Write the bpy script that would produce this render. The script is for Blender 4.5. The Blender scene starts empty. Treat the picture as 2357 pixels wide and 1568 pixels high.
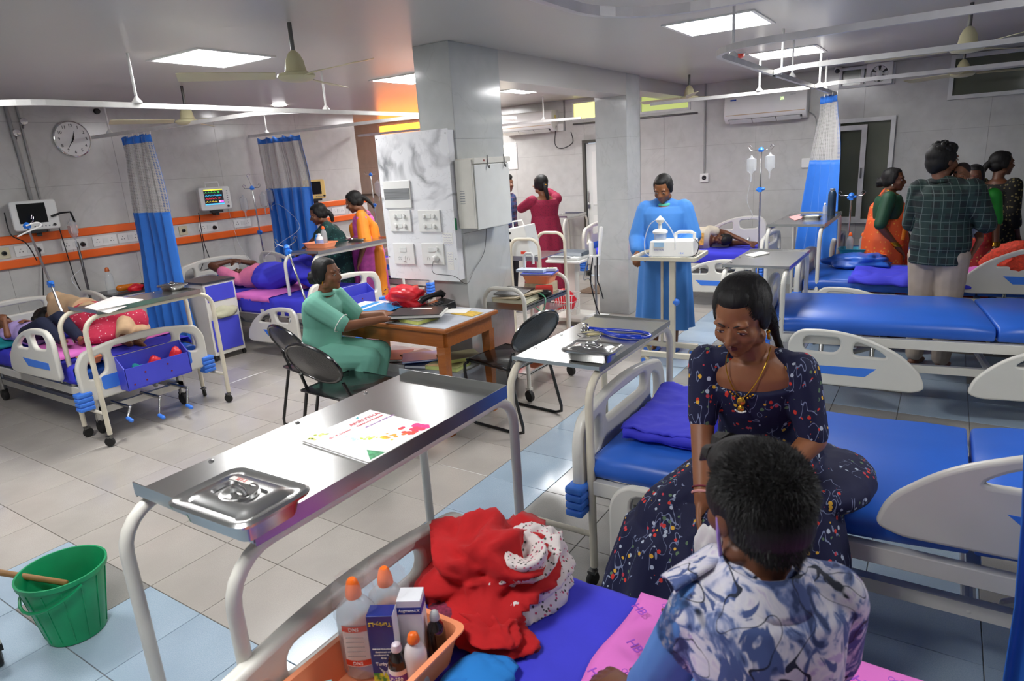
import bpy, bmesh, math, random
from mathutils import Vector, Matrix, noise
random.seed(7); noise.seed_set(5)
SC = bpy.context.scene
COL = SC.collection
PI = math.pi
# ------------------------------------------------------------------ camera
H0 = 1.75
YAW, PITCH, ROLL, FPX = .589531, .268401, .0640724, 1501.745
def cam_axes():
    f = Vector((-math.sin(YAW)*math.cos(PITCH), math.cos(YAW)*math.cos(PITCH), -math.sin(PITCH)))
    r = Vector((math.cos(YAW), math.sin(YAW), 0)); d = f.cross(r)
    c, s = math.cos(ROLL), math.sin(ROLL)
    return c*r+s*d, -s*r+c*d, f
CR, CD, CF = cam_axes()
cam = bpy.data.cameras.new('camera'); cam.sensor_width = 36; cam.lens = FPX*36/2357
cam.clip_start = .05
co = bpy.data.objects.new('camera', cam); COL.objects.link(co)
m = Matrix((( CR.x, -CD.x, -CF.x, 0), (CR.y, -CD.y, -CF.y, 0), (CR.z, -CD.z, -CF.z, H0), (0, 0, 0, 1)))
co.matrix_world = m
cam.dof.use_dof = True; cam.dof.focus_distance = 3.2; cam.dof.aperture_fstop = 5.6
SC.camera = co
def at(px, py, x=None, y=None, z=None):
    "the point of a room plane that the photograph shows at a pixel"
    d = CR*((px-1178.5)/FPX)+CD*((py-784)/FPX)+CF
    t = x/d.x if x is not None else y/d.y if y is not None else (z-H0)/d.z
    return Vector((0, 0, H0))+d*t
# ------------------------------------------------------------------ world, exposure
W = bpy.data.worlds.new('world'); SC.world = W; W.use_nodes = True
W.node_tree.nodes['Background'].inputs[0].default_value = (.75, .85, 1, 1)
W.node_tree.nodes['Background'].inputs[1].default_value = .6
SC.view_settings.view_transform = 'Standard'; SC.view_settings.look = 'None'
SC.view_settings.gamma = 1; SC.view_settings.exposure = .4
SC.view_settings.use_curve_mapping = False
PANEL = 33.0      # emission of the ceiling light panels
CEIL = 2.545
# ceiling light panels, centre x, y
PANELS = [(-4.25, .88), (-4.25, 2.93), (-4.25, 5.0), (-4.22, 7.04), (-1.37, 4.77), (-1.33, 6.79), (-6.2, 8.0), (-1.4, .35), (1.3, 2.6)]
# ------------------------------------------------------------------ material helpers
def lin(h):
    h = h.lstrip('#'); o = []
    for i in (0, 2, 4):
        c = int(h[i:i+2], 16)/255; o.append(c/12.92 if c <= .04045 else ((c+.055)/1.055)**2.4)
    return (*o, 1)
class NT:
    def __init__(s, name):
        s.m = bpy.data.materials.new(name); s.m.use_nodes = True
        s.n = s.m.node_tree.nodes; s.l = s.m.node_tree.links; s.b = s.n['Principled BSDF']
        s.tc = None
    def co(s, which='Object'):
        if not s.tc: s.tc = s.n.new('ShaderNodeTexCoord')
        return s.tc.outputs[which]
    def add(s, t, **k):
        n = s.n.new('ShaderNode'+t)
        for a, v in k.items():
            if a.startswith('i_'):
                key = a[2:]; key = int(key) if key.isdigit() else key.replace('_', ' ')
                if hasattr(v, 'is_output') or isinstance(v, bpy.types.NodeSocket): s.l.new(v, n.inputs[key])
                else: n.inputs[key].default_value = v
            else: setattr(n, a, v)
        return n
    def math(s, op, a, b=None, c=None):
        n = s.n.new('ShaderNodeMath'); n.operation = op
        for i, v in enumerate((a, b, c)):
            if v is None: continue
            if isinstance(v, (int, float)): n.inputs[i].default_value = v
            else: s.l.new(v, n.inputs[i])
        return n.outputs[0]
    def mix(s, f, a, b):
        n = s.n.new('ShaderNodeMix'); n.data_type = 'RGBA'
        for i, v in ((0, f), (6, a), (7, b)):
            if isinstance(v, bpy.types.NodeSocket): s.l.new(v, n.inputs[i])
            else: n.inputs[i].default_value = lin(v) if isinstance(v, str) else v
        return n.outputs[2]
    def noise(s, scale, detail=3, vec=None, rough=.5, dist=0):
        n = s.add('TexNoise', i_Scale=scale, i_Detail=detail, i_Roughness=rough, i_Distortion=dist)
        s.l.new(vec or s.co(), n.inputs['Vector']); return n.outputs['Fac']
    def ramp(s, f, *st, ease=False):
        n = s.n.new('ShaderNodeValToRGB'); e = n.color_ramp.elements
        while len(e) < len(st): e.new(.5)
        for i, (p, c) in enumerate(st):
            e[i].position = p; e[i].color = lin(c) if isinstance(c, str) else (c, c, c, 1)
        if ease is None: n.color_ramp.interpolation = 'CONSTANT'
        s.l.new(f, n.inputs[0]); return n.outputs[0]
    def mapv(s, scale=(1, 1, 1), rot=(0, 0, 0), loc=(0, 0, 0), which='Object'):
        n = s.add('Mapping', i_Scale=scale, i_Rotation=rot, i_Location=loc)
        s.l.new(s.co(which), n.inputs[0]); return n.outputs[0]
    def bump(s, h, strength=.2, dist=.01):
        n = s.add('Bump', i_Strength=strength, i_Distance=dist); s.l.new(h, n.inputs['Height'])
        s.l.new(n.outputs[0], s.b.inputs['Normal'])
    def col(s, c):
        if isinstance(c, bpy.types.NodeSocket): s.l.new(c, s.b.inputs['Base Color'])
        else: s.b.inputs['Base Color'].default_value = lin(c) if isinstance(c, str) else c
        return s
    def set(s, **k):
        for a, v in k.items():
            i = s.b.inputs[{'rough': 'Roughness', 'metal': 'Metallic', 'coat': 'Coat Weight', 'trans': 'Transmission Weight', 'alpha': 'Alpha', 'ior': 'IOR', 'sheen': 'Sheen Weight', 'sss': 'Subsurface Weight', 'spec': 'Specular IOR Level', 'crough': 'Coat Roughness'}[a]]
            if isinstance(v, bpy.types.NodeSocket): s.l.new(v, i)
            else: i.default_value = v
        return s
def shade(h, f):
    c = lin(h); return tuple(min(1, v*f) for v in c[:3])+(1,)
_pm = {}
def pm(name, h, rough=.5, metal=0, var=.1, scale=9, bump=0, bscale=60, **k):
    if name in _pm: return _pm[name]
    t = NT(name); f = t.noise(scale, 4)
    t.col(t.mix(t.ramp(f, (.3, 0), (.7, 1)), shade(h, 1-var), shade(h, 1+var))).set(rough=rough, metal=metal, **k)
    if bump: t.bump(t.noise(bscale, 3), bump, .004)
    _pm[name] = t.m; return t.m
def em(name, h, st):
    t = NT(name); t.col(h); t.b.inputs['Emission Color'].default_value = lin(h); t.b.inputs['Emission Strength'].default_value = st
    _pm[name] = t.m; return t.m
# ------------------------------------------------------------------ mesh helpers
def V(*a): return Vector(a[0]) if len(a) == 1 else Vector(a)
def frame_of(d, up=None):
    d = d.normalized(); u = V(0, 0, 1) if up is None else up
    if abs(d.dot(u)) > .98: u = V(1, 0, 0)
    a = u.cross(d).normalized(); return a, d.cross(a).normalized()
class MB:
    def __init__(s): s.v = []; s.f = []; s.uv = None
    def addm(s, vs, fs):
        o = len(s.v); s.v += [V(p) for p in vs]; s.f += [tuple(i+o for i in f) for f in fs]; return s
    def box(s, c, sz, rz=0, R=None):
        c = V(c); hx, hy, hz = sz[0]/2, sz[1]/2, sz[2]/2
        R = R or Matrix.Rotation(rz, 3, 'Z')
        vs = [c+R@V(x*hx, y*hy, z*hz) for x in (-1, 1) for y in (-1, 1) for z in (-1, 1)]
        return s.addm(vs, [(0, 1, 3, 2), (4, 6, 7, 5), (0, 4, 5, 1), (2, 3, 7, 6), (0, 2, 6, 4), (1, 5, 7, 3)])
    def bx(s, x0, x1, y0, y1, z0, z1): return s.box(((x0+x1)/2, (y0+y1)/2, (z0+z1)/2), (x1-x0, y1-y0, z1-z0))
    def loft(s, rings, caps=True, closed=False):
        o = len(s.v); n = len(rings[0])
        for r in rings: s.v += [V(p) for p in r]
        k = len(rings)
        for i in range(k if closed else k-1):
            a, b = o+i*n, o+((i+1) % k)*n
            for j in range(n): s.f.append((a+j, a+(j+1) % n, b+(j+1) % n, b+j))
        if caps and not closed: s.f += [tuple(o+j for j in range(n-1, -1, -1)), tuple(o+(k-1)*n+j for j in range(n))]
        return s
    def tube(s, pts, r, n=8, closed=False, flat=None):
        pts = [V(p) for p in pts]; k = len(pts); rs = r if isinstance(r, (list, tuple)) else [r]*k
        rings = []; pa = None
        for i, p in enumerate(pts):
            a = pts[i-1] if (i or closed) else p; b = pts[(i+1) % k] if (i < k-1 or closed) else p
            d = (b-a)
            if d.length < 1e-9: d = V(0, 0, 1)
            d.normalize()
            if pa is None: pa, _ = frame_of(d)
            pa = pa-d*pa.dot(d)
            if pa.length < 1e-6: pa, _ = frame_of(d)
            pa.normalize(); pb = d.cross(pa)
            rings.append([p+(pa*math.cos(2*PI*j/n)+pb*math.sin(2*PI*j/n)*(flat or 1))*rs[i] for j in range(n)])
        return s.loft(rings, closed=closed)
    def lathe(s, prof, c=(0, 0, 0), n=20, axis=None):
        c = V(c); ax = V(axis or (0, 0, 1)).normalized(); a, b = frame_of(ax)
        return s.loft([[c+ax*z+(a*math.cos(2*PI*j/n)+b*math.sin(2*PI*j/n))*max(r, 1e-4) for j in range(n)] for r, z in prof])
    def ell(s, c, r, X=None, Y=None, Z=None, n=14, m=9):
        c = V(c); X = X or V(1, 0, 0); Y = Y or V(0, 1, 0); Z = Z or V(0, 0, 1)
        if isinstance(r, (int, float)): r = (r, r, r)
        rings = []
        for i in range(m+1):
            t = PI*i/m; z = -math.cos(t)*r[2]; q = max(math.sin(t), .002)
            rings.append([c+Z*z+X*(math.cos(2*PI*j/n)*q*r[0])+Y*(math.sin(2*PI*j/n)*q*r[1]) for j in range(n)])
        return s.loft(rings)
    def cap(s, a, ra, b, rb, n=12):
        a, b = V(a), V(b); d = b-a; L = d.length
        if L < 1e-6: return s.ell(a, ra)
        d /= L; A, B = frame_of(d); rings = []
        for t in (-90, -60, -30, 0):
            q = math.radians(t); rings.append((a+d*math.sin(q)*ra, max(math.cos(q)*ra, .0008)))
        for t in (0, 30, 60, 90):
            q = math.radians(t); rings.append((b+d*math.sin(q)*rb, max(math.cos(q)*rb, .0008)))
        return s.loft([[c+(A*math.cos(2*PI*j/n)+B*math.sin(2*PI*j/n))*r for j in range(n)] for c, r in rings])
    def grid(s, fn, nu, nv, thick=0):
        "surface fn(u,v), closed with thickness; carries uv"
        o = len(s.v); P = [[V(fn(i/nu, j/nv)) for j in range(nv+1)] for i in range(nu+1)]
        for r in P: s.v += r
        w = nv+1
        for i in range(nu):
            for j in range(nv): s.f.append((o+i*w+j, o+(i+1)*w+j, o+(i+1)*w+j+1, o+i*w+j+1))
        if s.uv is None: s.uv = {}
        for i in range(nu+1):
            for j in range(nv+1): s.uv[o+i*w+j] = (i/nu, j/nv)
        s.solid = thick
        return s
def make_mesh(name, mb, org=None):
    me = bpy.data.meshes.new(name); o = org or V(0, 0, 0)
    me.from_pydata([p-o for p in mb.v], [], mb.f); 
    if mb.uv:
        ul = me.uv_layers.new(name='uv')
        for lp in me.loops: ul.data[lp.index].uv = mb.uv.get(lp.vertex_index, (0, 0))
    bm = bmesh.new(); bm.from_mesh(me); bmesh.ops.recalc_face_normals(bm, faces=bm.faces)
    bm.to_mesh(me); bm.free()
    return me
def link(name, me, mat, parent=None, smooth=True, bevel=0, solid=0, remesh=0, smit=0, sub=0, angle=40):
    ob = bpy.data.objects.new(name, me); COL.objects.link(ob)
    if mat: me.materials.append(mat)
    if parent: ob.parent = parent
    if solid:
        m = ob.modifiers.new('s', 'SOLIDIFY'); m.thickness = solid; m.offset = 0
    if remesh:
        m = ob.modifiers.new('r', 'REMESH'); m.mode = 'VOXEL'; m.voxel_size = remesh; m.use_smooth_shade = True
        if smit: m = ob.modifiers.new('sm', 'SMOOTH'); m.factor = .5; m.iterations = smit
    if sub: m = ob.modifiers.new('ss', 'SUBSURF'); m.levels = m.render_levels = sub
    if bevel: m = ob.modifiers.new('b', 'BEVEL'); m.width = bevel; m.segments = 2; m.limit_method = 'ANGLE'; m.angle_limit = math.radians(50)
    if smooth and not remesh:
        me.shade_smooth()
        if bevel == 0 and not sub and not solid: me.set_sharp_from_angle(angle=math.radians(angle))
    return ob
ORG = {}
def thing(name, label, cat, loc=(0, 0, 0), rz=0, group=None, world=False):
    o = bpy.data.objects.new(name, None); COL.objects.link(o); o.empty_display_size = .1
    o.location = loc; o.rotation_euler = (0, 0, rz); o['label'] = label; o['category'] = cat
    if group: o['group'] = group
    if world: ORG[o.name] = V(loc)
    return o
def org_of(p):
    while p:
        if p.name in ORG: return ORG[p.name]
        p = p.parent
def part(root, name, mb, mat, label=None, **k):
    if getattr(mb, 'solid', 0) and 'solid' not in k: k['solid'] = mb.solid
    o = link(name, make_mesh(name, mb, org_of(root)), mat, root, **k)
    if name in ('rail_arm',): o['kind'] = 'stuff'
    if label: o['label'] = label
    return o
def solo(name, label, cat, mb, mat, group=None, org=None, **k):
    "a thing that is one mesh, its origin at its base"
    if org is None:
        n = len(mb.v); org = V(sum(p.x for p in mb.v)/n, sum(p.y for p in mb.v)/n, min(p.z for p in mb.v))
    if getattr(mb, 'solid', 0) and 'solid' not in k: k['solid'] = mb.solid
    o = link(name, make_mesh(name, mb, V(org)), mat, None, **k); o.location = org
    o['label'] = label; o['category'] = cat
    if group: o['group'] = group
    return o
def struct(name, mb, mat, parent=None, **k):
    k.setdefault('smooth', False)
    o = link(name, make_mesh(name, mb), mat, parent, **k); o['kind'] = 'structure'; return o
def copy_tree(o, parent=None):
    c = o.copy(); COL.objects.link(c); c.parent = parent
    for ch in list(o.children): copy_tree(ch, c)
    return c
def rpoly(pts, r, n=5):
    "polygon with rounded corners; r number or list"
    out = []; k = len(pts)
    for i, p in enumerate(pts):
        p = V(p[0], p[1], 0); a = V(pts[i-1][0], pts[i-1][1], 0); b = V(pts[(i+1) % k][0], pts[(i+1) % k][1], 0)
        rr = r[i] if isinstance(r, (list, tuple)) else r
        if rr <= 0: out.append((p.x, p.y)); continue
        da, db = (a-p), (b-p); la, lb = da.length, db.length; q = min(rr, la*.5, lb*.5)
        A, B = p+da/la*q, p+db/lb*q
        for j in range(n+1):
            t = j/n; c = A*(1-t)**2+p*2*t*(1-t)+B*t*t; out.append((c.x, c.y))
    return out
def plate(outer, holes=(), th=.03, bev=.008, M=None, res=2):
    "flat panel with holes and rounded edges; lies in XY, M maps it"
    cu = bpy.data.curves.new('c', 'CURVE'); cu.dimensions = '2D'; cu.fill_mode = 'BOTH'
    cu.extrude = max(th/2-bev, .0002); cu.bevel_depth = bev; cu.bevel_resolution = res; cu.offset = -bev
    for pts in (outer, *holes):
        s = cu.splines.new('POLY'); s.points.add(len(pts)-1); s.use_cyclic_u = True
        for i, p in enumerate(pts): s.points[i].co = (p[0], p[1], 0, 1)
    ob = bpy.data.objects.new('c', cu); me = bpy.data.meshes.new_from_object(ob)
    bpy.data.objects.remove(ob)
    if M: me.transform(M)
    me.validate()
    return me
def mesh_mb(me, M=None):
    mb = MB(); mb.v = [(M@v.co if M else v.co.copy()) for v in me.vertices]; mb.f = [tuple(p.vertices) for p in me.polygons]; return mb
def plink(root, name, me, mat, label=None, **k):
    og = org_of(root)
    if og: me.transform(Matrix.Translation(-og))
    o = link(name, me, mat, root, **k)
    if label: o['label'] = label
    return o
def M_yz(x=0, y=0, z=0):
    "local XY -> world YZ, thickness along X"
    return Matrix.Translation((x, y, z)) @ Matrix(((0, 0, 1, 0), (1, 0, 0, 0), (0, 1, 0, 0), (0, 0, 0, 1)))
def M_xz(x=0, y=0, z=0):
    return Matrix.Translation((x, y, z)) @ Matrix(((1, 0, 0, 0), (0, 0, -1, 0), (0, 1, 0, 0), (0, 0, 0, 1)))
def M_dir(o, X, Y):
    X = V(X).normalized(); Z = X.cross(V(Y)).normalized(); Y = Z.cross(X)
    return Matrix(((X.x, Y.x, Z.x, o[0]), (X.y, Y.y, Z.y, o[1]), (X.z, Y.z, Z.z, o[2]), (0, 0, 0, 1)))
def text(s, size, M, mat, root, name='lettering', th=.0006, align='CENTER'):
    cu = bpy.data.curves.new('t', 'FONT'); cu.body = s; cu.size = size; cu.extrude = th; cu.align_x = align; cu.align_y = 'CENTER'
    cu.resolution_u = 2
    ob = bpy.data.objects.new('t', cu); me = bpy.data.meshes.new_from_object(ob); bpy.data.objects.remove(ob)
    me.transform(M); 
    return plink(root, name, me, mat, smooth=False)
# ------------------------------------------------------------------ materials
WHITEP = pm('painted_steel', '#dcd9cf', .3, var=.04, bump=.05)
CREAMP = pm('chipped_cream_paint', '#d8d0bb', .35, var=.08, bump=.08)
ABS = pm('bed_plastic', '#d9d6cc', .33, var=.02)
ABSB = pm('blue_plastic', '#3f7fe6', .4, var=.04)
STEEL = pm('brushed_steel', '#bdbdbb', .24, 1, var=.06, scale=4)
CHROME = pm('chrome', '#d5d5d5', .1, 1, var=.02)
DSTEEL = pm('dark_steel', '#6d6d6b', .35, .8)
BLACKP = pm('black_plastic', '#151618', .35)
BLACKM = pm('black_metal', '#0e0f11', .25, coat=.4)
RUB = pm('rubber', '#1b1a19', .6)
VINYL = pm('blue_vinyl', '#2a62c6', .36, var=.05, scale=3, bump=.12, bscale=9)
SHEETB = pm('blue_cotton', '#3c3ccd', .85, var=.08, scale=5, bump=.25, bscale=26)
PINK = pm('pink_cotton', '#e878cf', .8, var=.04, scale=4, bump=.15, bscale=20)
ORANGE = pm('orange_paint', '#f4691c', .35, var=.04)
TRAYO = pm('orange_tray_plastic', '#f79a6d', .4, var=.03)
WHT = pm('white_plastic', '#e9e8e4', .35, var=.02)
WHT2 = pm('off_white_plastic', '#dfe0dc', .4, var=.03)
PAPER = pm('paper', '#eceae4', .8, var=.03)
GREYP = pm('grey_plastic', '#8d9094', .45)
def mat_floor(name, a, b):
    t = NT(name); f = t.noise(220, 2); g = t.noise(2.2, 3)
    info = t.add('ObjectInfo')
    c = t.mix(t.ramp(f, (.35, 0), (.65, 1)), a, b)
    d = t.mix(t.ramp(g, (.35, 0), (.75, 1)), c, shade(a, .86))
    e = t.mix(t.math('MULTIPLY', info.outputs['Random'], .35), d, shade(b, .9))
    t.col(e).set(rough=t.math('ADD', t.math('MULTIPLY', g, .16), .10), spec=.6); t.bump(t.noise(60, 2), .03, .002); return t.m
FLB = mat_floor('beige_floor_tile', '#b3aca4', '#c2bbb2')
FLU = mat_floor('blue_floor_tile', '#9fb4c6', '#b3c4d2')
FLG = mat_floor('grey_floor_tile', '#8d8a86', '#9b9893')
def mat_wall(name, base, dark, vein, rough=.16):
    t = NT(name); n1 = t.noise(1.1, 5, dist=.6); f = t.noise(9, 6)
    w = t.math('ABSOLUTE', t.math('SUBTRACT', n1, .5))
    v = t.ramp(w, (0, 1), (.006, 0)); c = t.mix(t.ramp(f, (.25, 0), (.8, 1)), base, dark)
    t.col(t.mix(t.math('MULTIPLY', v, .12), c, vein)).set(rough=rough); t.bump(t.noise(1.2, 1), .12, .02); return t.m
WALLM = mat_wall('polished_wall_tile', '#cbcac6', '#bdbcb8', '#8e8a86')
COLM = mat_wall('column_marble_tile', '#c4c6c4', '#b8bbb9', '#7c7a76', .12)
GROUT = pm('grout', '#8b8985', .8)
t = NT('glossy_ceiling'); t.col(t.mix(t.noise(.7, 2), '#c9c5bf', '#bbb7b2')).set(rough=.3, spec=.5); t.bump(t.noise(.9, 2), .15, .05); CEILM = t.m
t = NT('veined_marble_laminate'); n1 = t.noise(1.5, 7, t.mapv((1, 1, 1.5), (0, .75, 0), (.35, 0, .2)), dist=.7); w = t.math('ABSOLUTE', t.math('SUBTRACT', n1, .52))
n2 = t.noise(1.3, 3); v = t.math('MULTIPLY', t.ramp(w, (0, 1), (.012, .8), (.05, 0)), t.ramp(n2, (.46, 0), (.58, 1)))
n3 = t.noise(5, 5, dist=.8); w3 = t.ramp(t.math('ABSOLUTE', t.math('SUBTRACT', n3, .5)), (0, .25), (.005, 0))
t.col(t.mix(t.math('MAXIMUM', v, w3), '#ececee', '#8f9093')).set(rough=.2); MARB = t.m
t = NT('varnished_wood'); f = t.noise(6, 5, t.mapv((1, 14, 14)), dist=.4); t.col(t.mix(f, '#8a4a1c', '#b56a2c')).set(rough=.35, coat=.2); WOOD = t.m
SKIN = {}
def skin(h):
    if h not in SKIN:
        t = NT('skin'); f = t.noise(14, 4); t.col(t.mix(f, shade(h, .86), shade(h, 1.12))).set(rough=.48, sss=.06)
        t.b.inputs['Subsurface Radius'].default_value = (.02, .008, .004); t.bump(t.noise(160, 2), .06, .001); SKIN[h] = t.m
    return SKIN[h]
t = NT('black_hair'); f = t.noise(30, 4, t.mapv((1, 1, .12))); t.col(t.mix(f, '#080808', '#1c1918')).set(rough=.58, spec=.35); t.bump(t.noise(90, 3, t.mapv((1, .6, .1))), .6, .005); HAIR = t.m
EYEW = pm('eye_white', '#d9d2cb', .25); EYEB = pm('eye_iris', '#1a0e08', .12, coat=.6)
LIPM = pm('lips', '#6b332c', .4); BROW = pm('eyebrow', '#120c0a', .7)
GOLD = pm('gold', '#d9a53a', .25, 1)
def glassy(name, h='#e8eef0', alpha=.28, rough=.08):
    t = NT(name); t.col(t.mix(t.noise(12, 3), shade(h, .9), shade(h, 1.05))).set(rough=rough, alpha=alpha, spec=.7); return t.m
CLEAR = glassy('clear_plastic'); CLEAR2 = glassy('milky_plastic', '#d4d8dc', .4, .2)
# ------------------------------------------------------------------ room shell
XL, YB, XR, YF = -7.3, 8.85, 3.2, -1.6
XA = -9.6                      # the alcove beyond the end of the left wall
YE = 7.15
TS = .3885
def tile_kind(x, y):
    "beige main floor with blue and grey borders along the aisles"
    if y < 1.19:
        if x < -2.86: return 'g' if (-3.25 < x < -2.8 and .75 < y) else ('u' if x > -3.7 or y < .8 else 'b')
        return 'u'
    if -1.72 < x < -1.25: return 'g'
    if -2.15 < x < -1.72: return 'u'
    if x >= -1.25: return 'u' if int((x*7.1+y*3.3)) % 3 else 'g'
    return 'b'
base = struct('floor', MB().bx(XA, XR, YF, YB, -.06, -.006), GROUT)
cand = []; stuffm = {'b': MB(), 'u': MB(), 'g': MB()}
for i in range(-30, 20):
    for j in range(-8, 30):
        x0 = -2.46+i*TS; y0 = 1.197+j*TS
        x1, y1 = x0+TS, y0+TS; a, b, c, d = max(x0, XA), min(x1, XR), max(y0, YF), min(y1, YB)
        if b-a < .02 or d-c < .02: continue
        cx, cy = (a+b)/2, (c+d)/2
        p = V(cx, cy, 0)-V(0, 0, H0); dd = p.dot(CF); px = 1178.5+FPX*p.dot(CR)/max(dd, .01); py = 784+FPX*p.dot(CD)/max(dd, .01)
        vis = dd > .3 and -150 < px < 2500 and -100 < py < 1750
        cand.append((0 if vis else 1, p.length, a, b, c, d, tile_kind(cx, cy)))
cand.sort()
FM = {'b': FLB, 'u': FLU, 'g': FLG}; shared = {}
for k, (nv, dist, a, b, c, d, kd) in enumerate(cand):
    g = .0018
    if k < 290 and not nv:
        key = (round(b-a, 3), round(d-c, 3), kd)
        if key not in shared:
            hx, hy = (b-a)/2-g, (d-c)/2-g; e = .0012
            shared[key] = make_mesh('tile', MB().loft([[(-hx, -hy, -.006), (hx, -hy, -.006), (hx, hy, -.006), (-hx, hy, -.006)], [(-hx, -hy, -e), (hx, -hy, -e), (hx, hy, -e), (-hx, hy, -e)], [(-hx+e, -hy+e, 0), (hx-e, -hy+e, 0), (hx-e, hy-e, 0), (-hx+e, hy-e, 0)]]))
            shared[key].materials.append(FM[kd])
        o = bpy.data.objects.new('tile', shared[key]); COL.objects.link(o); o.parent = base
        o.location = ((a+b)/2, (c+d)/2, random.uniform(-.0006, 0)); o.rotation_euler = (random.uniform(-.0008, .0008), random.uniform(-.0008, .0008), 0)
    else: stuffm[kd].bx(a+g, b-g, c+g, d-g, -.006, 0)
for kd, mb in stuffm.items():
    if mb.v: o = link('far_tiles', make_mesh('far_tiles', mb), FM[kd], base, smooth=False); o['kind'] = 'stuff'
ceil = struct('ceiling', MB().bx(XA, XR, YF, YB+.1, CEIL, CEIL+.1), CEILM)
def wall(name, org, U, length, z0=0, z1=CEIL, holes=(), mat=None, tw=1.19, thh=.595, nrm=None, th=.1, phase=0):
    "tiled wall: a backing slab and one object per tile; U runs along the wall, tiles stand proud on the room side"
    org, U = V(org), V(U).normalized(); N = V(nrm)
    us = [0]+sorted({h[0] for h in holes}|{h[1] for h in holes})+[length]; zs = sorted({z0, z1}|{h[2] for h in holes}|{h[3] for h in holes})
    def inh(u, z): return any(h[0] < u < h[1] and h[2] < z < h[3] for h in holes)
    mb = MB()
    def slab(mb, u0, u1, a, b, d0, d1):
        p = [org+U*u+N*d for u in (u0, u1) for d in (d0, d1)]
        vs = [V(q.x, q.y, z) for q in p for z in (a, b)]
        mb.addm(vs, [(0, 1, 3, 2), (4, 6, 7, 5), (0, 4, 5, 1), (2, 3, 7, 6), (0, 2, 6, 4), (1, 5, 7, 3)])
    us = sorted(set(us))
    for i in range(len(us)-1):
        for j in range(len(zs)-1):
            if not inh((us[i]+us[i+1])/2, (zs[j]+zs[j+1])/2): slab(mb, us[i], us[i+1], zs[j], zs[j+1], -th, -.004)
    w = struct(name, mb, GROUT)
    ug = sorted(set(us)|{phase+i*tw for i in range(-2, 20) if 0 < phase+i*tw < length}); 
    k = 0; u = []
    grid_u = [0]+[phase+i*tw for i in range(-2, 20) if .05 < phase+i*tw < length-.05]+[length]
    grid_z = [z0]+[z0+thh*i for i in range(1, 9) if z0+thh*i < z1-.05]+[z1]
    for i in range(len(grid_u)-1):
        for j in range(len(grid_z)-1):
            u0, u1, a, b = grid_u[i], grid_u[i+1], grid_z[j], grid_z[j+1]; g = .0012
            cu = sorted({u0, u1}|{x for h in holes for x in h[:2] if u0 < x < u1}); cz = sorted({a, b}|{x for h in holes for x in h[2:] if a < x < b})
            tb = MB()
            cut = any(h[0] < u1 and h[1] > u0 and h[2] < b and h[3] > a for h in holes)
            if not cut: slab(tb, u0+g, u1-g, a+g, b-g, -.004, random.uniform(0, .0007))
            else:
                for p in range(len(cu)-1):
                    for q in range(len(cz)-1):
                        if not inh((cu[p]+cu[p+1])/2, (cz[q]+cz[q+1])/2): slab(tb, cu[p]+(g if cu[p] == u0 else 0), cu[p+1]-(g if cu[p+1] == u1 else 0), cz[q]+g*(cz[q] == a), cz[q+1]-g*(cz[q+1] == b), -.004, 0)
            if tb.v: link('tile', make_mesh('tile', tb), mat or WALLM, w, smooth=False)
    return w
wall('wall_left', (XL, YF, 0), (0, 1, 0), YE-YF, nrm=(1, 0, 0), phase=.55)
wall('wall_return', (XL, YE, 0), (-1, 0, 0), XL-XA, nrm=(0, 1, 0))
# openings in the back wall, u measured from XA
def U(x): return x-XA
AMB = (U(-8.45), U(-6.75), 1.95, 2.5); WHW = (U(-5.95), U(-5.6), 1.62, 2.02); YEL = (U(-4.62), U(-3.95), 2.25, 2.5)
LNG = (U(-3.6), U(-2.89), 2.25, 2.5); EXH = (U(-1.15), U(-.59), 2.31, 2.545-.01); RWN = (U(-.08), U(.95), 2.09, 2.535)
DR = (U(-4.47), U(-3.66), 0, 1.97); SLD = (U(-1.15), U(-.54), .78, 1.975)
wall('wall_back', (XA, YB, 0), (1, 0, 0), XR-XA, holes=[AMB, WHW, YEL, LNG, EXH, RWN, DR, SLD], nrm=(0, -1, 0), th=.14, phase=.4)
wall('wall_alcove', (XA, YE, 0), (0, 1, 0), YB-YE, nrm=(1, 0, 0))
wall('wall_right', (XR, YF, 0), (0, 1, 0), YB-YF, nrm=(-1, 0, 0))
wall('wall_front', (XL, YF, 0), (1, 0, 0), XR-XL, nrm=(0, 1, 0))
def column(name, x0, x1, y0, y1):
    c = struct(name, MB().bx(x0+.006, x1-.006, y0+.006, y1-.006, 0, CEIL), GROUT)
    zs = [0, .62, 1.27, 1.92, CEIL]
    for i in range(4):
        a, b = zs[i]+.001, zs[i+1]-.001
        for q in ((x0, x1-.002, y0, y0+.006), (x1-.006, x1, y0+.002, y1), (x0, x0+.006, y0, y1), (x0, x1, y1-.006, y1)):
            link('tile', make_mesh('tile', MB().bx(q[0], q[1], q[2], q[3], a, b)), COLM, c, smooth=False)
    return c
column('column_near', -3.17, -2.86, 3.74, 4.33)
column('column_far', -3.22, -2.86, 6.68, 7.05)
struct('beam', MB().bx(-3.17, -2.86, 4.33, 6.68, 2.33, CEIL), CEILM)
struct('beam', MB().bx(-3.2, -2.9, 7.05, YB, 2.4, CEIL), CEILM)
ALU = pm('white_aluminium', '#d8d8d6', .4, .0)
def frame_rect(u0, u1, z0, z1, w, y, d):
    mb = MB(); x0, x1 = u0+XA, u1+XA
    mb.bx(x0, x1, y-d, y+d, z0, z0+w); mb.bx(x0, x1, y-d, y+d, z1-w, z1); mb.bx(x0, x0+w, y-d, y+d, z0+w, z1-w); mb.bx(x1-w, x1, y-d, y+d, z0+w, z1-w); return mb
def pane(o, w, y, mat, name='pane', parent=None):
    p = link(name, make_mesh(name, MB().bx(o[0]+XA+w, o[1]+XA-w, y-.004, y+.004, o[2]+w, o[3]-w)), mat, parent, smooth=False); return p
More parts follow.
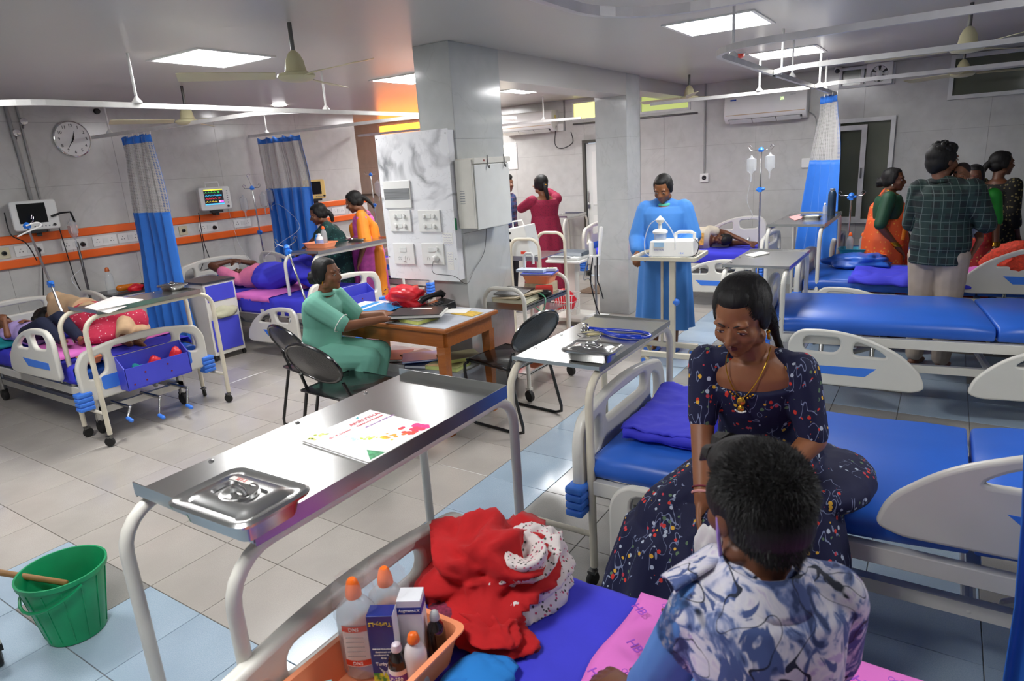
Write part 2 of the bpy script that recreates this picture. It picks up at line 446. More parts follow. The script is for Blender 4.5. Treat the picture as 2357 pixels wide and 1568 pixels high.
AMG = em('amber_lit_glass', '#ff8a2a', 5.5); WG = em('daylit_glass', '#fff3dc', 3.2); YG = em('yellow_lit_glass', '#e6e08a', 1.3)
GG = em('green_lit_glass', '#a9b56a', .75); t = NT('frosted_green_glass'); t.col(t.mix(t.noise(2, 3), '#4f5446', '#66695a')).set(rough=.12); DG = t.m
for k, (o, g, w) in enumerate(((AMB, AMG, .03), (WHW, WG, .025), (YEL, YG, .02), (LNG, GG, .03))):
    wn = struct('window_%d' % (k+1), frame_rect(*o, w, YB+.02, .03), ALU); pane(o, w, YB+.02, g, 'pane', wn)
wn = struct('window_5', frame_rect(*EXH, .03, YB+.0, .03), ALU); link('mullion', make_mesh('m', MB().bx(-.93, -.895, YB-.03, YB+.03, 2.34, 2.5)), ALU, wn, smooth=False)
pane(EXH, .03, YB+.02, DG, 'pane', wn)
wn = struct('window_6', frame_rect(*RWN, .04, YB, .03), ALU); pane(RWN, .04, YB+.01, DG, 'pane', wn)
link('mullion', make_mesh('m', MB().bx(-.05, .9, YB-.02, YB+.02, 2.35, 2.38)), ALU, wn, smooth=False); link('mullion', make_mesh('m', MB().bx(.6, .63, YB-.02, YB+.02, 2.12, 2.35)), ALU, wn, smooth=False)
# sliding window / glass door on the right
wn = struct('window_7', frame_rect(*SLD, .045, YB-.01, .035), ALU); pane(SLD, .045, YB+.03, DG, 'pane', wn)
link('sash', make_mesh('m', frame_rect(SLD[0], U(-.82), .8, 1.9, .055, YB-.03, .015)), ALU, wn, smooth=False)
link('handle', make_mesh('h', MB().bx(-.86, -.845, YB-.06, YB-.045, 1.3, 1.42)), DSTEEL, wn)
# door beside the far column
DRF = pm('dark_door_frame', '#57554f', .5)
dr = struct('door_1', MB().bx(-4.47, -4.43, YB-.03, YB+.1, 0, 1.97).bx(-3.7, -3.66, YB-.03, YB+.1, 0, 1.97).bx(-4.43, -3.7, YB-.03, YB+.1, 1.93, 1.97), DRF)
leaf = link('door_leaf', make_mesh('d', MB().bx(-4.42, -3.7, YB-.0, YB+.035, .01, 1.92)), WHT2, dr, smooth=False)
link('door_panel', make_mesh('d', MB().bx(-4.33, -3.8, YB-.008, YB+.0, 1.05, 1.8).bx(-4.33, -3.8, YB-.008, YB+.0, .15, .9)), WHT, dr, smooth=False, bevel=.004)
link('door_handle', make_mesh('d', MB().cap((-4.385, YB-.04, 1.1), .008, (-4.385, YB-.04, 1.25), .008).bx(-4.4, -4.37, YB-.035, YB, 1.0, 1.06)), STEEL, dr)
# left wall service rail: two orange bands and a white trunking between them
y0, y1 = -1.0, YE+.05
tk = struct('trim_1', MB().bx(XL, XL+.03, y0, y1, 1.075, 1.365), pm('trunking', '#cdccc8', .4))
link('orange_band', make_mesh('b', MB().bx(XL, XL+.05, y0, y1, 1.285, 1.365)), ORANGE, tk, smooth=False, bevel=.01)
link('orange_band', make_mesh('b', MB().bx(XL, XL+.05, y0, y1, 1.065, 1.145)), ORANGE, tk, smooth=False, bevel=.01)
for k in range(8): link('trunking_joint', make_mesh('b', MB().bx(XL+.03, XL+.0315, .3+k*.93, .304+k*.93, 1.146, 1.284)), GREYP, tk, smooth=False)
# skirting
struct('baseboard_left', MB().bx(XL, XL+.008, YF, YE, 0, .1), COLM); struct('baseboard_back', MB().bx(XA, -4.5, YB-.008, YB, 0, .1).bx(-3.64, XR, YB-.008, YB, 0, .1), COLM)
# ceiling light panels
PE = em('light_diffuser', '#ffffff', PANEL)
for k, (x, y) in enumerate(PANELS):
    lab = {0: 'square white ceiling light above the foreground steel table', 1: 'square ceiling light nearest the first ceiling fan on the left', 2: 'square ceiling light partly hidden by the near column', 3: 'square ceiling light seen between the two columns', 4: 'large square ceiling light at the top right, nearest the camera', 5: 'square ceiling light behind the curved curtain track, near the air conditioner'}.get(k, ('square ceiling light in the alcove beyond the left wall', 'square ceiling light above the photographer, outside the picture', 'square ceiling light over the right beds, outside the picture')[max(0, k-6)])
    r = thing('ceiling_light', lab, 'ceiling light', (x, y, CEIL), 0, 'square light panels in the ceiling')
    part(r, 'diffuser', MB().bx(-.27, .27, -.27, .27, -.006, -.001), PE, smooth=False)
    q = MB(); 
    for a in ((-.295, .295, -.295, -.27), (-.295, .295, .27, .295), (-.295, -.27, -.27, .27), (.27, .295, -.27, .27)): q.bx(a[0], a[1], a[2], a[3], -.009, .0)
    part(r, 'frame', q, WHT, smooth=False)
p = at(643, 241, z=CEIL); r = thing('ceiling_light', 'small round ceiling light beyond the two left ceiling fans', 'ceiling light', (p.x, p.y, CEIL)); part(r, 'diffuser', MB().lathe([(.07, 0), (.075, -.01), (.06, -.014), (.001, -.015)]), PE)
# ------------------------------------------------------------------ beds
def arc_board(w, zb, zt, crown):
    "outline of a head/foot board, x across, y up, arched top"
    n = 12; pts = [(-w/2+.03, zb), (w/2-.03, zb), (w/2, zb+.06)]
    pts.append((w/2, zt-.1))
    for i in range(n+1):
        t = i/n; x = w/2*(1-.12)-t*w*(1-.12); pts.append((x, zt-.012+crown*math.sin(PI*t)))
    pts += [(-w/2, zt-.1), (-w/2, zb+.06)]
    return rpoly(pts, [.03, .03, .05, .12]+[.06]+[0]*(n-1)+[.06]+[.12, .05], 4)
def rail_outline(L, h, flip=False):
    "side rail: high inner end, long tail falling away"
    p = [(0, .0), (L*.92, -.05*h), (L, .02*h), (L*.97, .28*h), (L*.82, .62*h), (L*.55, .9*h), (L*.3, h), (.06, h*.98), (0, .78*h)]
    p = rpoly(p, [.05, .03, .03, .12, .14, .14, .14, .07, .05], 5)
    h1 = rpoly([(.09, .6*h), (L*.38, .57*h), (L*.4, .86*h), (.09, .88*h)], .05, 4)
    h2 = rpoly([(L*.48, .55*h), (L*.74, .53*h), (L*.66, .68*h), (L*.49, .82*h)], .04, 4)
    st = [(.12, .2*h), (L*.58, .18*h), (L*.66, .34*h), (.12, .34*h)]
    return p, h1, h2, st
def make_bed(name, label, x0, yc, d, zt=.6, rails='', lift=0, rz=0, L=2.05, w=.95, cranks=True, crown=.05, slot_fill=True):
    r = thing(name, label, 'bed', (x0, yc, 0), (0 if d > 0 else PI)+rz)
    hw = w/2
    # boards: foot at x=0, head at x=L
    for nm, xx, hh in (('footboard', -.025, .215), ('headboard', L+.03, .33)):
        zb = zt-.2; ztp = zt+hh-crown
        out = arc_board(w, zb, ztp, crown)
        lo = ztp-.155; hi = ztp-.045
        holes = [rpoly([(-.23, hi-.055), (.23, hi-.055), (.225, hi+.03), (-.225, hi+.03)], .04, 4)]
        for s in (-1, 1):
            q = [(s*.41, lo-.07), (s*.28, lo-.03), (s*.28, hi+.01), (s*.40, hi-.04)]
            holes.append(rpoly(q if s > 0 else q[::-1], .05, 4))
        f = plink(r, nm, plate(out, holes, .045, .014, M_yz(xx)), ABS)
        for s in (-1, 1):
            plink(f, 'blue_inset', plate(rpoly([(-hw+.14, zb+.06), (hw-.14, zb+.06), (hw-.14, lo-.05), (-hw+.14, lo-.05)], .02), [], .004, .001, M_yz(xx+s*.0235)), ABSB)
        for s in (-1, 1):
            b = MB()
            for k in range(4): b.box((xx, s*(hw-.01), zb-.035+k*.033), (.075, .1, .03))
            b.box((xx, s*(hw-.015), zb+.015), (.06, .085, .13))
            part(f, 'bumper', b, ABSB, bevel=.008)
    # mattress in two halves
    def zz(x): return lift*max(0, (x-1.0)/(L-1.0))
    for nm, a, b in (('mattress', .02, L*.62), ('mattress', L*.62+.012, L-.01)):
        mb = MB(); n = 8; rings = []
        for i in range(n+1):
            x = a+(b-a)*i/n; z = zt+zz(x); e = .012*(1 if 0 < i < n else 0); q = 0 if 0 < i < n else .014
            rings.append([(x, y, zz_) for y, zz_ in ((-hw+.05, z-.1), (hw-.05, z-.1), (hw-.035, z-.06), (hw-.045, z-.02-q), (hw-.07, z-q), (0, z+.006-q), (-hw+.07, z-q), (-hw+.045, z-.02-q), (-hw+.035, z-.06))])
        mb.loft(rings); part(r, nm, mb, VINYL, bevel=.01)
    # frame
    f = MB(); z = zt-.135
    for s in (-1, 1): f.bx(.02, L-.01, s*(hw-.05)-.02, s*(hw-.05)+.02, z-.035, z+.025)
    for x in (.02, L*.33, L*.62, L-.05): f.bx(x, x+.04, -hw+.06, hw-.06, z-.03, z+.0)
    part(r, 'deck_frame', f, WHITEP, smooth=False, bevel=.003)
    f = MB(); zl = zt-.34
    for s in (-1, 1): f.bx(.12, L-.12, s*.3-.02, s*.3+.02, zl-.02, zl+.03); f.cap((.35, s*.22, zl), .018, (.8, s*.22, z-.04), .018); f.cap((1.4, s*.22, zl), .018, (1.7, s*.22, z-.04), .018)
    f.bx(.12, .16, -.32, .32, zl-.02, zl+.03); f.bx(L-.16, L-.12, -.32, .32, zl-.02, zl+.03); f.cap((.5, -.3, zl), .022, (.5, .3, zl), .022).cap((1.3, -.3, zl), .022, (1.3, .3, zl), .022)
    part(r, 'under_frame', f, WHITEP, smooth=False)
    for x in (.16, L-.2):
        for s in (-1, 1):
            lg = part(r, 'leg', MB().cap((x, s*.32, .1), .026, (x, s*.32, z-.03), .028), STEEL)
            part(lg, 'caster', MB().lathe([(.001, -.018), (.045, -.018), (.05, 0), (.045, .018), (.001, .018)], (x, s*.32, .05), 14, (0, 1, 0)).box((x, s*.32, .09), (.05, .045, .03)), RUB)
    if cranks:
        for y in (-.22, .0, .22):
            c = part(r, 'crank', MB().cap((.15, y, zt-.3), .012, (-.11, y, zt-.3), .012).cap((-.11, y, zt-.3), .009, (-.15, y+.05, zt-.42 if y < .1 else zt-.36), .008), STEEL)
            e = V(-.15, y+.05, zt-.42 if y < .1 else zt-.36)
            part(c, 'crank_handle', MB().cap(e, .014, e+V(-.08, .015, 0), .015), ABSB)
    # side rails: each spec like 'n1u' = side n(ear, local -y) / f, half 1 (foot) or 2 (head), u(p) or d(own)
    for sp in rails.split():
        s = -1 if sp[0] == 'n' else 1; half, st = sp[1], sp[2]
        Lr = .93 if sp[:2] == 'n2' and zt == .6 and lift > .05 else .8; h = .37
        out, h1, h2, stp = rail_outline(Lr, h)
        if half == '1': xo, sx = .13, 1
        else: xo, sx = L-.1, -1
        zb = (zt-.05 if st == 'u' else zt-.42)+ (zz(1.6) if half == '2' else 0)
        y = s*(hw+.025)
        M = Matrix.Translation((xo, y, zb)) @ Matrix(((sx, 0, 0, 0), (0, 0, -1, 0), (0, 1, 0, 0), (0, 0, 0, 1)))
        rl = plink(r, 'side_rail', plate(out, [h1, h2], .035, .012, M), ABS)
        M2 = Matrix.Translation((0, s*.018, 0)) @ M
        plink(rl, 'blue_stripe', plate(stp, [], .003, .001, M2), ABSB)
        arm = MB()
        for q in (.2, .5): arm.cap((xo+sx*q, y-s*.02, zb+.1), .014, (xo+sx*(q), s*(hw-.06), z), .014)
        part(rl, 'rail_arm', arm, STEEL)
    return r
# name, label, foot x, centre y, direction, top z, rails
BED = {}
BED['R1'] = make_bed('hospital_bed', 'bed in the foreground on which the boy in the patterned shirt sits', -1.11, .93, 1, .6)
BED['R2'] = make_bed('hospital_bed', 'blue vinyl bed on whose edge the woman in the navy floral dress sits', -1.11, 2.575, 1, .6, 'n1d n2u', lift=.09)
BED['R3'] = make_bed('hospital_bed', 'empty blue bed with both side rails down, behind the seated woman', -.98, 4.98, 1, .62, 'n1d n2d', lift=.0, rz=math.radians(7), cranks=False)
BED['R4'] = make_bed('hospital_bed', 'bed behind the man in the plaid shirt, orange medicine tray on it', -1.0, 6.56, 1, .6, 'n1d n2u', lift=.02)
BED['R6'] = make_bed('hospital_bed', 'farthest bed on the right, teal tray at its foot', -.9, 7.85, 1, .6, '', cranks=False)
BED['R5'] = make_bed('hospital_bed', 'bed against the back wall where a boy in beige sleeps', -1.62, 7.72, -1, .62, 'f1d n1u', cranks=False)
BED['L1'] = make_bed('hospital_bed', 'bed at the left where a woman and a small child lie', -4.9, 2.38, -1, .51, 'f1u n2u')
BED['L2'] = make_bed('hospital_bed', 'bed of the patient in pink, between the two blue curtains', -4.92, 4.42, -1, .58, 'f1d f2d n2u')
BED['L3'] = make_bed('hospital_bed', 'bed half hidden behind the marble switch board, beyond the pink patient', -4.9, 6.15, -1, .58, 'f1u', cranks=False)
BED['L0'] = make_bed('hospital_bed', 'bed cut off by the left edge of the picture', -5.45, .95, -1, .54, 'n1d', cranks=False)
dl = part(BED['R2'], 'tilt_dial', MB().lathe([(.052, 0), (.05, .006), (.001, .006)], (.2, -.506, .235), 28, (0, -1, 0)), pm('dial_grey', '#a9a9a8', .4), 'round grey tilt dial with a red arc')
part(dl, 'red_arc', MB().tube([(.2+.042*math.cos(math.radians(a)), -.513, .235+.042*math.sin(math.radians(a))) for a in range(20, 165, 12)], .003, 6), pm('dial_red', '#b52a3a', .5))
for k in range(9):
    a = math.radians(200+k*17); part(dl, 'dial_mark', MB().box((.2+.036*math.cos(a), -.5125, .235+.036*math.sin(a)), (.003, .001, .006)), BLACKP, smooth=False)
# organiser boxes hung on the footboards
BOXM = pm('blue_acrylic', '#4a4fd0', .4, var=.03)
def foot_box(bed, label, y0):
    o = BED[bed].location; zt = {'L1': .51, 'L2': .58}[bed]; x = o.x+.05
    r = thing('organiser_box', label, 'box', (x, o.y+y0, zt-.17), 0)
    w = .24
    b = MB().bx(0, .008, -w, w, 0, .24).bx(.09, .098, -w, w, 0, .155).bx(0, .098, -w, w, -.006, .002)
    for s in (-1, 1): b.loft([[(0, s*w-.004, 0), (.098, s*w-.004, 0), (.098, s*w-.004, .16), (0, s*w-.004, .24)], [(0, s*w+.004, 0), (.098, s*w+.004, 0), (.098, s*w+.004, .16), (0, s*w+.004, .24)]])
    part(r, 'body', b, BOXM, smooth=False)
    for y, z in ((-.1, .1), (.07, .11), (-.1, .04), (.09, .05), (-.19, .03)): part(r, 'rivet', MB().lathe([(.007, 0), (.006, .003), (.001, .003)], (.099, y, z), 8, (1, 0, 0)), pm('rivet_red', '#7a2430', .4))
    return r
foot_box('L1', 'blue organiser box on the footboard of the leftmost whole bed', .02)
foot_box('L2', 'blue organiser box on the footboard behind the nurse', .02)
# ------------------------------------------------------------------ overbed tables
def overbed(label, x0, x1, y0, y1, zt, foot=.06, lip=.022, cream=False, casters=True, rim=2, rz=0, color=None):
    cx, cy = (x0+x1)/2, (y0+y1)/2; w, l = (x1-x0)/2, (y1-y0)/2
    r = thing('overbed_table', label, 'overbed table', (cx, cy, 0), rz, 'stainless steel overbed tables')
    mt = color or (CREAMP if cream else WHITEP); R = .11; zr = zt-.03
    for s in (-1, 1):
        x = s*(w-.02); pts = [(x, -l-foot, .09)]
        for i in range(7):
            t = PI/2*i/6; pts.append((x, -l-foot+R*(1-math.cos(t)), zr-R+R*math.sin(t)))
        for i in range(7):
            t = PI/2*(1-i/6); pts.append((x, l+foot-R*(1-math.cos(t)), zr-R+R*math.sin(t)))
        pts.append((x, l+foot, .09)); part(r, 'tube_frame', MB().tube(pts, .0165, 12), mt)
    for s in (-1, 1):
        part(r, 'crossbar', MB().cap((-w+.02, s*(l+foot), .24), .012, (w-.02, s*(l+foot), .24), .012), mt)
        for q in (-1, 1):
            x, y = q*(w-.02), s*(l+foot); a = random.uniform(0, 6)
            c = part(r, 'caster', MB().lathe([(.001, -.012), (.03, -.012), (.035, -.005), (.035, .005), (.03, .012), (.001, .012)], (x+.012*math.cos(a), y+.012*math.sin(a), .036), 14, (math.sin(a), -math.cos(a), 0)), RUB)
            part(c, 'fork', MB().box((x+.01*math.cos(a), y+.01*math.sin(a), .072), (.034, .034, .012)).cap((x, y, .06), .012, (x, y, .1), .014), DSTEEL)
    t = MB().bx(-w, w, -l, l, zt-.012, zt-.004)
    if rim >= 2: t.bx(-w, w, -l-.003, -l, zt-.012, zt+lip).bx(-w, w, l, l+.003, zt-.012, zt+lip)
    t.bx(w, w+.003, -l, l, zt-.02, zt+lip*(1 if rim > 1 else .2)).bx(-w-.003, -w, -l, l, zt-.02, zt-.004+(lip if rim > 2 else 0))
    tr = part(r, 'tray_top', t, STEEL, smooth=False)
    for y in (-l*.6, 0, l*.6): part(tr, 'bolt', MB().lathe([(.008, 0), (.006, .004), (.001, .005)], (-w+.02, y, zt-.004), 8), STEEL)
    return r
TB = overbed('large steel overbed table in the foreground with a folder and covered instrument tray', -1.6, -1.135, .69, 1.645, 1.03)
T2 = overbed('steel overbed table holding the stethoscope, beyond the foreground one', -1.475, -1.07, 2.2, 2.99, .95, cream=True, rim=2, lip=.004)
T1 = overbed('cream overbed table straddling the bed of the mother and child', -5.1, -4.7, 2.05, 2.8, .945, foot=.09, cream=True, rim=2, lip=.012)
T0 = overbed('overbed table behind the nurse with an orange tray on it', -5.42, -4.97, 4.2, 5.3, 1.02, lip=.012)
T3 = overbed('overbed table with one folded white paper, left of the empty blue bed', -1.27, -.83, 4.62, 5.4, .95, lip=.006)
T4 = overbed('overbed table with the dark blue flask, in front of the right curtain', -1.32, -.85, 6.2, 7.35, 1.05, lip=.01)
T5 = overbed('overbed table far behind the woman in maroon, by the back wall', -4.75, -4.4, 8.15, 8.75, .95, lip=.01)
# table at the left edge: only its foot shows
r = thing('overbed_table', 'white table foot with one black caster at the bottom left edge', 'overbed table', (-2.98, .55, 0))
part(r, 'foot_bar', MB().box((-.12, .02, .115), (.5, .035, .04), .25), WHITEP, smooth=False, bevel=.004)
part(r, 'tube_frame', MB().cap((-.3, -.03, .12), .018, (-.3, -.03, .9), .018), WHITEP)
c = part(r, 'caster', MB().lathe([(.001, -.014), (.034, -.014), (.038, 0), (.034, .014), (.001, .014)], (.09, .08, .038), 14, (.3, 1, 0)).box((.09, .08, .078), (.04, .04, .03)), RUB)
# ------------------------------------------------------------------ folding chairs
def chair(label, x, y, rz):
    r = thing('folding_chair', label, 'chair', (x, y, 0), rz, 'black metal folding chairs by the desk')
    # front = +y, seat 0.42 wide
    part(r, 'seat', MB().loft([[(-.21, -.2, .44), (.21, -.2, .44), (.2, .21, .455), (-.2, .21, .455)], [(-.21, -.2, .452), (.21, -.2, .452), (.2, .21, .468), (-.2, .21, .468)]]), BLACKM, bevel=.006)
    R = .011
    for s in (-1, 1):
        part(r, 'leg_loop', MB().tube([(s*.22, .2, .45), (s*.22, .23, .43), (s*.22, .235, .38), (s*.22, .2, .02), (s*.22, .17, R), (s*.22, -.2, R), (s*.22, -.25, .03), (s*.22, -.25, .07), (s*.215, -.15, .45), (s*.2, -.19, .56)], R, 8), BLACKM)
    part(r, 'seat_bar', MB().tube([(-.22, -.19, .445), (-.21, .215, .46), (.21, .215, .46), (.22, -.19, .445)], R*.9, 8), BLACKM)
    n = 28; hoop = [(.235*math.cos(2*PI*i/n), -.23-.06*math.sin(2*PI*i/n), .665+.13*math.sin(2*PI*i/n)) for i in range(n)]
    part(r, 'back_hoop', MB().tube(hoop, .011, 8, closed=True), BLACKM)
    b = part(r, 'backrest', MB().loft([[(.225*q*math.cos(2*PI*i/n), -.235-.056*q*math.sin(2*PI*i/n)-.03*(1-q), .665+.125*q*math.sin(2*PI*i/n)) for i in range(n)] for q in (1, .8, .5, .05)]), pm('perforated_black_metal', '#111214', .35, coat=.3, bump=.8, bscale=160))
    b.modifiers.new('s', 'SOLIDIFY').thickness = .004
    return r
chair('folding chair on which the nurse in green sits', -3.56, 2.92, math.radians(-12))
chair('empty folding chair right behind the nurse, overlapping hers', -3.04, 2.66, math.radians(-3))
chair('empty black folding chair to the right of the desk', -2.4, 3.56, math.radians(84))
# ------------------------------------------------------------------ desk
r = thing('desk', 'wooden desk with a white top in front of the near column', 'desk', (-3.2, 3.35, 0))
x0, x1, y0, y1 = -.5, .64, -.27, .33
part(r, 'desktop', MB().bx(x0, x1, y0, y1, .72, .748), WOOD, bevel=.008, smooth=False)
part(r, 'white_laminate', MB().bx(x0+.02, x1-.02, y0+.02, y1-.02, .748, .7505), pm('laminate', '#c9cdd6', .3), smooth=False)
for nm, q in (('apron', (x0+.05, x1-.05, y0+.03, y0+.055)), ('apron', (x0+.05, x1-.05, y1-.055, y1-.03)), ('apron', (x1-.055, x1-.03, y0+.05, y1-.05)), ('apron', (x0+.03, x0+.055, y0+.05, y1-.05))): part(r, nm, MB().bx(*q, .62, .72), WOOD, smooth=False)
for x in (x0+.05, x1-.07):
    for y in (y0+.05, y1-.05): part(r, 'leg', MB().loft([[(x-.022, y-.022, 0), (x+.022, y-.022, 0), (x+.022, y+.022, 0), (x-.022, y+.022, 0)], [(x-.034, y-.03, .62), (x+.034, y-.03, .62), (x+.034, y+.03, .62), (x-.034, y+.03, .62)]]), WOOD, smooth=False)
part(r, 'lower_shelf', MB().bx(x0+.06, x1-.1, y0+.24, y1+.04, .34, .37).bx(x0+.06, x1-.1, y0+.24, y0+.255, .31, .34).bx(x0+.2, x0+.22, y0+.28, y1, 0, .34).bx(x1-.16, x1-.14, y0+.28, y1, 0, .34), pm('grey_shelf', '#a9adb3', .35), smooth=False)
# books and files under the desk
random.seed(3)
def book(name, label, cat, c, sz, rz, cover, pages='#c9c98a', tilt=0, group=None, ry=0):
    r = thing(name, label, cat, c, rz, group); r.rotation_euler = (tilt, ry, rz)
    a, b, h = sz[0]/2, sz[1]/2, sz[2]
    cm = pm('cover_'+cover, cover, .4); part(r, 'cover', MB().bx(-a, a, -b, b, 0, .003).bx(-a, a, -b, b, h-.003, h).bx(-a-.002, -a, -b, b, 0, h), cm, smooth=False)
    part(r, 'pages', MB().bx(-a, a-.006, -b+.004, b-.004, .003, h-.003), pm('pages_'+pages, pages, .8), smooth=False)
    return r
G1 = 'registers on the shelf under the desk'
for i, (lab, x, y, z, sz, rz, cv, pg) in enumerate((('large open red and white magazine on the left of the shelf', -3.42, 3.42, .375, (.34, .26, .02), .5, '#8c2f28', '#d8d2d0'), ('dark patterned register beneath the pile under the desk', -3.14, 3.5, .372, (.3, .22, .03), -.3, '#3b3a4c', '#c9d487'), ('blue file across the pile under the desk', -3.08, 3.45, .404, (.32, .23, .015), .7, '#2c58a8', '#dfe3ea'), ('dark navy folder at the front of the pile under the desk', -3.0, 3.4, .372, (.3, .2, .025), .3, '#1f2b52', '#cfd3de'), ('thick register with yellow green pages at the front, under the desk', -2.84, 3.42, .372, (.26, .2, .03), .1, '#b9bb7f', '#c9d487'), ('register with yellow pages leaning right, beside the desk leg', -2.82, 3.52, .405, (.28, .2, .03), .9, '#8f8a6a', '#d3d77f'))):
    book('register', lab, 'book', (x, y, z), sz, rz, cv, pg, group=G1)
# desk top things
zt = .7515
book('register', 'register with yellow pages under the black folder on the desk', 'book', (-2.93, 3.22, zt), (.27, .19, .03), -.12, '#9a9a86', '#d5db7a')
r = thing('black_folder', 'open black folder with white sheets on top of a yellow register', 'folder', (-2.92, 3.25, zt+.031), -.1); r.rotation_euler = (0, .0, .45)
part(r, 'cover', MB().bx(-.17, .17, -.12, .12, 0, .004).bx(-.17, .17, -.12, .12, .024, .028), pm('black_card', '#17181a', .45), smooth=False); part(r, 'sheets', MB().bx(-.16, .18, -.11, .11, .004, .022), PAPER, smooth=False); part(r, 'label_sticker', MB().bx(-.06, .08, .05, .08, .028, .0285), PAPER, smooth=False)
r = thing('blue_folder', 'open blue lever folder in front of the seated nurse', 'folder', (-3.44, 3.37, zt), .12)
part(r, 'cover', MB().bx(-.22, .2, -.15, .15, 0, .008), BLACKP, smooth=False); part(r, 'sheets', MB().bx(-.21, -.02, -.14, .14, .008, .03), PAPER, smooth=False)
part(r, 'blue_sheet', MB().loft([[(-.1, -.15, .03), (.17, -.15, .012), (.17, .14, .012), (-.1, .14, .03)], [(-.1, -.15, .033), (.17, -.15, .016), (.17, .14, .016), (-.1, .14, .033)]]), pm('blue_film', '#2f9fe8', .2), smooth=False)
part(r, 'ring', MB().tube([(.1, -.03, .015), (.11, -.03, .06), (.15, -.02, .07), (.19, -.02, .02)], .002, 6), CHROME); part(r, 'ring', MB().tube([(.1, .05, .015), (.11, .05, .05), (.15, .06, .06), (.19, .06, .02)], .002, 6), CHROME)
def crumple(name, label, cat, c, r3, mat, amp=.35, freq=2.2, seed=0, sub=4, flat=.0, **k):
    bm = bmesh.new(); bmesh.ops.create_icosphere(bm, subdivisions=sub, radius=1); mb = MB(); o = V(seed*3.1, seed*1.7, 0)
    for v in bm.verts:
        d = v.co.normalized(); wv_ = noise.noise_vector(d*.9+o)*.9; q = V(d.x*.8, d.y*.6, d.z*1.4)*freq*.7+wv_
        n = amp*(.55-2.0*abs(noise.noise(q)))+amp*.35*(.5-2.0*abs(noise.noise(q*2.1+o)))+amp*.08*(.5-2*abs(noise.noise(q*5)))
        p = V(d.x*r3[0], d.y*r3[1], d.z*r3[2])*(1+n*.8+.28*noise.noise(d*1.3+o))
        if p.z < -r3[2]*.55: p.z = -r3[2]*.55+noise.noise(d*4+o)*.003
        mb.v.append(V(c)+p+V(0, 0, r3[2]*.55+.004))
    mb.f = [tuple(v.index for v in f.verts) for f in bm.faces]; bm.free()
    k.setdefault('angle', 180); return solo(name, label, cat, mb, mat, **k)
RED = pm('red_polythene', '#e22331', .32, var=.12, scale=12)
crumple('plastic_bag', 'crumpled red plastic bag on the desk beside the telephone', 'bag', (-3.3, 3.56, zt), (.17, .1, .1), RED, seed=4)
r = thing('telephone', 'black desk telephone at the back of the desk', 'telephone', (-3.0, 3.55, zt), -.35)
part(r, 'body', MB().loft([[(-.09, -.1, 0), (.1, -.1, 0), (.1, .1, 0), (-.09, .1, 0)], [(-.085, -.095, .03), (.095, -.095, .03), (.095, .095, .06), (-.085, .095, .06)]]), BLACKP, bevel=.006)
part(r, 'handset', MB().tube([(-.075, -.1, .055), (-.075, -.08, .075), (-.075, 0, .09), (-.075, .08, .095), (-.075, .1, .075)], [.024, .026, .016, .026, .024], 10), BLACKP)
for i in range(4):
    for j in range(3): part(r, 'key', MB().box((.005+j*.024, -.06+i*.024, .044+i*.0035), (.015, .014, .008)), pm('key', '#3a3b3e', .4), smooth=False)
p = solo('paper_sheet', 'white papers at the right end of the desk', 'paper', MB().box((-2.82, 3.52, zt+.004), (.2, .13, .006), .3), PAPER, smooth=False)
solo('booklet', 'yellow booklet under the white papers on the desk', 'book', MB().box((-2.7, 3.5, zt+.0015), (.2, .12, .003), -.1), pm('yellow_print', '#d9b34a', .5, var=.25, scale=30), smooth=False)
# ------------------------------------------------------------------ marble switch board and steel box on the column
YP = 3.668
r = thing('switch_board', 'white marble panel with switches mounted on the near column', 'panel', (-3.2, YP, 0), 0, world=True)
part(r, 'marble_panel', MB().bx(-3.545, -2.874, YP, YP+.01, .935, 1.99), MARB, smooth=False)
part(r, 'panel_edge', MB().bx(-3.545, -2.874, YP+.01, 3.739, .945, 1.98), MARB, smooth=False)
for x, z in ((-3.53, 1.96), (-2.89, 1.96), (-2.89, 1.1), (-3.53, 1.1)): part(r, 'screw', MB().lathe([(.005, 0), (.004, .002), (.001, .002)], (x, YP-.001, z), 8, (0, -1, 0)), DSTEEL)
def yplate(px0, px1, py0, py1): 
    a, b = at(px0, py0, y=YP), at(px1, py1, y=YP); return a.x, b.x, b.z, a.z
a = yplate(882, 950, 418, 478)
pl = part(r, 'breaker_cover', MB().bx(a[0], a[1], YP-.013, YP, a[2], a[3]), WHT, bevel=.003, smooth=False)
t = NT('smoked_window'); t.col(t.mix(t.noise(3, 4, t.mapv((1, 1, 22))), '#5c5e60', '#a5a7a8')).set(rough=.15); part(pl, 'breaker_window', MB().bx(a[0]+.01, a[1]-.008, YP-.016, YP-.012, a[2]+.062, a[2]+.14), t.m, smooth=False)
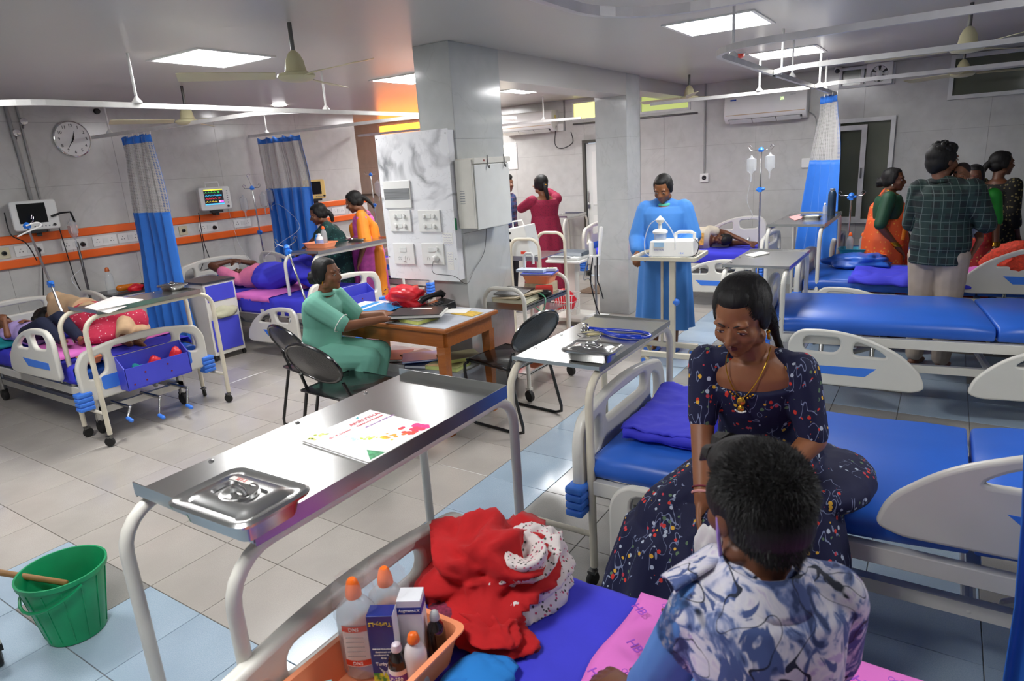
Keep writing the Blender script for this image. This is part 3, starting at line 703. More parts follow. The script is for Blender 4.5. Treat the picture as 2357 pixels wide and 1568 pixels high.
for n, (px0, px1, py0, py1, kind) in enumerate(((897, 950, 484, 533, 's'), (963, 1018, 484, 534, 's'), (906, 958, 560, 609, 'k'), (971, 1026, 560, 610, 'p'))):
    a = yplate(px0, px1, py0, py1); cx, cz = (a[0]+a[1])/2, (a[2]+a[3])/2
    pl = part(r, 'switch_plate', MB().bx(a[0], a[1], YP-.012, YP, a[2], a[3]), WHT, bevel=.003, smooth=False)
    if kind == 's':
        for dz in (-.035, .035):
            part(pl, 'switch', MB().bx(cx-.02, cx+.02, YP-.016, YP-.011, cz+dz-.016, cz+dz+.016), WHT2, smooth=False, bevel=.002)
            for s in (-1, 1): part(pl, 'regulator_knob', MB().lathe([(.017, 0), (.014, .014), (.001, .015)], (cx+s*.045, YP-.012, cz+dz), 12, (0, -1, 0)), WHT)
    else:
        part(pl, 'switch', MB().bx(cx-.035, cx+.03, YP-.016, YP-.011, cz+.015, cz+.05), WHT2, smooth=False, bevel=.002); part(pl, 'switch', MB().bx(cx-.012, cx+.015, YP-.018, YP-.011, cz-.055, cz-.015), WHT, smooth=False, bevel=.002)
        for s in ((-1, 1) if kind == 'k' else (-1,)):
            for dx, dz in ((0, .014), (-.01, -.006), (.01, -.006), (-.01, .006), (.01, .006)): part(pl, 'socket_hole', MB().lathe([(.0028, 0), (.001, .001)], (cx+s*.042+dx, YP-.0125, cz-.035+dz), 8, (0, -1, 0)), BLACKP)
        if kind == 'p':
            pp = part(pl, 'plug', MB().lathe([(.026, 0), (.024, .02), (.012, .035), (.001, .036)], (cx+.03, YP-.013, cz-.03), 14, (0, -1, 0)), WHT)
            part(pl, 'regulator_knob', MB().lathe([(.017, 0), (.014, .014), (.001, .015)], (cx+.045, YP-.012, cz+.04), 12, (0, -1, 0)), WHT)
            CP = V(cx+.03, YP-.05, cz-.045)
for px0, px1, py0, py1 in ((1018, 1043, 536, 561), (1028, 1046, 580, 622)):
    a = yplate(px0, px1, py0, py1); pp = part(r, 'taped_note', MB().bx(a[0], a[1], YP-.0015, YP-.0005, a[2], a[3]), PAPER, smooth=False)
    for k in range(5): part(pp, 'handwriting', MB().tube([(a[0]+.01+i*.008, YP-.002, a[3]-.015-k*.018+.003*math.sin(i*2.1+k)) for i in range(int((a[1]-a[0])/.008)-1)], .0006, 4), pm('violet_ink', '#6a5aa8', .6))
solo('marker_pen', 'marker pen with a green cap stuck upright on the marble panel edge', 'pen', MB().cap(at(1048, 528, y=YP+.01)+V(.008, 0, 0), .009, at(1046, 505, y=YP+.01)+V(.008, 0, 0), .009), pm('green_cap', '#1f7a4a', .4))
wv = [CP, CP+V(.02, -.03, -.08), V(-2.9, 3.64, .98), V(-2.82, 3.68, .92), V(-2.84, 3.8, .99), V(-2.845, 3.95, 1.1), V(-2.848, 4.0, 1.22), V(-2.845, 4.02, 1.34)]
def smooth_path(p, n=6):
    p = [V(q) for q in p]; out = []
    for i in range(len(p)-1):
        a, b, c, d = p[max(i-1, 0)], p[i], p[i+1], p[min(i+2, len(p)-1)]
        for k in range(n):
            t = k/n; out.append(.5*((2*b)+(c-a)*t+(2*a-5*b+4*c-d)*t*t+(3*b-a-3*c+d)*t**3))
    return out+[p[-1]]
def cable(label, pts, mat, r=.003, cat='cable', name='cable', n=6): return solo(name, label, cat, MB().tube(smooth_path(pts, n), r, 6), mat)
cable('thin black wire from the switch board down and up to the steel box', wv, BLACKP, .0022)
r = thing('steel_cabinet', 'white steel box with hooks on the right face of the near column', 'cabinet', (-2.86, 3.9, 0), 0, world=True)
part(r, 'body', MB().bx(-2.859, -2.715, 3.7, 4.15, 1.31, 1.775), WHITEP, bevel=.004, smooth=False)
d_ = part(r, 'door', MB().bx(-2.715, -2.705, 3.72, 4.15, 1.3, 1.74), WHT2, bevel=.004, smooth=False)
part(r, 'top_flap', MB().bx(-2.7, -2.86, 3.71, 4.17, 1.745, 1.785), WHITEP, bevel=.004, smooth=False)
for y in (3.87, 4.08): part(d_, 'hook', MB().tube([(-2.698, y, 1.8), (-2.695, y, 1.72), (-2.685, y, 1.71), (-2.685, y, 1.73)], .004, 6), DSTEEL)
part(d_, 'lock_button', MB().lathe([(.008, 0), (.001, .004)], (-2.699, 3.83, 1.765), 10, (1, 0, 0)), pm('lock_red', '#8a2e2a', .4))
for k in range(6): part(r, 'vent_slot', MB().bx(-2.83, -2.79, 3.6985, 3.7, 1.48+k*.017, 1.485+k*.017), GREYP, smooth=False)
# ------------------------------------------------------------------ clock
ck = at(168, 320, x=XL+.03)
r = thing('wall_clock', 'round white wall clock with black numerals on the left wall', 'clock', (XL, ck.y, ck.z), 0)
part(r, 'case', MB().lathe([(.17, 0), (.175, .015), (.17, .027), (.163, .029), (.16, .024)], (0, 0, 0), 40, (1, 0, 0)), CHROME)
part(r, 'dial', MB().lathe([(.16, .0242), (.158, .028), (.001, .028)], (0, 0, 0), 40, (1, 0, 0)), WHT)
for h in range(1, 13):
    a = PI/2-h*PI/6
    text(str(h), .042, M_dir((.0295, -.125*math.cos(a)*-1, .125*math.sin(a)), (0, 1, 0), (0, 0, 1)), BLACKP, r, 'numeral')
def hand(a, L, w): 
    a = math.radians(a); return MB().tube([(.033, -math.sin(a)*.03, -math.cos(a)*.03), (.033, math.sin(a)*L*.2, math.cos(a)*L*.2), (.033, math.sin(a)*L, math.cos(a)*L)], [w*.6, w, w*.3], 6)
part(r, 'hour_hand', hand(18, .08, .005), BLACKP); part(r, 'minute_hand', hand(214, .12, .004), BLACKP); part(r, 'hub', MB().lathe([(.008, .028), (.008, .038), (.001, .04)], (0, 0, 0), 10, (1, 0, 0)), BLACKP)
# conduits on the left wall
c1, c2 = at(46, 240, x=XL+.02), at(95, 430, x=XL+.02)
ym = 2.82
PVC = pm('grey_pvc', '#9d9d9b', .45)
solo('conduit_pipe', 'thicker grey pipe running down the left wall beside the clock', 'pipe', MB().cap((XL+.018, ym, CEIL), .016, (XL+.018, ym+.03, 1.37), .016), PVC)
solo('conduit_pipe', 'thinner grey pipe with two gas valves, left of the clock', 'pipe', MB().cap((XL+.014, ym+.09, CEIL), .01, (XL+.014, ym+.1, 1.37), .01), PVC)
solo('pipe_clamp', 'white clamp across the two pipes on the left wall', 'clamp', MB().box((XL+.022, ym+.07, 1.56), (.04, .2, .03)), WHT, bevel=.004)
for k, (dy, z) in enumerate(((.02, 2.28), (.1, 2.38))):
    r = thing('gas_valve', ('lower' if k == 0 else 'upper')+' round valve on the pipes left of the clock', 'valve', (XL+.05, ym+dy, z), 0, 'pipe valves')
    part(r, 'body', MB().lathe([(.03, -.02), (.036, 0), (.03, .02), (.001, .022)], (0, 0, 0), 14, (1, 0, 0)), CHROME); part(r, 'stem', MB().cap((-.03, 0, -.05), .01, (-.01, 0, 0), .01), DSTEEL)
# sockets on the trunking
def wall_socket(y, label, plug=False, z=1.215):
    r = thing('socket_plate', label, 'socket', (XL+.031, y, z), 0, 'socket plates on the trunking')
    part(r, 'plate', MB().bx(0, .008, -.12, .12, -.05, .05), WHT, bevel=.002, smooth=False)
    part(r, 'switch', MB().bx(.008, .012, -.02, .03, -.025, .025), WHT2, smooth=False)
    for s in (-1, 1):
        for dx, dz in ((0, .018), (-.013, -.008), (.013, -.008)): part(r, 'socket_hole', MB().bx(.0078, .0086, s*.07+dx-.004, s*.07+dx+.004, dz-.004, dz+.004), BLACKP, smooth=False)
    if plug: part(r, 'plug', MB().lathe([(.024, .008), (.022, .03), (.01, .05), (.001, .05)], (0, .07, -.01), 12, (1, 0, 0)), BLACKP)
    return r
for px, pl_, lb in ((60, 1, 'leftmost socket plate on the orange trimmed trunking, with a black plug'), (165, 1, 'second socket plate from the left on the trunking, below the drip bag'), (235, 0, 'third socket plate from the left, with nothing plugged in'), (292, 0, 'socket plate right beside the left curtain'), (475, 1, 'socket plate under the lit heart monitor'), (553, 0, 'socket plate behind the drip stand of the pink patient'), (775, 0, 'socket plate on the trunking behind the two standing women')):
    y = at(px, 555-px*.12, x=XL+.03).y; wall_socket(y, lb, bool(pl_))
for px, lb in ((3, 'gas outlet at the far left end of the trunking'), (418, 'round gas outlet on the trunking right of the left curtain')):
    y = at(px, 565-px*.12, x=XL+.03).y; r = thing('gas_outlet', lb, 'outlet', (XL+.031, y, 1.215)); part(r, 'plate', MB().bx(0, .01, -.05, .05, -.05, .05), pm('brass_cream', '#cfc6a6', .4), bevel=.003, smooth=False); part(r, 'port', MB().lathe([(.02, .01), (.02, .025), (.012, .026), (.001, .012)], (0, 0, 0), 14, (1, 0, 0)), BLACKP)
# ------------------------------------------------------------------ patient monitors
def monitor(label, px, py, wd, ht, case, lit, yaw=0, handle=True):
    p = at(px, py, x=XL+.2); r = thing('patient_monitor', label, 'monitor', (XL+.2, p.y, p.z-ht/2), yaw)
    out = rpoly([(-wd/2, 0), (wd/2, 0), (wd/2, ht), (-wd/2, ht)], .03)
    plink(r, 'case', plate(out, [], .13, .012, M_yz(-.0, 0, 0)), case)
    s = (-wd*.34, wd*.26, ht*.24, ht*.9)
    sc = part(r, 'screen', MB().bx(.064, .068, *s), pm('dark_screen', '#101214', .12) if not lit else em('lit_screen', '#0b0e14', 1), smooth=False)
    if lit:
        cols = (('#39d353', 0), ('#2fb8e8', 0), ('#e02b3a', 0), ('#e8c92f', 0))
        for k, (c, _) in enumerate(cols):
            e = em('trace_%d' % k, c, 1.6); z = s[3]-.035-k*(s[3]-s[2])*.2
            part(sc, 'trace', MB().tube([(.069, s[0]+.008+(s[1]-s[0])*.6*i/24, z+(.012 if i % 6 == 3 else -.002*(i % 2))) for i in range(25)], .0012, 4), e, smooth=False)
            text(('98', '120/80', '37', '96')[k], .022, M_dir((.069, s[1]-.045, z), (0, 1, 0), (0, 0, 1)), e, sc, 'reading')
        part(sc, 'header_bar', MB().bx(.068, .069, s[0], s[1], s[3]-.012, s[3]), em('screen_header', '#d8d044', 1.2), smooth=False); part(sc, 'footer_bar', MB().bx(.068, .069, s[0], s[1], s[2], s[2]+.014), em('screen_footer', '#3fa7e0', 1.2), smooth=False)
        part(sc, 'alarm_box', MB().bx(.068, .069, s[1]-.05, s[1]-.004, s[2]+.02, s[2]+.045), em('screen_pink', '#e34ad0', 1.3), smooth=False)
    for k in range(6): part(r, 'button', MB().lathe([(.007, .066), (.006, .07), (.001, .071)], (0, wd*.36+(.012), ht*(.3+.1*k)) if lit else (0, -wd*.05+k*.028, ht*.12), 8, (1, 0, 0)), GREYP if k else BLACKP)
    part(r, 'dial_knob', MB().lathe([(.014, .064), (.012, .078), (.001, .079)], (0, wd*.38, ht*.14), 14, (1, 0, 0)), BLACKP)
    if handle: part(r, 'carry_handle', MB().tube([(-.02, -wd*.22, ht-.01), (-.02, -wd*.2, ht+.05), (-.02, wd*.2, ht+.05), (-.02, wd*.22, ht-.01)], .012, 8), case)
    part(r, 'wall_bracket', MB().bx(-.2, .04, -.02, .02, -.06, -.02).bx(-.08, .08, -.06, .06, -.025, 0), BLACKP, smooth=False)
    return r
monitor('patient monitor with a black screen at the far left', 80, 495, .36, .27, WHT2, 0, math.radians(-22), False)
monitor('lit patient monitor showing coloured heart traces', 493, 457, .34, .26, WHT2, 1, math.radians(-22))
monitor('yellowed patient monitor half hidden by the second curtain', 722, 436, .28, .25, pm('yellowed_plastic', '#e0c373', .4), 0, math.radians(-10), False)
for k, (pts, lb) in enumerate((([at(10, 490, x=XL+.15), at(25, 540, x=XL+.22), at(60, 560, x=XL+.2), at(85, 600, x=XL+.15)], 'grey monitor lead hanging below the leftmost monitor'), ([at(135, 520, x=XL+.12), at(150, 570, x=XL+.12), at(172, 640, x=XL+.12), at(185, 668, x=XL+.2)], 'black lead falling from the leftmost monitor behind the bed'), ([at(90, 570, x=XL+.07), at(98, 620, x=XL+.09), at(100, 690, x=XL+.12)], 'black plug lead below the leftmost socket'), ([at(457, 490, x=XL+.1), at(470, 560, x=XL+.09), at(487, 610, x=XL+.1), at(470, 622, x=XL+.12)], 'black lead hanging from the lit monitor'), ([at(460, 530, x=XL+.09), at(470, 590, x=XL+.1), at(462, 622, x=XL+.12)], 'second black lead below the lit monitor'))): cable(lb, pts, BLACKP, .005)
# ------------------------------------------------------------------ curtain tracks
TZ = 2.235; TM = pm('track_white', '#d6d4d0', .3)
def arc(cx, cy, r_, a0, a1, n=8): return [(cx+r_*math.cos(math.radians(a0+(a1-a0)*i/n)), cy+r_*math.sin(math.radians(a0+(a1-a0)*i/n)), TZ) for i in range(n+1)]
def track(label, pts, rods, tz=TZ):
    r = thing('curtain_track', label, 'curtain track', (pts[0][0], pts[0][1], 0), 0, world=True)
    rings = []
    P = [V(p) for p in pts]
    for i, p in enumerate(P):
        d = (P[min(i+1, len(P)-1)]-P[max(i-1, 0)]).normalized(); n = V(d.y, -d.x, 0)
        rings.append([p+n*a+V(0, 0, b) for a, b in ((-.014, -.016), (.014, -.016), (.014, .016), (-.014, .016))])
    part(r, 'rail', MB().loft(rings), TM, smooth=False)
    for x, y in rods:
        q = part(r, 'hanger_rod', MB().cap((x, y, TZ+.01), .0085, (x, y, CEIL), .0085), WHT)
        part(q, 'hanger_foot', MB().lathe([(.03, 0), (.03, .008), (.014, .03), (.001, .05)], (x, y, TZ+.015), 12), WHT)
    return r
XT = -4.36
track('long white curtain track along the left row of beds, curving at both ends', [(XL+.1, 1.62, TZ), (-4.75, 1.62, TZ)]+arc(-4.7, 1.96, .34, -90, 0)+[(XT, 3, TZ)]+[(XT, 4.9, TZ)]+[(XT, 6.6, TZ)]+arc(-4.7, 6.8, .34, 0, 90)+[(XL+.1, 7.12, TZ)], [(XT, 2.42), (XT, 3.98), (XT, 5.9)])
track('curtain track from the left curtain to the long track', [(XL+.05, 3.5, TZ), (-4.85, 3.5, TZ)]+arc(-4.75, 3.9, .4, -90, -15), [(-6.9, 3.5)])
track('curtain track over the second blue curtain on the left', [(XL+.05, 5.32, TZ), (-4.85, 5.32, TZ)]+arc(-4.75, 5.7, .38, -90, -15), [(-6.9, 5.32)])
XR2 = -1.11
track('nearest curtain track at the top edge of the picture', [(XR2, .3, TZ), (XR2, 1.8, TZ)]+arc(XR2+.36, 2.15, .36, 180, 90)+[(1.0, 2.51, TZ), (2.6, 2.51, TZ)], [(XR2, 1.2)])
track('curtain track curving round the second bed on the right', [(XR2, 8.35, TZ), (XR2, 4.1, TZ)]+arc(XR2+.36, 3.92, .36, 180, 270)+[(.2, 3.55, TZ), (2.6, 3.55, TZ)], [(XR2, 4.15), (XR2, 5.9), (XR2, 7.6)])
track('middle curtain track on the right, over the empty blue bed', arc(XR2+.33, 5.3, .33, 180, 270)+[(.3, 4.97, TZ), (2.6, 4.97, TZ)], [(XR2+.02, 5.4)])
track('farthest curtain track on the right, below the exhaust fan', arc(XR2+.3, 7.02, .3, 180, 270)+[(.4, 6.72, TZ), (2.6, 6.72, TZ)], [(XR2+.02, 7.1)])
track('straight curtain track in front of the air conditioner', [(-2.7, 6.95, TZ), (-1.15, 6.95, TZ)], [(-1.6, 6.95)])
track('curtain track beyond the near column', [(-5.6, 7.98, TZ), (-4.6, 7.98, TZ), (-4.1, 8.1, TZ)], [(-4.6, 7.98)])
# ------------------------------------------------------------------ curtains
def mat_net():
    t = NT('curtain_net'); uv = t.co('UV'); sx = t.add('SeparateXYZ'); t.l.new(uv, sx.inputs[0])
    a = t.math('FRACT', t.math('MULTIPLY', sx.outputs[0], 60)); b = t.math('FRACT', t.math('MULTIPLY', sx.outputs[1], 46))
    g = t.math('MAXIMUM', t.math('GREATER_THAN', a, .62), t.math('GREATER_THAN', b, .62))
    t.col('#b4b2af').set(rough=.8, alpha=t.math('ADD', t.math('MULTIPLY', g, .5), .42)); return t.m
NET = mat_net()
CURT = pm('blue_curtain', '#2374d6', .5, var=.07, scale=4, sheen=.3)
def curtain(label, a, b, ztop, zbot, nf=6, amp=.05, a2=None, b2=None, net=.34, seed=0, bulge=0):
    a, b = V(a[0], a[1], 0), V(b[0], b[1], 0); a2 = V(a2[0], a2[1], 0) if a2 else a; b2 = V(b2[0], b2[1], 0) if b2 else b
    d = (b-a).normalized(); n = V(-d.y, d.x, 0); r = thing('curtain', label, 'curtain', ((a.x+b.x)/2, (a.y+b.y)/2, 0), 0, 'blue ward curtains with net tops', world=True)
    def P(u, v):   # v: 0 top .. 1 bottom
        w = max(0, (v-.1))**.8; p = a.lerp(b, u).lerp(a2.lerp(b2, u), w)
        f = math.sin(u*nf*2*PI+seed+v*.7)*amp*(.45+.75*v)+noise.noise(V(u*5+seed, v*2, 0))*amp*.9
        return V(p.x+n.x*f+d.x*math.cos(u*nf*4*PI)*amp*.2, p.y+n.y*f+d.y*math.cos(u*nf*4*PI)*amp*.2, ztop+(zbot-ztop)*v+(.012*math.sin(u*nf*2*PI) if v < .02 else 0))
    h = .035; nu = nf*14
    part(r, 'header_band', MB().grid(lambda u, v: P(u, v*h), nu, 2), CURT, solid=.003)
    part(r, 'net_top', MB().grid(lambda u, v: P(u, h+v*(net-h)), nu, 10), NET)
    part(r, 'blue_cloth', MB().grid(lambda u, v: P(u, net+v*(1-net)), nu, 26), CURT, solid=.003)
    part(r, 'side_hem', MB().grid(lambda u, v: P(.965+.035*u, h+v*(net-h))+n*.004, 2, 10), CURT, solid=.003)
    for k in range(nf+1):
        q = P(k/nf, 0); part(r, 'hook', MB().cap(q, .004, (q.x, q.y, TZ-.01), .004), WHT)
    return r
curtain('left blue curtain with a grey net top, hanging beside the clock', (-6.72, 3.5), (-6.2, 3.5), 2.195, .22, 5, .05, (-6.85, 3.45), (-6.1, 3.5), .36)
curtain('second blue curtain with a net top, behind the woman in dark green', (-7.12, 5.32), (-6.35, 5.32), 2.195, .4, 5, .05, (-7.0, 5.3), (-6.25, 5.35), .33, 2)
curtain('blue curtain gathered under the exhaust fan on the right', (-1.2, 8.05), (-1.03, 7.7), 2.195, .25, 4, .045, (-1.45, 8.1), (-.88, 7.4), .33, 1)
curtain('blue curtain cut off by the right edge of the picture', (.62, 6.72), (1.0, 6.72), 2.195, .5, 4, .05, (.56, 6.7), (1.0, 6.7), .33, 3)
r = thing('curtain', 'blue curtain edge hanging at the bottom right corner beside the foreground bed', 'curtain', (.45, 1.7, 0), 0, 'blue ward curtains with net tops', world=True)
cb = [at(2357, 1040, y=1.75), at(2352, 1200, y=1.75), at(2335, 1400, y=1.75), at(2310, 1560, y=1.75), at(2295, 1700, y=1.75)]
def cbf(u, v):
    k = min(v*4, 3.999); i = int(k); p = cb[i].lerp(cb[i+1], k-i); return V(p.x+u*.35, p.y+.03*math.sin(u*22)+.02*u, p.z)
part(r, 'blue_cloth', MB().grid(cbf, 30, 20), CURT, solid=.003)
# ------------------------------------------------------------------ fans
FANM = pm('cream_fan_enamel', '#cfc8a0', .3, var=.05)
def fan(label, x, y, drop, s=1, a0=0, top=CEIL):
    r = thing('ceiling_fan', label, 'ceiling fan', (x, y, top), 0, 'cream ceiling fans')
    part(r, 'down_rod', MB().cap((0, 0, 0), .012*s, (0, 0, -drop+.1), .012*s), DSTEEL)
    part(r, 'canopy', MB().lathe([(.012, -drop+.11), (.03*s, -drop+.095), (.048*s, -drop+.06), (.055*s, -drop+.02), (.06*s, -drop)], (0, 0, 0), 24), FANM)
    part(r, 'motor', MB().lathe([(.001, -drop+.002), (.06*s, -drop), (.1*s, -drop-.012), (.104*s, -drop-.026), (.085*s, -drop-.042), (.05*s, -drop-.05), (.001, -drop-.052)], (0, 0, 0), 28), FANM)
    for k in range(3):
        a = a0+k*2*PI/3; d = V(math.cos(a), math.sin(a), 0); n = V(-d.y, d.x, 0)
        b = MB().loft([[d*(R_*s)+n*(w*s)+V(0, 0, -drop-.02+.012*e+t) for w, e, t in ((-w_, -1, 0), (w_, 1, 0), (w_, 1, .003), (-w_, -1, .003))] for R_, w_ in ((.11, .03), (.2, .045), (.4, .06), (.58, .065), (.6, .05))])
        part(r, 'blade', b, FANM)
    return r
fan('nearest ceiling fan on the left, between the ceiling lights', -3.07, 2.62, .25, 1.0, -.1)
fan('ceiling fan above the clock, farther along the left wall', -5.6, 3.52, .27, 1, .2)
fan('ceiling fan at the top right, nearer one', .03, 5.5, .25, 1, 1.0)
fan('ceiling fan at the right, above the high window', .03, 8.0, .24, 1, .4)
fan('small distant ceiling fan left of the air conditioner', -2.5, 7.6, .22, 1, .9)
# ------------------------------------------------------------------ wall fittings on the back wall
def aircon(label, x0, x1, z0, z1, y=YB):
    r = thing('air_conditioner', label, 'air conditioner', ((x0+x1)/2, y, z0), 0); w = (x1-x0)/2; h = z1-z0
    prof = [(0, 0), (-.14, .0), (-.2, .05), (-.215, .09), (-.205, h-.03), (-.17, h), (0, h)]
    part(r, 'body', MB().loft([[(x, py, pz) for py, pz in prof] for x in (-w, -w+.01, w-.01, w)]), WHT, bevel=.008)
    part(r, 'gold_strip', MB().bx(-w+.02, w-.02, -.2165, -.21, .085, .092), pm('gold_line', '#c8a678', .4), smooth=False)
    part(r, 'air_outlet', MB().loft([[(x, -.19, .035), (x, -.13, -.004), (x, -.13, .01), (x, -.185, .046)] for x in (-w+.05, w-.05)]), pm('outlet_dark', '#4a4846', .6), smooth=False)
    for k in range(3): part(r, 'louvre', MB().loft([[(x, -.2, .03), (x, -.14, -.012), (x, -.14, -.008), (x, -.2, .034)] for x in (-w+.06+k*(2*w-.12)/3, -w+.05+(k+1)*(2*w-.12)/3)]), WHT2, smooth=False)
    return r
ac = aircon('white split air conditioner showing 25, on the back wall', -2.4, -1.45, 2.03, 2.35)
text('25', .045, M_dir((.2, -.2135, .235), (1, 0, 0), (0, 0, 1)), em('led_green', '#c9e8a0', 1.5), ac, 'display'); part(ac, 'badge', MB().bx(-.4, -.33, -.215, -.209, .255, .272), pm('badge_blue', '#2a56b8', .4), smooth=False)
text('INVERTER', .014, M_dir((.32, -.212, .27), (1, 0, 0), (0, 0, 1)), GREYP, ac)
ac = aircon('air conditioner half hidden behind the near column', -5.75, -4.85, 2.13, 2.42)
part(ac, 'sticker', MB().bx(.4505, .452, -.12, -.09, .17, .22), pm('energy_label', '#d8c23a', .5), smooth=False)
cable('black lead looping below the hidden air conditioner', [(-4.84, 8.75, 2.2), (-4.9, 8.8, 1.95), (-4.8, 8.82, 1.88), (-4.62, 8.82, 1.95), (-4.64, 8.82, 2.1)], BLACKP, .006)
cable('thin cable hanging beside the right end of the air conditioner', [(-1.45, 8.75, 2.1), (-1.38, 8.83, 2.03), (-1.36, 8.83, 1.9), (-1.38, 8.83, 1.8)], PVC, .006)
def wallbox(label, px, py, s, cat='switch', name='switch_plate', hole=False):
    p = at(px, py, y=YB); r = thing(name, label, cat, (p.x, YB, p.z-s)); part(r, 'plate', MB().bx(-s, s, -.03, 0, 0, 2*s), WHT, bevel=.004, smooth=False)
    if hole: part(r, 'port', MB().lathe([(.03, .03), (.026, .04), (.016, .042), (.001, .034)], (0, 0, s), 16, (0, -1, 0)), BLACKP)
    return p
wallbox('white switch box below the hidden air conditioner', 1292, 293, .05)
wallbox('small white box with a round black port under the wall conduit', 1622, 409, .055, 'outlet', 'wall_outlet', True)
wallbox('blank white plate at the left edge of the gathered right curtain', 1857, 375, .055)
solo('conduit_pipe', 'vertical grey conduit on the back wall left of the air conditioner', 'pipe', MB().cap((at(1623, 300, y=YB).x, YB-.012, at(1622, 402, y=YB).z), .012, (at(1623, 300, y=YB).x, YB-.012, CEIL), .012), PVC)
solo('conduit_pipe', 'pair of grey conduits near the yellow lit window', 'pipe', MB().cap((-4.75, YB-.012, 2.13), .01, (-4.75, YB-.012, CEIL), .01), PVC)
solo('conduit_pipe', 'dark horizontal pipe under the yellow lit window', 'pipe', MB().cap((-4.6, YB-.02, 2.2), .012, (-2.8, YB-.02, 2.2), .012), DSTEEL)
solo('wall_rail', 'dark horizontal rail on the back wall behind the standing women', 'rail', MB().bx(-9.3, -6.2, YB-.04, YB-.01, 1.3, 1.33), DSTEEL)
# exhaust fan
r = thing('exhaust_fan', 'white square exhaust fan in the high window on the right', 'fan', (-.74, YB-.06, 2.315))
h1 = [(0+.085*math.cos(2*PI*i/24), .115+.085*math.sin(2*PI*i/24)) for i in range(24)]
plink(r, 'housing', plate(rpoly([(-.13, .0), (.13, .0), (.13, .23), (-.13, .23)], .015), [h1], .05, .006, M_xz()), WHT)
part(r, 'hub', MB().lathe([(.035, 0), (.034, .02), (.02, .03), (.001, .03)], (0, -.01, .115), 18, (0, -1, 0)), WHT)
part(r, 'back_grille', MB().lathe([(.085, -.03), (.085, -.02), (.001, -.02)], (0, 0, .115), 24, (0, -1, 0)), BLACKP)
for k in range(6):
    a = k*PI/3; d = V(math.cos(a), 0, math.sin(a)); n = V(-d.z, 0, d.x); c0 = V(0, -.005, .115)
    part(r, 'blade', MB().loft([[c0+d*q+n*w+V(0, e, 0) for w, e in ((-ww, -.006), (ww, .006), (ww, .008), (-ww, -.004))] for q, ww in ((.03, .012), (.08, .028))]), WHT2)
# cctv camera
p = at(1930, 160, y=YB-.12); r = thing('security_camera', 'white dome camera under the ceiling beside the exhaust fan', 'camera', (p.x, YB-.12, p.z-.03))
part(r, 'mount', MB().cap((0, .1, .08), .03, (0, 0, .1), .03).lathe([(.04, .12), (.04, .1), (.03, .09)], (0, 0, 0), 14), WHT)
part(r, 'head', MB().cap((0, .02, .05), .036, (0, -.05, .02), .036), WHT); part(r, 'lens', MB().lathe([(.026, 0), (.02, .008), (.001, .009)], (0, -.082, .007), 16, (0, -.92, -.38)), BLACKP)
# smoke detector, black spot
p = at(1700, 122, z=CEIL); r = thing('smoke_detector', 'red round detector on the ceiling by the right light', 'detector', (p.x, p.y, CEIL)); part(r, 'base', MB().lathe([(.06, 0), (.06, -.012), (.001, -.012)]), WHT); part(r, 'red_head', MB().lathe([(.052, -.012), (.05, -.03), (.03, -.045), (.001, -.046)]), pm('red_plastic', '#e0402c', .4))
p = at(224, 256, x=XL+.02); solo('wall_sensor', 'small black round knob on the wall above the clock', 'sensor', MB().lathe([(.03, 0), (.026, .03), (.001, .034)], (XL, p.y, p.z), 14, (1, 0, 0)), BLACKP)
# ------------------------------------------------------------------ drip stands
def hook_s(mb, c, d):
    c = V(c); d = V(d); mb.tube([c+d*(.0), c+d*.05, c+d*.075+V(0, 0, .03), c+d*.055+V(0, 0, .05), c+d*.035+V(0, 0, .025)], .0032, 6)
BLUK = pm('blue_knob', '#2b7be0', .35)
def iv_pole(label, base, top, zt2=None, dark=False, bags=(), lean=None, arms=((1, 0, 0), (-1, 0, 0)), kn=.62):
    base, top = V(base), V(top); r = thing('drip_stand', label, 'drip stand', base, 0, world=True)
    part(r, 'pole', MB().cap(base, .0105, top, .0085), CHROME)
    h = MB()
    for a in arms: h.cap(top, .004, top+V(a)*.06, .004); hook_s(h, top+V(a)*.05, a)
    part(r, 'hook_arm', h, CHROME); part(r, 'hub_knob', MB().lathe([(.022, -.02), (.03, 0), (.018, .022), (.001, .03)], top, 10), BLUK)
    q = base.lerp(top, kn); part(r, 'clamp_knob', MB().cap(q-V(.02, 0, 0), .02, q+V(.035, 0, .005), .014).box(q, (.035, .035, .05)), BLUK)
    return r
def drip_bag(label, c, w=.05, h=.15, lab=None):
    c = V(c); r = thing('drip_bottle', label, 'drip bottle', c, 0, 'hanging drip bottles')
    part(r, 'bottle', MB().loft([[(w*a*math.cos(2*PI*i/12), w*.55*a*math.sin(2*PI*i/12), z) for i in range(12)] for a, z in ((.15, h+.02), (.3, h), (.95, h*.9), (1, h*.5), (.95, h*.12), (.4, 0), (.2, -.02))]), CLEAR2)
    part(r, 'drip_chamber', MB().cap((0, 0, -.03), .009, (0, 0, -.08), .008), CLEAR2)
    if lab: part(r, 'label', MB().box((0, -.0, h*.5), (w*1.1, w*1.14, h*.45)), pm('drip_label', '#d8b8b0', .5, var=.3, scale=60), smooth=False)
    return r
def tubeline(label, pts, r=.0025): return cable(label, pts, CLEAR2, r, 'tube', 'drip_tube')
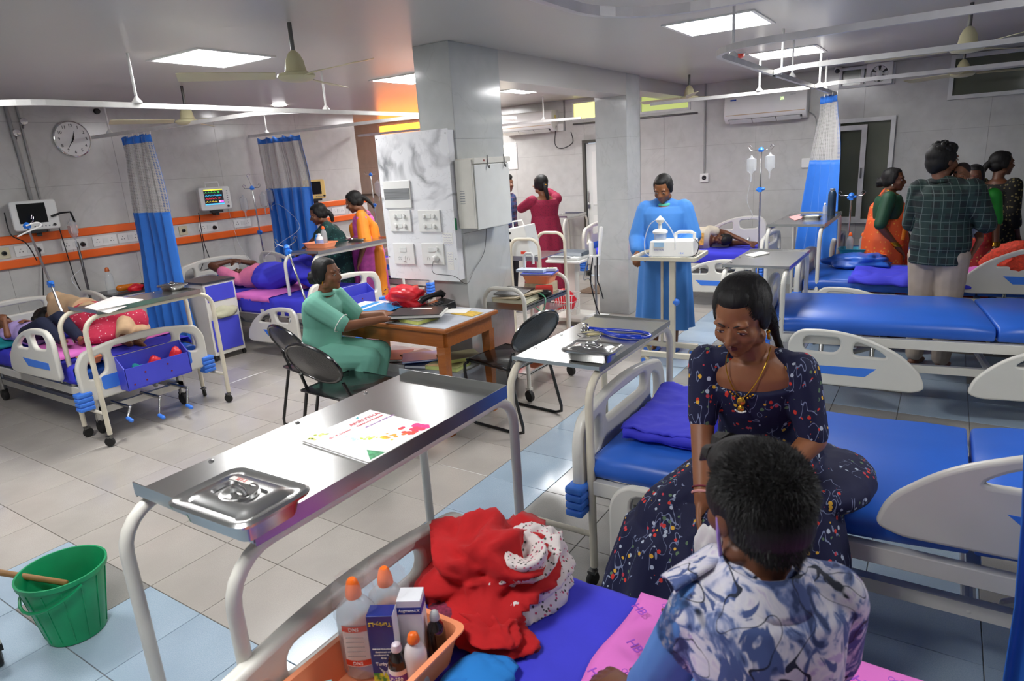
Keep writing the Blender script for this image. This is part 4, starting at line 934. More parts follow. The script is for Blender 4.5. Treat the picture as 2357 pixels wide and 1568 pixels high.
# right: stand at far bed
tp = at(1752, 345, y=7.15); bs = at(1746, 590, y=7.15)
iv_pole('drip stand with two bottles in front of the back wall on the right', (bs.x, 7.15, .3), tp, kn=.72)
drip_bag('left one of two drip bottles on the right stand', (tp.x-.09, 7.15, tp.z-.22)); drip_bag('right one of two drip bottles on the right stand', (tp.x+.09, 7.15, tp.z-.2))
tubeline('drip tube hanging from the right stand', [(tp.x-.09, 7.15, tp.z-.3), (tp.x-.12, 7.14, tp.z-.5), (tp.x-.06, 7.14, tp.z-.65), (tp.x-.1, 7.14, tp.z-.7)])
# left: stand of the pink patient
tp = at(580, 433, x=-7.0); iv_pole('drip stand behind the pillow of the patient in pink', (-7.0, tp.y+.02, .3), tp, kn=.6, arms=((0, 1, 0), (0, -1, 0)))
solo('hook_tip', 'thin hooked wire rising above the pink patient drip stand', 'hook', MB().cap(tp, .003, tp+V(0, -.03, .12), .003).tube([tp+V(0, -.03, .12), tp+V(0, -.05, .15), tp+V(0, -.02, .17), tp+V(0, 0, .15)], .003, 6), CHROME)
for k, (dy, dz) in enumerate(((-.16, -.26), (.12, -.24), (.22, -.2))): drip_bag(('left', 'middle', 'right')[k]+' clear drip bottle on the stand of the pink patient', (-6.98, tp.y+dy, tp.z+dz), .06, .17)
tubeline('clear tube sagging from the pink patient drip stand', [(-6.95, tp.y+.12, tp.z-.3), at(640, 470, x=-6.8), at(690, 520, x=-6.3), at(645, 560, x=-6.3), at(612, 590, x=-6.2)])
tubeline('clear tube from the trunking down to the pink patient bed', [at(525, 480, x=-7.1), at(550, 560, x=-7.0), at(585, 615, x=-6.6)])
# left front stand (bent arm with drip bottle), pole rises from bed to px 95,515
iv_pole('leaning drip pole with a blue clamp at the left bed', at(172, 790, x=-5.75), at(62, 520, x=-6.25), kn=.5, arms=((0, .5, .3),))
cable('white wire looped over the top of the leaning drip pole', [at(60, 520, x=-6.2), at(85, 512, x=-6.2), at(93, 520, x=-6.2), at(60, 535, x=-6.2), at(40, 545, x=-6.2)], WHT, .006)
bt = at(172, 510, x=-6.9); solo('bent_arm', 'black bent arm holding the drip bottle beside the leftmost monitor', 'bracket', MB().tube([at(118, 498, x=-6.95), at(140, 490, x=-6.95), at(162, 488, x=-6.95), bt], .01, 8), BLACKP)
b = drip_bag('drip bottle with a red and white label beside the leftmost monitor', at(172, 545, x=-6.9)-V(0, 0, .01), .055, .16, True)
tubeline('drip tube below the red labelled bottle', [at(172, 550, x=-6.9), at(190, 610, x=-6.8), at(165, 640, x=-6.6), at(180, 665, x=-6.5)])
a_, b_ = at(178, 560, x=-6.95), at(203, 665, x=-6.95); solo('drip_stand', 'steel drip pole behind the left bed, below the red labelled bottle', 'drip stand', MB().cap((a_.x, a_.y, a_.z), .012, (b_.x, b_.y, .4), .012), DSTEEL)
# small pole leaning by the nurse
iv_pole('drip pole with a blue hook top leaning behind the nurse', at(703, 690, x=-4.75), at(660, 570, x=-4.95), kn=.92, arms=((0, 1, .4), (0, -1, .4)))
tp = at(853, 402, y=7.2); iv_pole('drip stand left of the marble switch board', (tp.x, 7.2, .1), tp, kn=.72); drip_bag('drip bottle beside the marble switch board', (tp.x+.12, 7.2, tp.z-.3), .06, .2)
tp = at(1960, 450, y=7.5); iv_pole('short pole with a blue knob beside the gathered right curtain', (tp.x, 7.5, .5), tp, kn=.97)
# ------------------------------------------------------------------ instrument trays, small trays
def steel_tray(label, c, l, w, h, rz, lid=True, wlabel=None):
    r = thing('instrument_tray', label, 'tray', c, rz, 'stainless instrument trays')
    a, b = l/2, w/2
    def ring(q, z, rr): return [(x, y, z) for x, y in rpoly([(-a*1-q, -b-q), (a+q, -b-q), (a+q, b+q), (-a-q, b+q)], rr, 4)]
    part(r, 'pan', MB().loft([ring(-.018, 0, .02), ring(-.012, .004, .025), ring(-.004, h-.004, .03), ring(.012, h, .035), ring(.012, h+.002, .035), ring(-.006, h, .03), ring(-.016, .006, .025)]), STEEL)
    if lid:
        z = h+.002
        ld = part(r, 'lid', MB().loft([ring(.014, z-.004, .04), ring(.016, z+.003, .04), ring(.01, z+.008, .038), ring(.002, z+.004, .035), ring(-.014, z+.003, .03), ring(-.022, z+.01, .028), ring(-.05, z+.012, .02), ring(-.054, z+.006, .02)]), STEEL)
        n = 24; part(ld, 'handle_recess', MB().lathe([(.045, z+.006), (.042, z+.0125), (.036, z+.012), (.028, z+.0085), (.001, z+.0075)], (0, 0, 0), 24), STEEL)
        part(ld, 'handle', MB().tube([(-.022, 0, z+.008), (-.016, 0, z+.018), (0, 0, z+.021), (.016, 0, z+.018), (.022, 0, z+.008)], .005, 8, flat=2), CHROME)
        if wlabel:
            q = part(ld, 'label_strip', MB().box((-a*.35, b*.45, z+.0128), (.07, .014, .0006)), pm('label_grey', '#bdbab4', .4), smooth=False)
            text(wlabel, .014, Matrix.Translation((-a*.35, b*.45, z+.0134)), pm('label_red', '#c23a2e', .5), q)
    return r
def pz(px, py, z): return at(px, py, z=z)
TZ1 = 1.03-.004
c = pz(553, 1145, TZ1+.05); steel_tray('covered steel instrument tray at the near end of the foreground table', (c.x, c.y, TZ1), .235, .165, .05, math.radians(2), wlabel='SET-5')
c = pz(1363, 803, .99); steel_tray('covered steel instrument tray beside the stethoscope', (c.x, c.y, .946), .2, .13, .045, math.radians(4))
c = pz(398, 662, .96); steel_tray('small steel tray on the table over the mother and child', (c.x, c.y, .941), .17, .13, .035, .1, lid=True)
c = pz(822, 551, 1.03); steel_tray('open kidney steel tray on the table behind the nurse', (c.x, c.y, 1.016), .2, .13, .025, .4, lid=False)
c = pz(1868, 500, 1.06); steel_tray('small open steel tray with a paper strip, beside the dark flask', (c.x, c.y, 1.046), .18, .1, .03, .05, lid=False)
# ------------------------------------------------------------------ folder and stethoscope
c = pz(868, 1018, TZ1+.004); ca = [pz(692, 1018, TZ1), pz(850, 1070, TZ1), pz(1008, 988, TZ1), pz(845, 948, TZ1)]
X = (ca[2]-ca[1]).normalized(); 
r = thing('clinic_folder', 'white folder with coloured dots on the foreground steel table', 'folder', ((ca[0]+ca[2])/2), math.atan2(X.y, X.x))
w, l = (ca[1]-ca[0]).length/2, (ca[2]-ca[1]).length/2
part(r, 'cover', MB().bx(-l, l, -w, w, .006, .0068).bx(-l, l, -w, w, 0, .0008), pm('white_card', '#efeeee', .45, var=.01), smooth=False, bevel=.0003)
part(r, 'inner_sheets', MB().bx(-l+.004, l-.004, -w+.004, w-.004, .0009, .0059), PAPER, smooth=False)
random.seed(11)
DC = ['#e23a8c', '#e8365f', '#ef4b3e', '#f07a35', '#f2a43a', '#e9d23f', '#c3dc3f', '#bfe3e0']
for k in range(70):
    t_ = random.random()**1.2; x = l*.93-t_*l*1.35; y = -w*.8+t_**2.2*w*.95+random.gauss(0, .006+.012*t_)+(abs(random.gauss(0, .016)) if t_ < .6 else 0)
    rr = max(.0025, random.uniform(.004, .0125)*(1-t_*.55))
    if abs(x)+rr > l or abs(y)+rr > w: continue
    col = DC[min(7, int(t_*7.5))]
    part(r, 'printed_dot', MB().lathe([(rr, .0068), (rr, .00705+k*.000004), (.0001, .00705+k*.000004)], (x, y, 0), 14), pm('dot'+col, col, .5), smooth=False)
for k in range(14):
    x, y = -l*.66+random.gauss(0, .016), w*.78+random.gauss(0, .013); rr = random.uniform(.003, .007)
    if y+rr > w: continue
    part(r, 'printed_dot', MB().lathe([(rr, .0068), (rr, .0071), (.0001, .0071)], (x, y, 0), 12), pm('dotlime', random.choice(['#c3dc3f', '#dbe879']), .5), smooth=False)
RZ = lambda x, y, a: Matrix.Translation((x, y, .0072)) @ Matrix.Rotation(a, 4, 'Z')
text('AMRUTHA', .024, RZ(l*.5, w*.66, 0), pm('print_red', '#c9555a', .5), r); text("Children's Hospital", .013, RZ(l*.5, w*.5, 0), pm('print_red', '#c9555a', .5), r)
text('Dr. P. Srinivas', .013, RZ(-l*.35, w*.5, 0), pm('print_red', '#c9555a', .5), r); text('the care your child needs', .011, RZ(l*.62, w*.3, 0), pm('print_violet', '#a678b4', .5), r)
part(r, 'bird_mark', MB().addm([(l*.4, w*.86, .0071), (l*.55, w*.92, .0071), (l*.46, w*.8, .0071), (l*.34, w*.93, .0071)], [(0, 1, 2), (0, 2, 3)]), pm('teal_print', '#4fa6b0', .5), smooth=False)
part(r, 'emblem', MB().addm([(-l*.92, -w*.95, .0072), (-l*.5, -w*.95, .0072), (-l*.62, -w*.55, .0072)], [(0, 1, 2)]), pm('emblem_green', '#4f9a6a', .5, var=.4, scale=80), smooth=False)
# stethoscope
c = pz(1440, 766, .96); r = thing('stethoscope', 'blue stethoscope coiled on the second steel table', 'stethoscope', (c.x, c.y, .946), 0)
n = 24; lp = [(.11*math.cos(2*PI*i/n)*1, .05*math.sin(2*PI*i/n)-.0, .008+.003*math.sin(i)) for i in range(3, n-2)]
SB = pm('stethoscope_blue', '#1a3fc4', .25)
part(r, 'tubing', MB().tube(smooth_path([(-.2, .03, .012), (-.12, .03, .012), (-.07, .045, .01), (.02, .06, .008), (.09, .045, .008), (.115, 0, .008), (.08, -.045, .008), (0, -.05, .008), (-.07, -.03, .01), (-.13, .005, .012), (-.16, .02, .012)], 5), .0065, 8), SB)
part(r, 'tubing', MB().tube(smooth_path([(-.16, .01, .012), (-.1, -.01, .012), (-.04, -.04, .014), (.03, -.055, .016), (.09, -.035, .014)], 5), .0065, 8), SB)
part(r, 'chest_piece', MB().lathe([(.022, 0), (.024, .008), (.02, .012), (.008, .02), (.014, .024), (.015, .032), (.001, .034)], (-.22, .03, 0), 18), CHROME)
part(r, 'ear_tube', MB().tube(smooth_path([(-.13, .0, .01), (-.17, -.05, .01), (-.2, -.09, .012), (-.17, -.12, .01)], 5), .003, 6).tube(smooth_path([(-.13, -.01, .01), (-.1, -.06, .01), (-.13, -.11, .012)], 5), .003, 6), CHROME)
# papers on other tables
def sheet_on(label, pts, z, mat, th=.002, name='paper_sheet', cat='paper'):
    q = [pz(a, b, z) for a, b in pts]; return solo(name, label, cat, MB().loft([[p for p in q], [p+V(0, 0, th) for p in q]]), mat, smooth=False)
FOLD = pm('pink_print', '#e6a3a0', .5, var=.25, scale=18)
sheet_on('white papers with pink and orange print on the table over the mother and child', [(195, 708), (250, 722), (330, 690), (262, 683)], .942, pm('white_print', '#efe6e2', .5, var=.06, scale=14), .003)
sheet_on('folded white paper on the table left of the empty blue bed', [(1715, 588), (1735, 592), (1772, 584), (1752, 580)], .948, PAPER, .006)
sheet_on('pale yellow slip on the second steel table', [(1340, 765), (1355, 772), (1400, 768), (1372, 760)], .947, pm('cream_slip', '#d9cc9a', .6))
sheet_on('pink paper beside the open tray on the flask table', [(1815, 500), (1830, 508), (1856, 500), (1840, 494)], 1.047, FOLD, .003)
# flask, small bottle
c = pz(1913, 494, 1.05); r = thing('flask', 'tall dark blue flask with a steel cap on the far overbed table', 'bottle', (c.x, c.y, 1.046)); part(r, 'body', MB().lathe([(.034, 0), (.037, .004), (.037, .2), (.028, .225), (.022, .23)]), pm('dark_blue_enamel', '#14304a', .35)); part(r, 'cap', MB().lathe([(.023, .23), (.024, .25), (.022, .256), (.001, .256)]), CHROME)
def squeeze_bottle(label, c, r_, h, mat=CLEAR2, capm='#f06a22', lab=None, dome=True, rz=0):
    r = thing('bottle', label, 'bottle', c, rz)
    part(r, 'body', MB().lathe([(r_*.9, 0), (r_, .004), (r_, h*.62), (r_*.8, h*.74), (r_*.4, h*.82), (r_*.4, h*.86)]), mat)
    cm = pm('cap'+capm, capm, .35); part(r, 'cap', MB().lathe([(r_*.52, h*.84), (r_*.55, h*.87), (r_*.42, h*.97), (r_*.2, h), (.001, h)]), cm)
    if lab: part(r, 'label', MB().lathe([(r_*1.01, h*.2), (r_*1.015, h*.22), (r_*1.015, h*.5), (r_*1.01, h*.52)]), lab)
    return r
c = pz(1898, 492, 1.05); squeeze_bottle('small clear bottle beside the dark flask', (c.x, c.y, 1.046), .02, .11, capm='#e6e6e2')
# plastic trays
def bin_tray(label, c, l, w, h, rz, mat=TRAYO, name='plastic_tray', grp='orange plastic trays', text_=None):
    r = thing(name, label, 'tray', c, rz, grp); a, b = l/2, w/2
    def ring(q, z, rr=.03): return [(x, y, z) for x, y in rpoly([(-a+q, -b+q), (a-q, -b+q), (a-q, b-q), (-a+q, b-q)], rr, 4)]
    part(r, 'basin', MB().loft([ring(.02, 0), ring(.004, h-.008), ring(-.008, h-.004), ring(-.008, h), ring(.006, h), ring(.022, .004)]), mat)
    return r
# foreground orange tray on bed R1 beside the footboard
TRC = V(-.975, .785, .615)
trf = bin_tray('orange medicine tray full of bottles on the foreground bed', TRC, .43, .235, .085, math.radians(90))
text('PATTU', .02, M_dir((-.1, -.1195, .05), (1, 0, 0), (0, .06, 1)), pm('stamp_violet', '#6a3a6a', .5), trf)
def lp_(px, py, z): return at(px, py, z=z)
b1 = lp_(838, 1520, .63); b2 = lp_(905, 1470, .63)
def sos_label():
    return None
def big_bottle(label, p, h, lean, lab=True, rz=0):
    r = thing('drip_bottle', label, 'bottle', p, rz); r.rotation_euler = (lean[0], lean[1], rz)
    def el(w, d, z): return [(w*math.cos(2*PI*i/20), d*math.sin(2*PI*i/20), z) for i in range(20)]
    part(r, 'body', MB().loft([el(.041, .026, 0), el(.046, .03, .01), el(.048, .032, h*.6), el(.043, .029, h*.72), el(.02, .018, h*.82), el(.014, .014, h*.84)]), CLEAR2)
    part(r, 'cap', MB().lathe([(.018, h*.82), (.0185, h*.86), (.017, h*.9), (.012, h*.98), (.008, h), (.001, h)], n=18), pm('cap_orange', '#f4701f', .35))
    if lab:
        q = part(r, 'label', MB().loft([el(.0485, .0325, z)[13:18] for z in (h*.16, h*.58)], caps=False), pm('white_label', '#ece9e6', .5), smooth=True)
        for z in (.17, .53):
            part(q, 'label_band', MB().loft([[V(p_)*1.0+V(0, 0, 0) for p_ in el(.049, .033, h*z)[13:18]], [V(p_) for p_ in el(.049, .033, h*(z+.06))[13:18]]], caps=False), pm('label_red2', '#e0452a', .5), smooth=True)
            text('DNS', .012, M_dir((0, -.0337, h*(z+.03)), (1, 0, 0), (0, 0, 1)), pm('white_label', '#ece9e6', .5), q)
        for k in range(5): text('~~~~~~~~', .009, M_dir((0, -.0332, h*(.28+.05*k)), (1, 0, 0), (0, 0, 1)), GREYP, q)
    return r
yaw_cam = lambda p: math.atan2(p[1], p[0])-PI/2          # faces the photographer's side
rz_ = math.radians(30)
p1 = (-1.035, .84, .622); p2 = (-1.01, .915, .622)
big_bottle('clear drip bottle with an orange cap and red label, nearer one in the foreground tray', p1, .25, (0, 0), True, rz_)
big_bottle('clear drip bottle with an orange cap, farther one behind the medicine boxes', p2, .24, (0, 0), True, rz_)
for k, (c, lb) in enumerate(((p1, 'crinkled clear plastic bag around the nearer orange capped bottle'), (p2, 'crinkled clear plastic bag around the farther orange capped bottle'))):
    mb = MB(); n = 22
    rings = []
    for j in range(12):
        t_ = j/11; z = .12+.135*t_; w = .045*(1+.25*math.sin(t_*PI))*(1 if t_ < .9 else .85)
        rings.append([(c[0]+w*(1+.22*noise.noise(V(i*.9, j*.7, k*9)))*math.cos(2*PI*i/n), c[1]+w*.8*(1+.25*noise.noise(V(i*.8, j*.9, k*5+3)))*math.sin(2*PI*i/n), c[2]+z+.01*noise.noise(V(i, j, k))) for i in range(n)])
    mb.loft(rings, caps=False); solo('plastic_bag', lb, 'bag', mb, glassy('crinkled_film', '#f4f6f8', .12, .1))
def carton(label, c, w, d, h, rz, base, accents, words):
    r = thing('medicine_box', label, 'box', c, rz); part(r, 'carton', MB().bx(-w/2, w/2, -d/2, d/2, 0, h), base, smooth=False, bevel=.001)
    for (z0, z1, m) in accents: part(r, 'printed_band', MB().bx(-w/2-.0004, w/2+.0004, -d/2-.0004, d/2+.0004, z0, z1), m, smooth=False)
    for (s, sz, z, m, fl) in words:
        text(s, sz, M_dir((0, -d/2-.0008, z), (-1 if fl else 1, 0, 0), (0, 0, -1 if fl else 1)), m, r)
    return r
WL = pm('white_label', '#ece9e6', .5); YL = pm('yellow_ink', '#e8c93a', .5)
NB = pm('navy_carton', '#1b2a7a', .35)
bx = carton('tall navy and white cough syrup box in the foreground tray', (-.965, .85, .622), .058, .04, .185, rz_, NB, (), (('Turby-LS', .014, .165, YL, True), ('Ambroxol Hydrochloride,', .0045, .1, WL, False), ('Guaiphenesin and', .005, .092, WL, False), ('Levosalbutamol Sulphate', .0045, .084, WL, False), ('Syrup', .005, .076, WL, False), ('Turby-LS', .011, .06, WL, False)))
part(bx, 'side_panel', MB().bx(.0291, .0297, -.0195, .0195, .0, .185), pm('carton_white', '#e6e8ec', .4), smooth=False)
t = NT('butterfly_print'); t.col(t.mix(t.ramp(t.noise(60, 2), (.45, 0), (.6, 1)), '#2f8a3a', '#c9dc3a')).set(rough=.4); part(bx, 'leaf_print', MB().bx(-.0285, .0285, -.0206, -.02, .003, .035), t.m, smooth=False)
part(bx, 'butterfly_print', MB().addm([(0, -.0212, .04), (-.014, -.0212, .053), (-.006, -.0212, .037), (.014, -.0212, .053), (.006, -.0212, .037), (-.005, -.0212, .028), (.005, -.0212, .028)], [(0, 1, 2), (0, 4, 3), (0, 2, 5), (0, 6, 4)]), pm('butterfly', '#b8d0d8', .5), smooth=False)
BI = pm('blue_ink', '#2a3f9a', .5)
carton('white medicine box with navy lettering behind the navy box', (-.945, .925, .622), .055, .05, .185, rz_, pm('carton_white', '#e6e8ec', .4), ((.15, .168, BI),), (('Augment-LX', .0095, .159, WL, False), ('Augment-LX', .0085, .03, BI, False)))
def syrup(label, c, txt, body, r_=.023, h=.12, capm='#d8ccd4'):
    r = squeeze_bottle(label, c, r_, h, body, capm, WL, rz=rz_)
    if txt: part(r, 'purple_band', MB().lathe([(r_*1.03, h*.27), (r_*1.03, h*.42)]), pm('purple_print', '#6a3a9a', .5)); text(txt, .012, M_dir((0, -r_*1.05, h*.36), (1, 0, 0), (0, 0, 1)), WL, r)
    return r
syrup('dark brown syrup bottle reading P-250 in the foreground tray', (-.925, .845, .622), 'P-250', pm('brown_syrup', '#1a0c0a', .12, coat=.5))
squeeze_bottle('translucent white dropper bottle with a small orange tip', (-.895, .87, .622), .026, .14, pm('milky', '#e2d9d8', .3, alpha=.85), '#f4701f')
squeeze_bottle('silver capped dark bottle at the back of the foreground tray', (-.9, .95, .622), .022, .14, pm('brown_syrup', '#1a0c0a', .12), '#b9bab8')
random.seed(5)
for k in range(5):
    c = (-.99+random.uniform(-.07, .07), .70+random.uniform(-.03, .05), .624+k*.009); sz = (.12, .06, .004)
    R_ = Matrix.Rotation(random.uniform(0, 3), 3, 'Z') @ Matrix.Rotation(random.uniform(-.3, .3), 3, 'X')
    solo('syringe_packet', ('grey syringe packet on top of the pile in the foreground tray', 'silvery packet under the pile in the foreground tray', 'transparent packet at the near end of the foreground tray', 'brownish packet in the foreground tray', 'white and teal packet in the foreground tray')[k], 'packet', MB().box(c, sz, R=R_), (pm('foil_grey', '#8b8f90', .25, var=.3, scale=40), PAPER, CLEAR2, pm('packet_brown', '#6a5348', .4), pm('packet_teal', '#9fc0c0', .4, var=.3, scale=50))[k], bevel=.001)
# other small trays
c = pz(738, 566, 1.03); tr = bin_tray('orange tray with bottles on the table behind the nurse', (c.x, c.y, 1.017), .3, .2, .05, .1)
squeeze_bottle('blue squeeze bottle in the tray behind the nurse', (c.x-.06, c.y+.02, 1.025), .028, .12, pm('blue_liquid', '#3a8fe0', .3), '#2f7fd0'); squeeze_bottle('white hand rub bottle in the tray behind the nurse', (c.x-.0, c.y, 1.025), .035, .13, WHT, '#f3f3f3', pm('blue_print', '#8aa0d0', .5)); squeeze_bottle('clear bottle with an orange cap in the tray behind the nurse', (c.x+.0, c.y+.06, 1.025), .032, .2)
c = pz(1985, 606, .62); bin_tray('orange medicine tray on the bed behind the man in plaid', (c.x, c.y, .63), .34, .24, .06, -.1, grp=None)
for k in range(4): solo('syringe_packet', ('white packet at the left of the tray behind the man in plaid', 'clear packet in the middle of the tray behind the man in plaid', 'white packet at the right of the tray behind the man in plaid', 'striped packet on top of the tray behind the man in plaid')[k], 'packet', MB().box((c.x-.09+.055*k, c.y+.02*(k % 2), .66+.008*k), (.13, .05, .012), .5*k), (PAPER, CLEAR2, WHT, FOLD)[k], bevel=.002)
solo('clipboard', 'white clipboard lying under the orange tray on that bed', 'clipboard', MB().box((c.x-.12, c.y-.08, .617), (.3, .2, .01), .5), WHT2, smooth=False)
c = pz(1970, 552, .8); bin_tray('teal tray with two bottles at the foot of the farthest right bed', (c.x, c.y, .66), .28, .2, .06, 0, pm('teal_plastic', '#2f9fc0', .4), grp=None)
squeeze_bottle('left orange capped bottle in the teal tray', (c.x-.05, c.y, .67), .032, .2); squeeze_bottle('right orange capped bottle in the teal tray', (c.x+.06, c.y, .67), .032, .2)
c = pz(500-290, 800, .6); bin_tray('small orange tray behind the footboard of the mother and child bed', (-5.02, 2.08, .545), .16, .12, .05, 0, grp=None)
# ------------------------------------------------------------------ double trolley by the column
r = thing('instrument_trolley', 'white tubular trolley loaded with files behind the desk chair', 'trolley', (-2.65, 4.2, 0), 0, world=True)
def hoop(x, ya, yb, zt_, z0=.1, R=.1):
    pts = [(x, ya, z0)]+[(x, ya+R*(1-math.cos(PI/2*i/6)), zt_-R+R*math.sin(PI/2*i/6)) for i in range(7)]+[(x, yb-R*(1-math.cos(PI/2*(1-i/6))), zt_-R+R*math.sin(PI/2*(1-i/6))) for i in range(7)]+[(x, yb, z0)]
    return MB().tube([V(p) for p in pts], .0155, 10)
def hoopx(y, xa, xb, zt_, z0=.1, R=.1):
    pts = [(xa, y, z0)]+[(xa+R*(1-math.cos(PI/2*i/6)), y, zt_-R+R*math.sin(PI/2*i/6)) for i in range(7)]+[(xb-R*(1-math.cos(PI/2*(1-i/6))), y, zt_-R+R*math.sin(PI/2*(1-i/6))) for i in range(7)]+[(xb, y, z0)]
    return MB().tube([V(p) for p in pts], .0155, 10)
ax, bxx, ya, yb = -2.83, -2.48, 3.9, 4.56
part(r, 'tube_frame', hoopx(ya, ax, bxx, .85), WHITEP); part(r, 'tube_frame', hoopx(yb, ax, bxx, .85), WHITEP)
part(r, 'top_shelf', MB().bx(ax, bxx, ya+.01, yb-.01, .715, .72).bx(ax, bxx, ya+.01, ya+.014, .69, .74).bx(bxx-.004, bxx, ya, yb, .69, .73), STEEL, smooth=False); part(r, 'lower_shelf', MB().bx(ax, bxx, ya+.01, yb-.01, .2, .206).bx(bxx-.004, bxx, ya, yb, .19, .22), STEEL, smooth=False)
for x in (ax, bxx):
    for y in (ya, yb):
        c_ = part(r, 'caster', MB().lathe([(.001, -.014), (.042, -.014), (.046, 0), (.042, .014), (.001, .014)], (x+.01, y-.015, .046), 16, (.4, 1, 0)), RUB); part(c_, 'fork', MB().box((x, y, .095), (.04, .04, .02)), WHITEP)
G2 = 'files on the trolley'
book('register', 'thick cream file box on the trolley', 'book', (-2.66, 4.1, .722), (.26, .34, .04), .1, '#b9b59a', '#cfcab0', group=G2)
book('register', 'tilted tan register on top of the trolley files', 'book', (-2.65, 4.08, .765), (.24, .32, .012), -.15, '#b8a98a', '#cfc6a8', group=G2, ry=-.08); book('register', 'black edged register topmost on the trolley files', 'book', (-2.69, 4.1, .785), (.22, .3, .01), .2, '#2c2c2c', '#d8d4c8', group=G2, ry=.05)
solo('rolled_mat', 'red and yellow rolled pouch on the trolley', 'pouch', MB().tube([(-2.62, 4.3, .762), (-2.5, 4.35, .762)], .04, 14), pm('pouch_red', '#b52a22', .5)); solo('black_pouch', 'black pouch with a green tube on the trolley', 'pouch', MB().cap((-2.6, 4.22, .752), .03, (-2.49, 4.26, .752), .03), BLACKP)
cable('green tube drooping from the trolley shelf', [(-2.55, 4.2, .77), (-2.45, 4.15, .74), (-2.45, 4.1, .65), (-2.47, 4.05, .68), (-2.56, 4.07, .73)], pm('green_tube', '#4f9a78', .4), .005)
tr = bin_tray('orange tray raised on the far end of the trolley', (-2.66, 4.44, .80), .24, .2, .07, .1, grp=None)
book('register', 'blue folder on the raised orange tray', 'book', (-2.66, 4.44, .872), (.26, .2, .012), .25, '#4453c0', '#dfe3ea'); solo('card_box', 'white and pale blue flat box on the raised orange tray', 'box', MB().box((-2.72, 4.42, .897), (.24, .1, .022), .1), pm('pale_blue_card', '#c8d8ea', .5, var=.1, scale=40), smooth=False)
r = thing('glucose_meter', 'white and green digital meter on the raised orange tray', 'meter', (-2.6, 4.47, .886), .3); part(r, 'case', MB().bx(-.07, .07, -.03, .03, 0, .025), WHT, bevel=.006, smooth=False); part(r, 'display', MB().bx(-.055, -.01, -.02, .02, .025, .0256), pm('lcd', '#9aa69a', .2), smooth=False); part(r, 'key', MB().bx(.005, .02, -.012, .0, .025, .028).bx(.028, .043, -.012, 0, .025, .028), pm('lime_key', '#8acb3f', .4), smooth=False)
bin_tray('orange tray on the lower shelf of the trolley', (-2.66, 4.35, .208), .3, .38, .07, 0, grp=None); crumple('plastic_bag', 'red plastic bag on the lower trolley shelf end', 'bag', (-2.7, 4.05, .206), (.07, .07, .05), RED, seed=9, sub=3)
bin_tray('small blue basket on the lower shelf behind the folding chair', (-2.55, 4.9, .002), .2, .2, .3, .2, BOXM, 'plastic_basket', None)
solo('card_box', 'tan papers and boxes stacked under the raised orange tray', 'box', MB().bx(-2.76, -2.56, 4.36, 4.54, .721, .799), pm('tan_paper', '#c2b294', .7, var=.15, scale=30), smooth=False)
# second, taller trolley with ventilator-like machine
r = thing('instrument_trolley', 'cream tubular trolley with a white machine beside the column', 'trolley', (-3.3, 5.4, 0), 0, world=True)
part(r, 'tube_frame', hoopx(5.25, -3.46, -3.14, 1.03, 0), CREAMP); part(r, 'tube_frame', hoopx(5.75, -3.46, -3.14, 1.03, 0), CREAMP)
part(r, 'top_shelf', MB().bx(-3.46, -3.14, 5.26, 5.74, .84, .848).bx(-3.46, -3.14, 5.255, 5.26, .82, .865), STEEL, smooth=False); part(r, 'lower_shelf', MB().bx(-3.46, -3.14, 5.26, 5.74, .3, .308), STEEL, smooth=False)
r = thing('suction_machine', 'white box machine with ports on the cream trolley', 'machine', (-3.42, 5.42, .849), .1)
part(r, 'case', MB().loft([[(-.16, -.12, 0), (.14, -.12, 0), (.14, .12, 0), (-.16, .12, 0)], [(-.16, -.12, .26), (.08, -.12, .3), (.08, .12, .3), (-.16, .12, .26)]]), WHT2, bevel=.008, smooth=False); part(r, 'carry_handle', MB().tube([(-.1, 0, .27), (-.1, 0, .33), (.0, 0, .34), (.02, 0, .29)], .008, 8), WHT)
for z in (.08, .16, .23): part(r, 'port', MB().lathe([(.014, 0), (.01, .006), (.001, .006)], (-.08, -.12, z), 12, (0, -1, 0)), BLACKP)
part(r, 'lever', MB().bx(.02, .16, -.13, -.1, .17, .185), BLACKP, smooth=False); part(r, 'red_label', MB().bx(.03, .09, -.1215, -.12, .03, .055), pm('label_red2', '#e0452a', .5), smooth=False)
r = thing('plastic_arch', 'white curved plastic handle standing on the boxes of the trolley', 'handle', (-2.76, 4.44, .908)); r.scale = (.7, .7, .7); part(r, 'arch', MB().tube([(-.06, 0, 0), (-.06, 0, .14), (-.03, 0, .17), (.04, 0, .17), (.06, 0, .14), (.06, 0, .05)], .016, 10), WHT)
# ------------------------------------------------------------------ ECG cart
r = thing('ecg_cart', 'white pedestal cart with an ECG machine before the far column', 'cart', (-3.3, 6.2, 0), 0, world=True)
part(r, 'pedestal', MB().bx(-3.36, -3.25, 6.15, 6.25, .06, .67), WHITEP, bevel=.006, smooth=False); part(r, 'base', MB().bx(-3.48, -3.12, 6.0, 6.4, .05, .09), WHITEP, bevel=.008, smooth=False); part(r, 'top_plate', MB().bx(-3.54, -3.13, 6.03, 6.37, .67, .7), WHT, bevel=.01, smooth=False)
m_ = thing('ecg_machine', 'grey ECG machine with a keyboard on the pedestal cart', 'machine', (-3.33, 6.2, .701)); part(m_, 'base_unit', MB().bx(-.19, .17, -.15, .15, 0, .03), WHT2, bevel=.006, smooth=False); part(m_, 'keyboard', MB().bx(-.17, .08, -.16, -.06, .03, .036), GREYP, smooth=False)
part(m_, 'grey_lid', MB().loft([[(-.18, -.05, .03), (.17, -.05, .03), (.17, .15, .03), (-.18, .15, .03)], [(-.17, -.03, .065), (.16, -.03, .065), (.16, .14, .075), (-.17, .14, .075)]]), pm('slate_plastic', '#56606b', .3), bevel=.006, smooth=False)
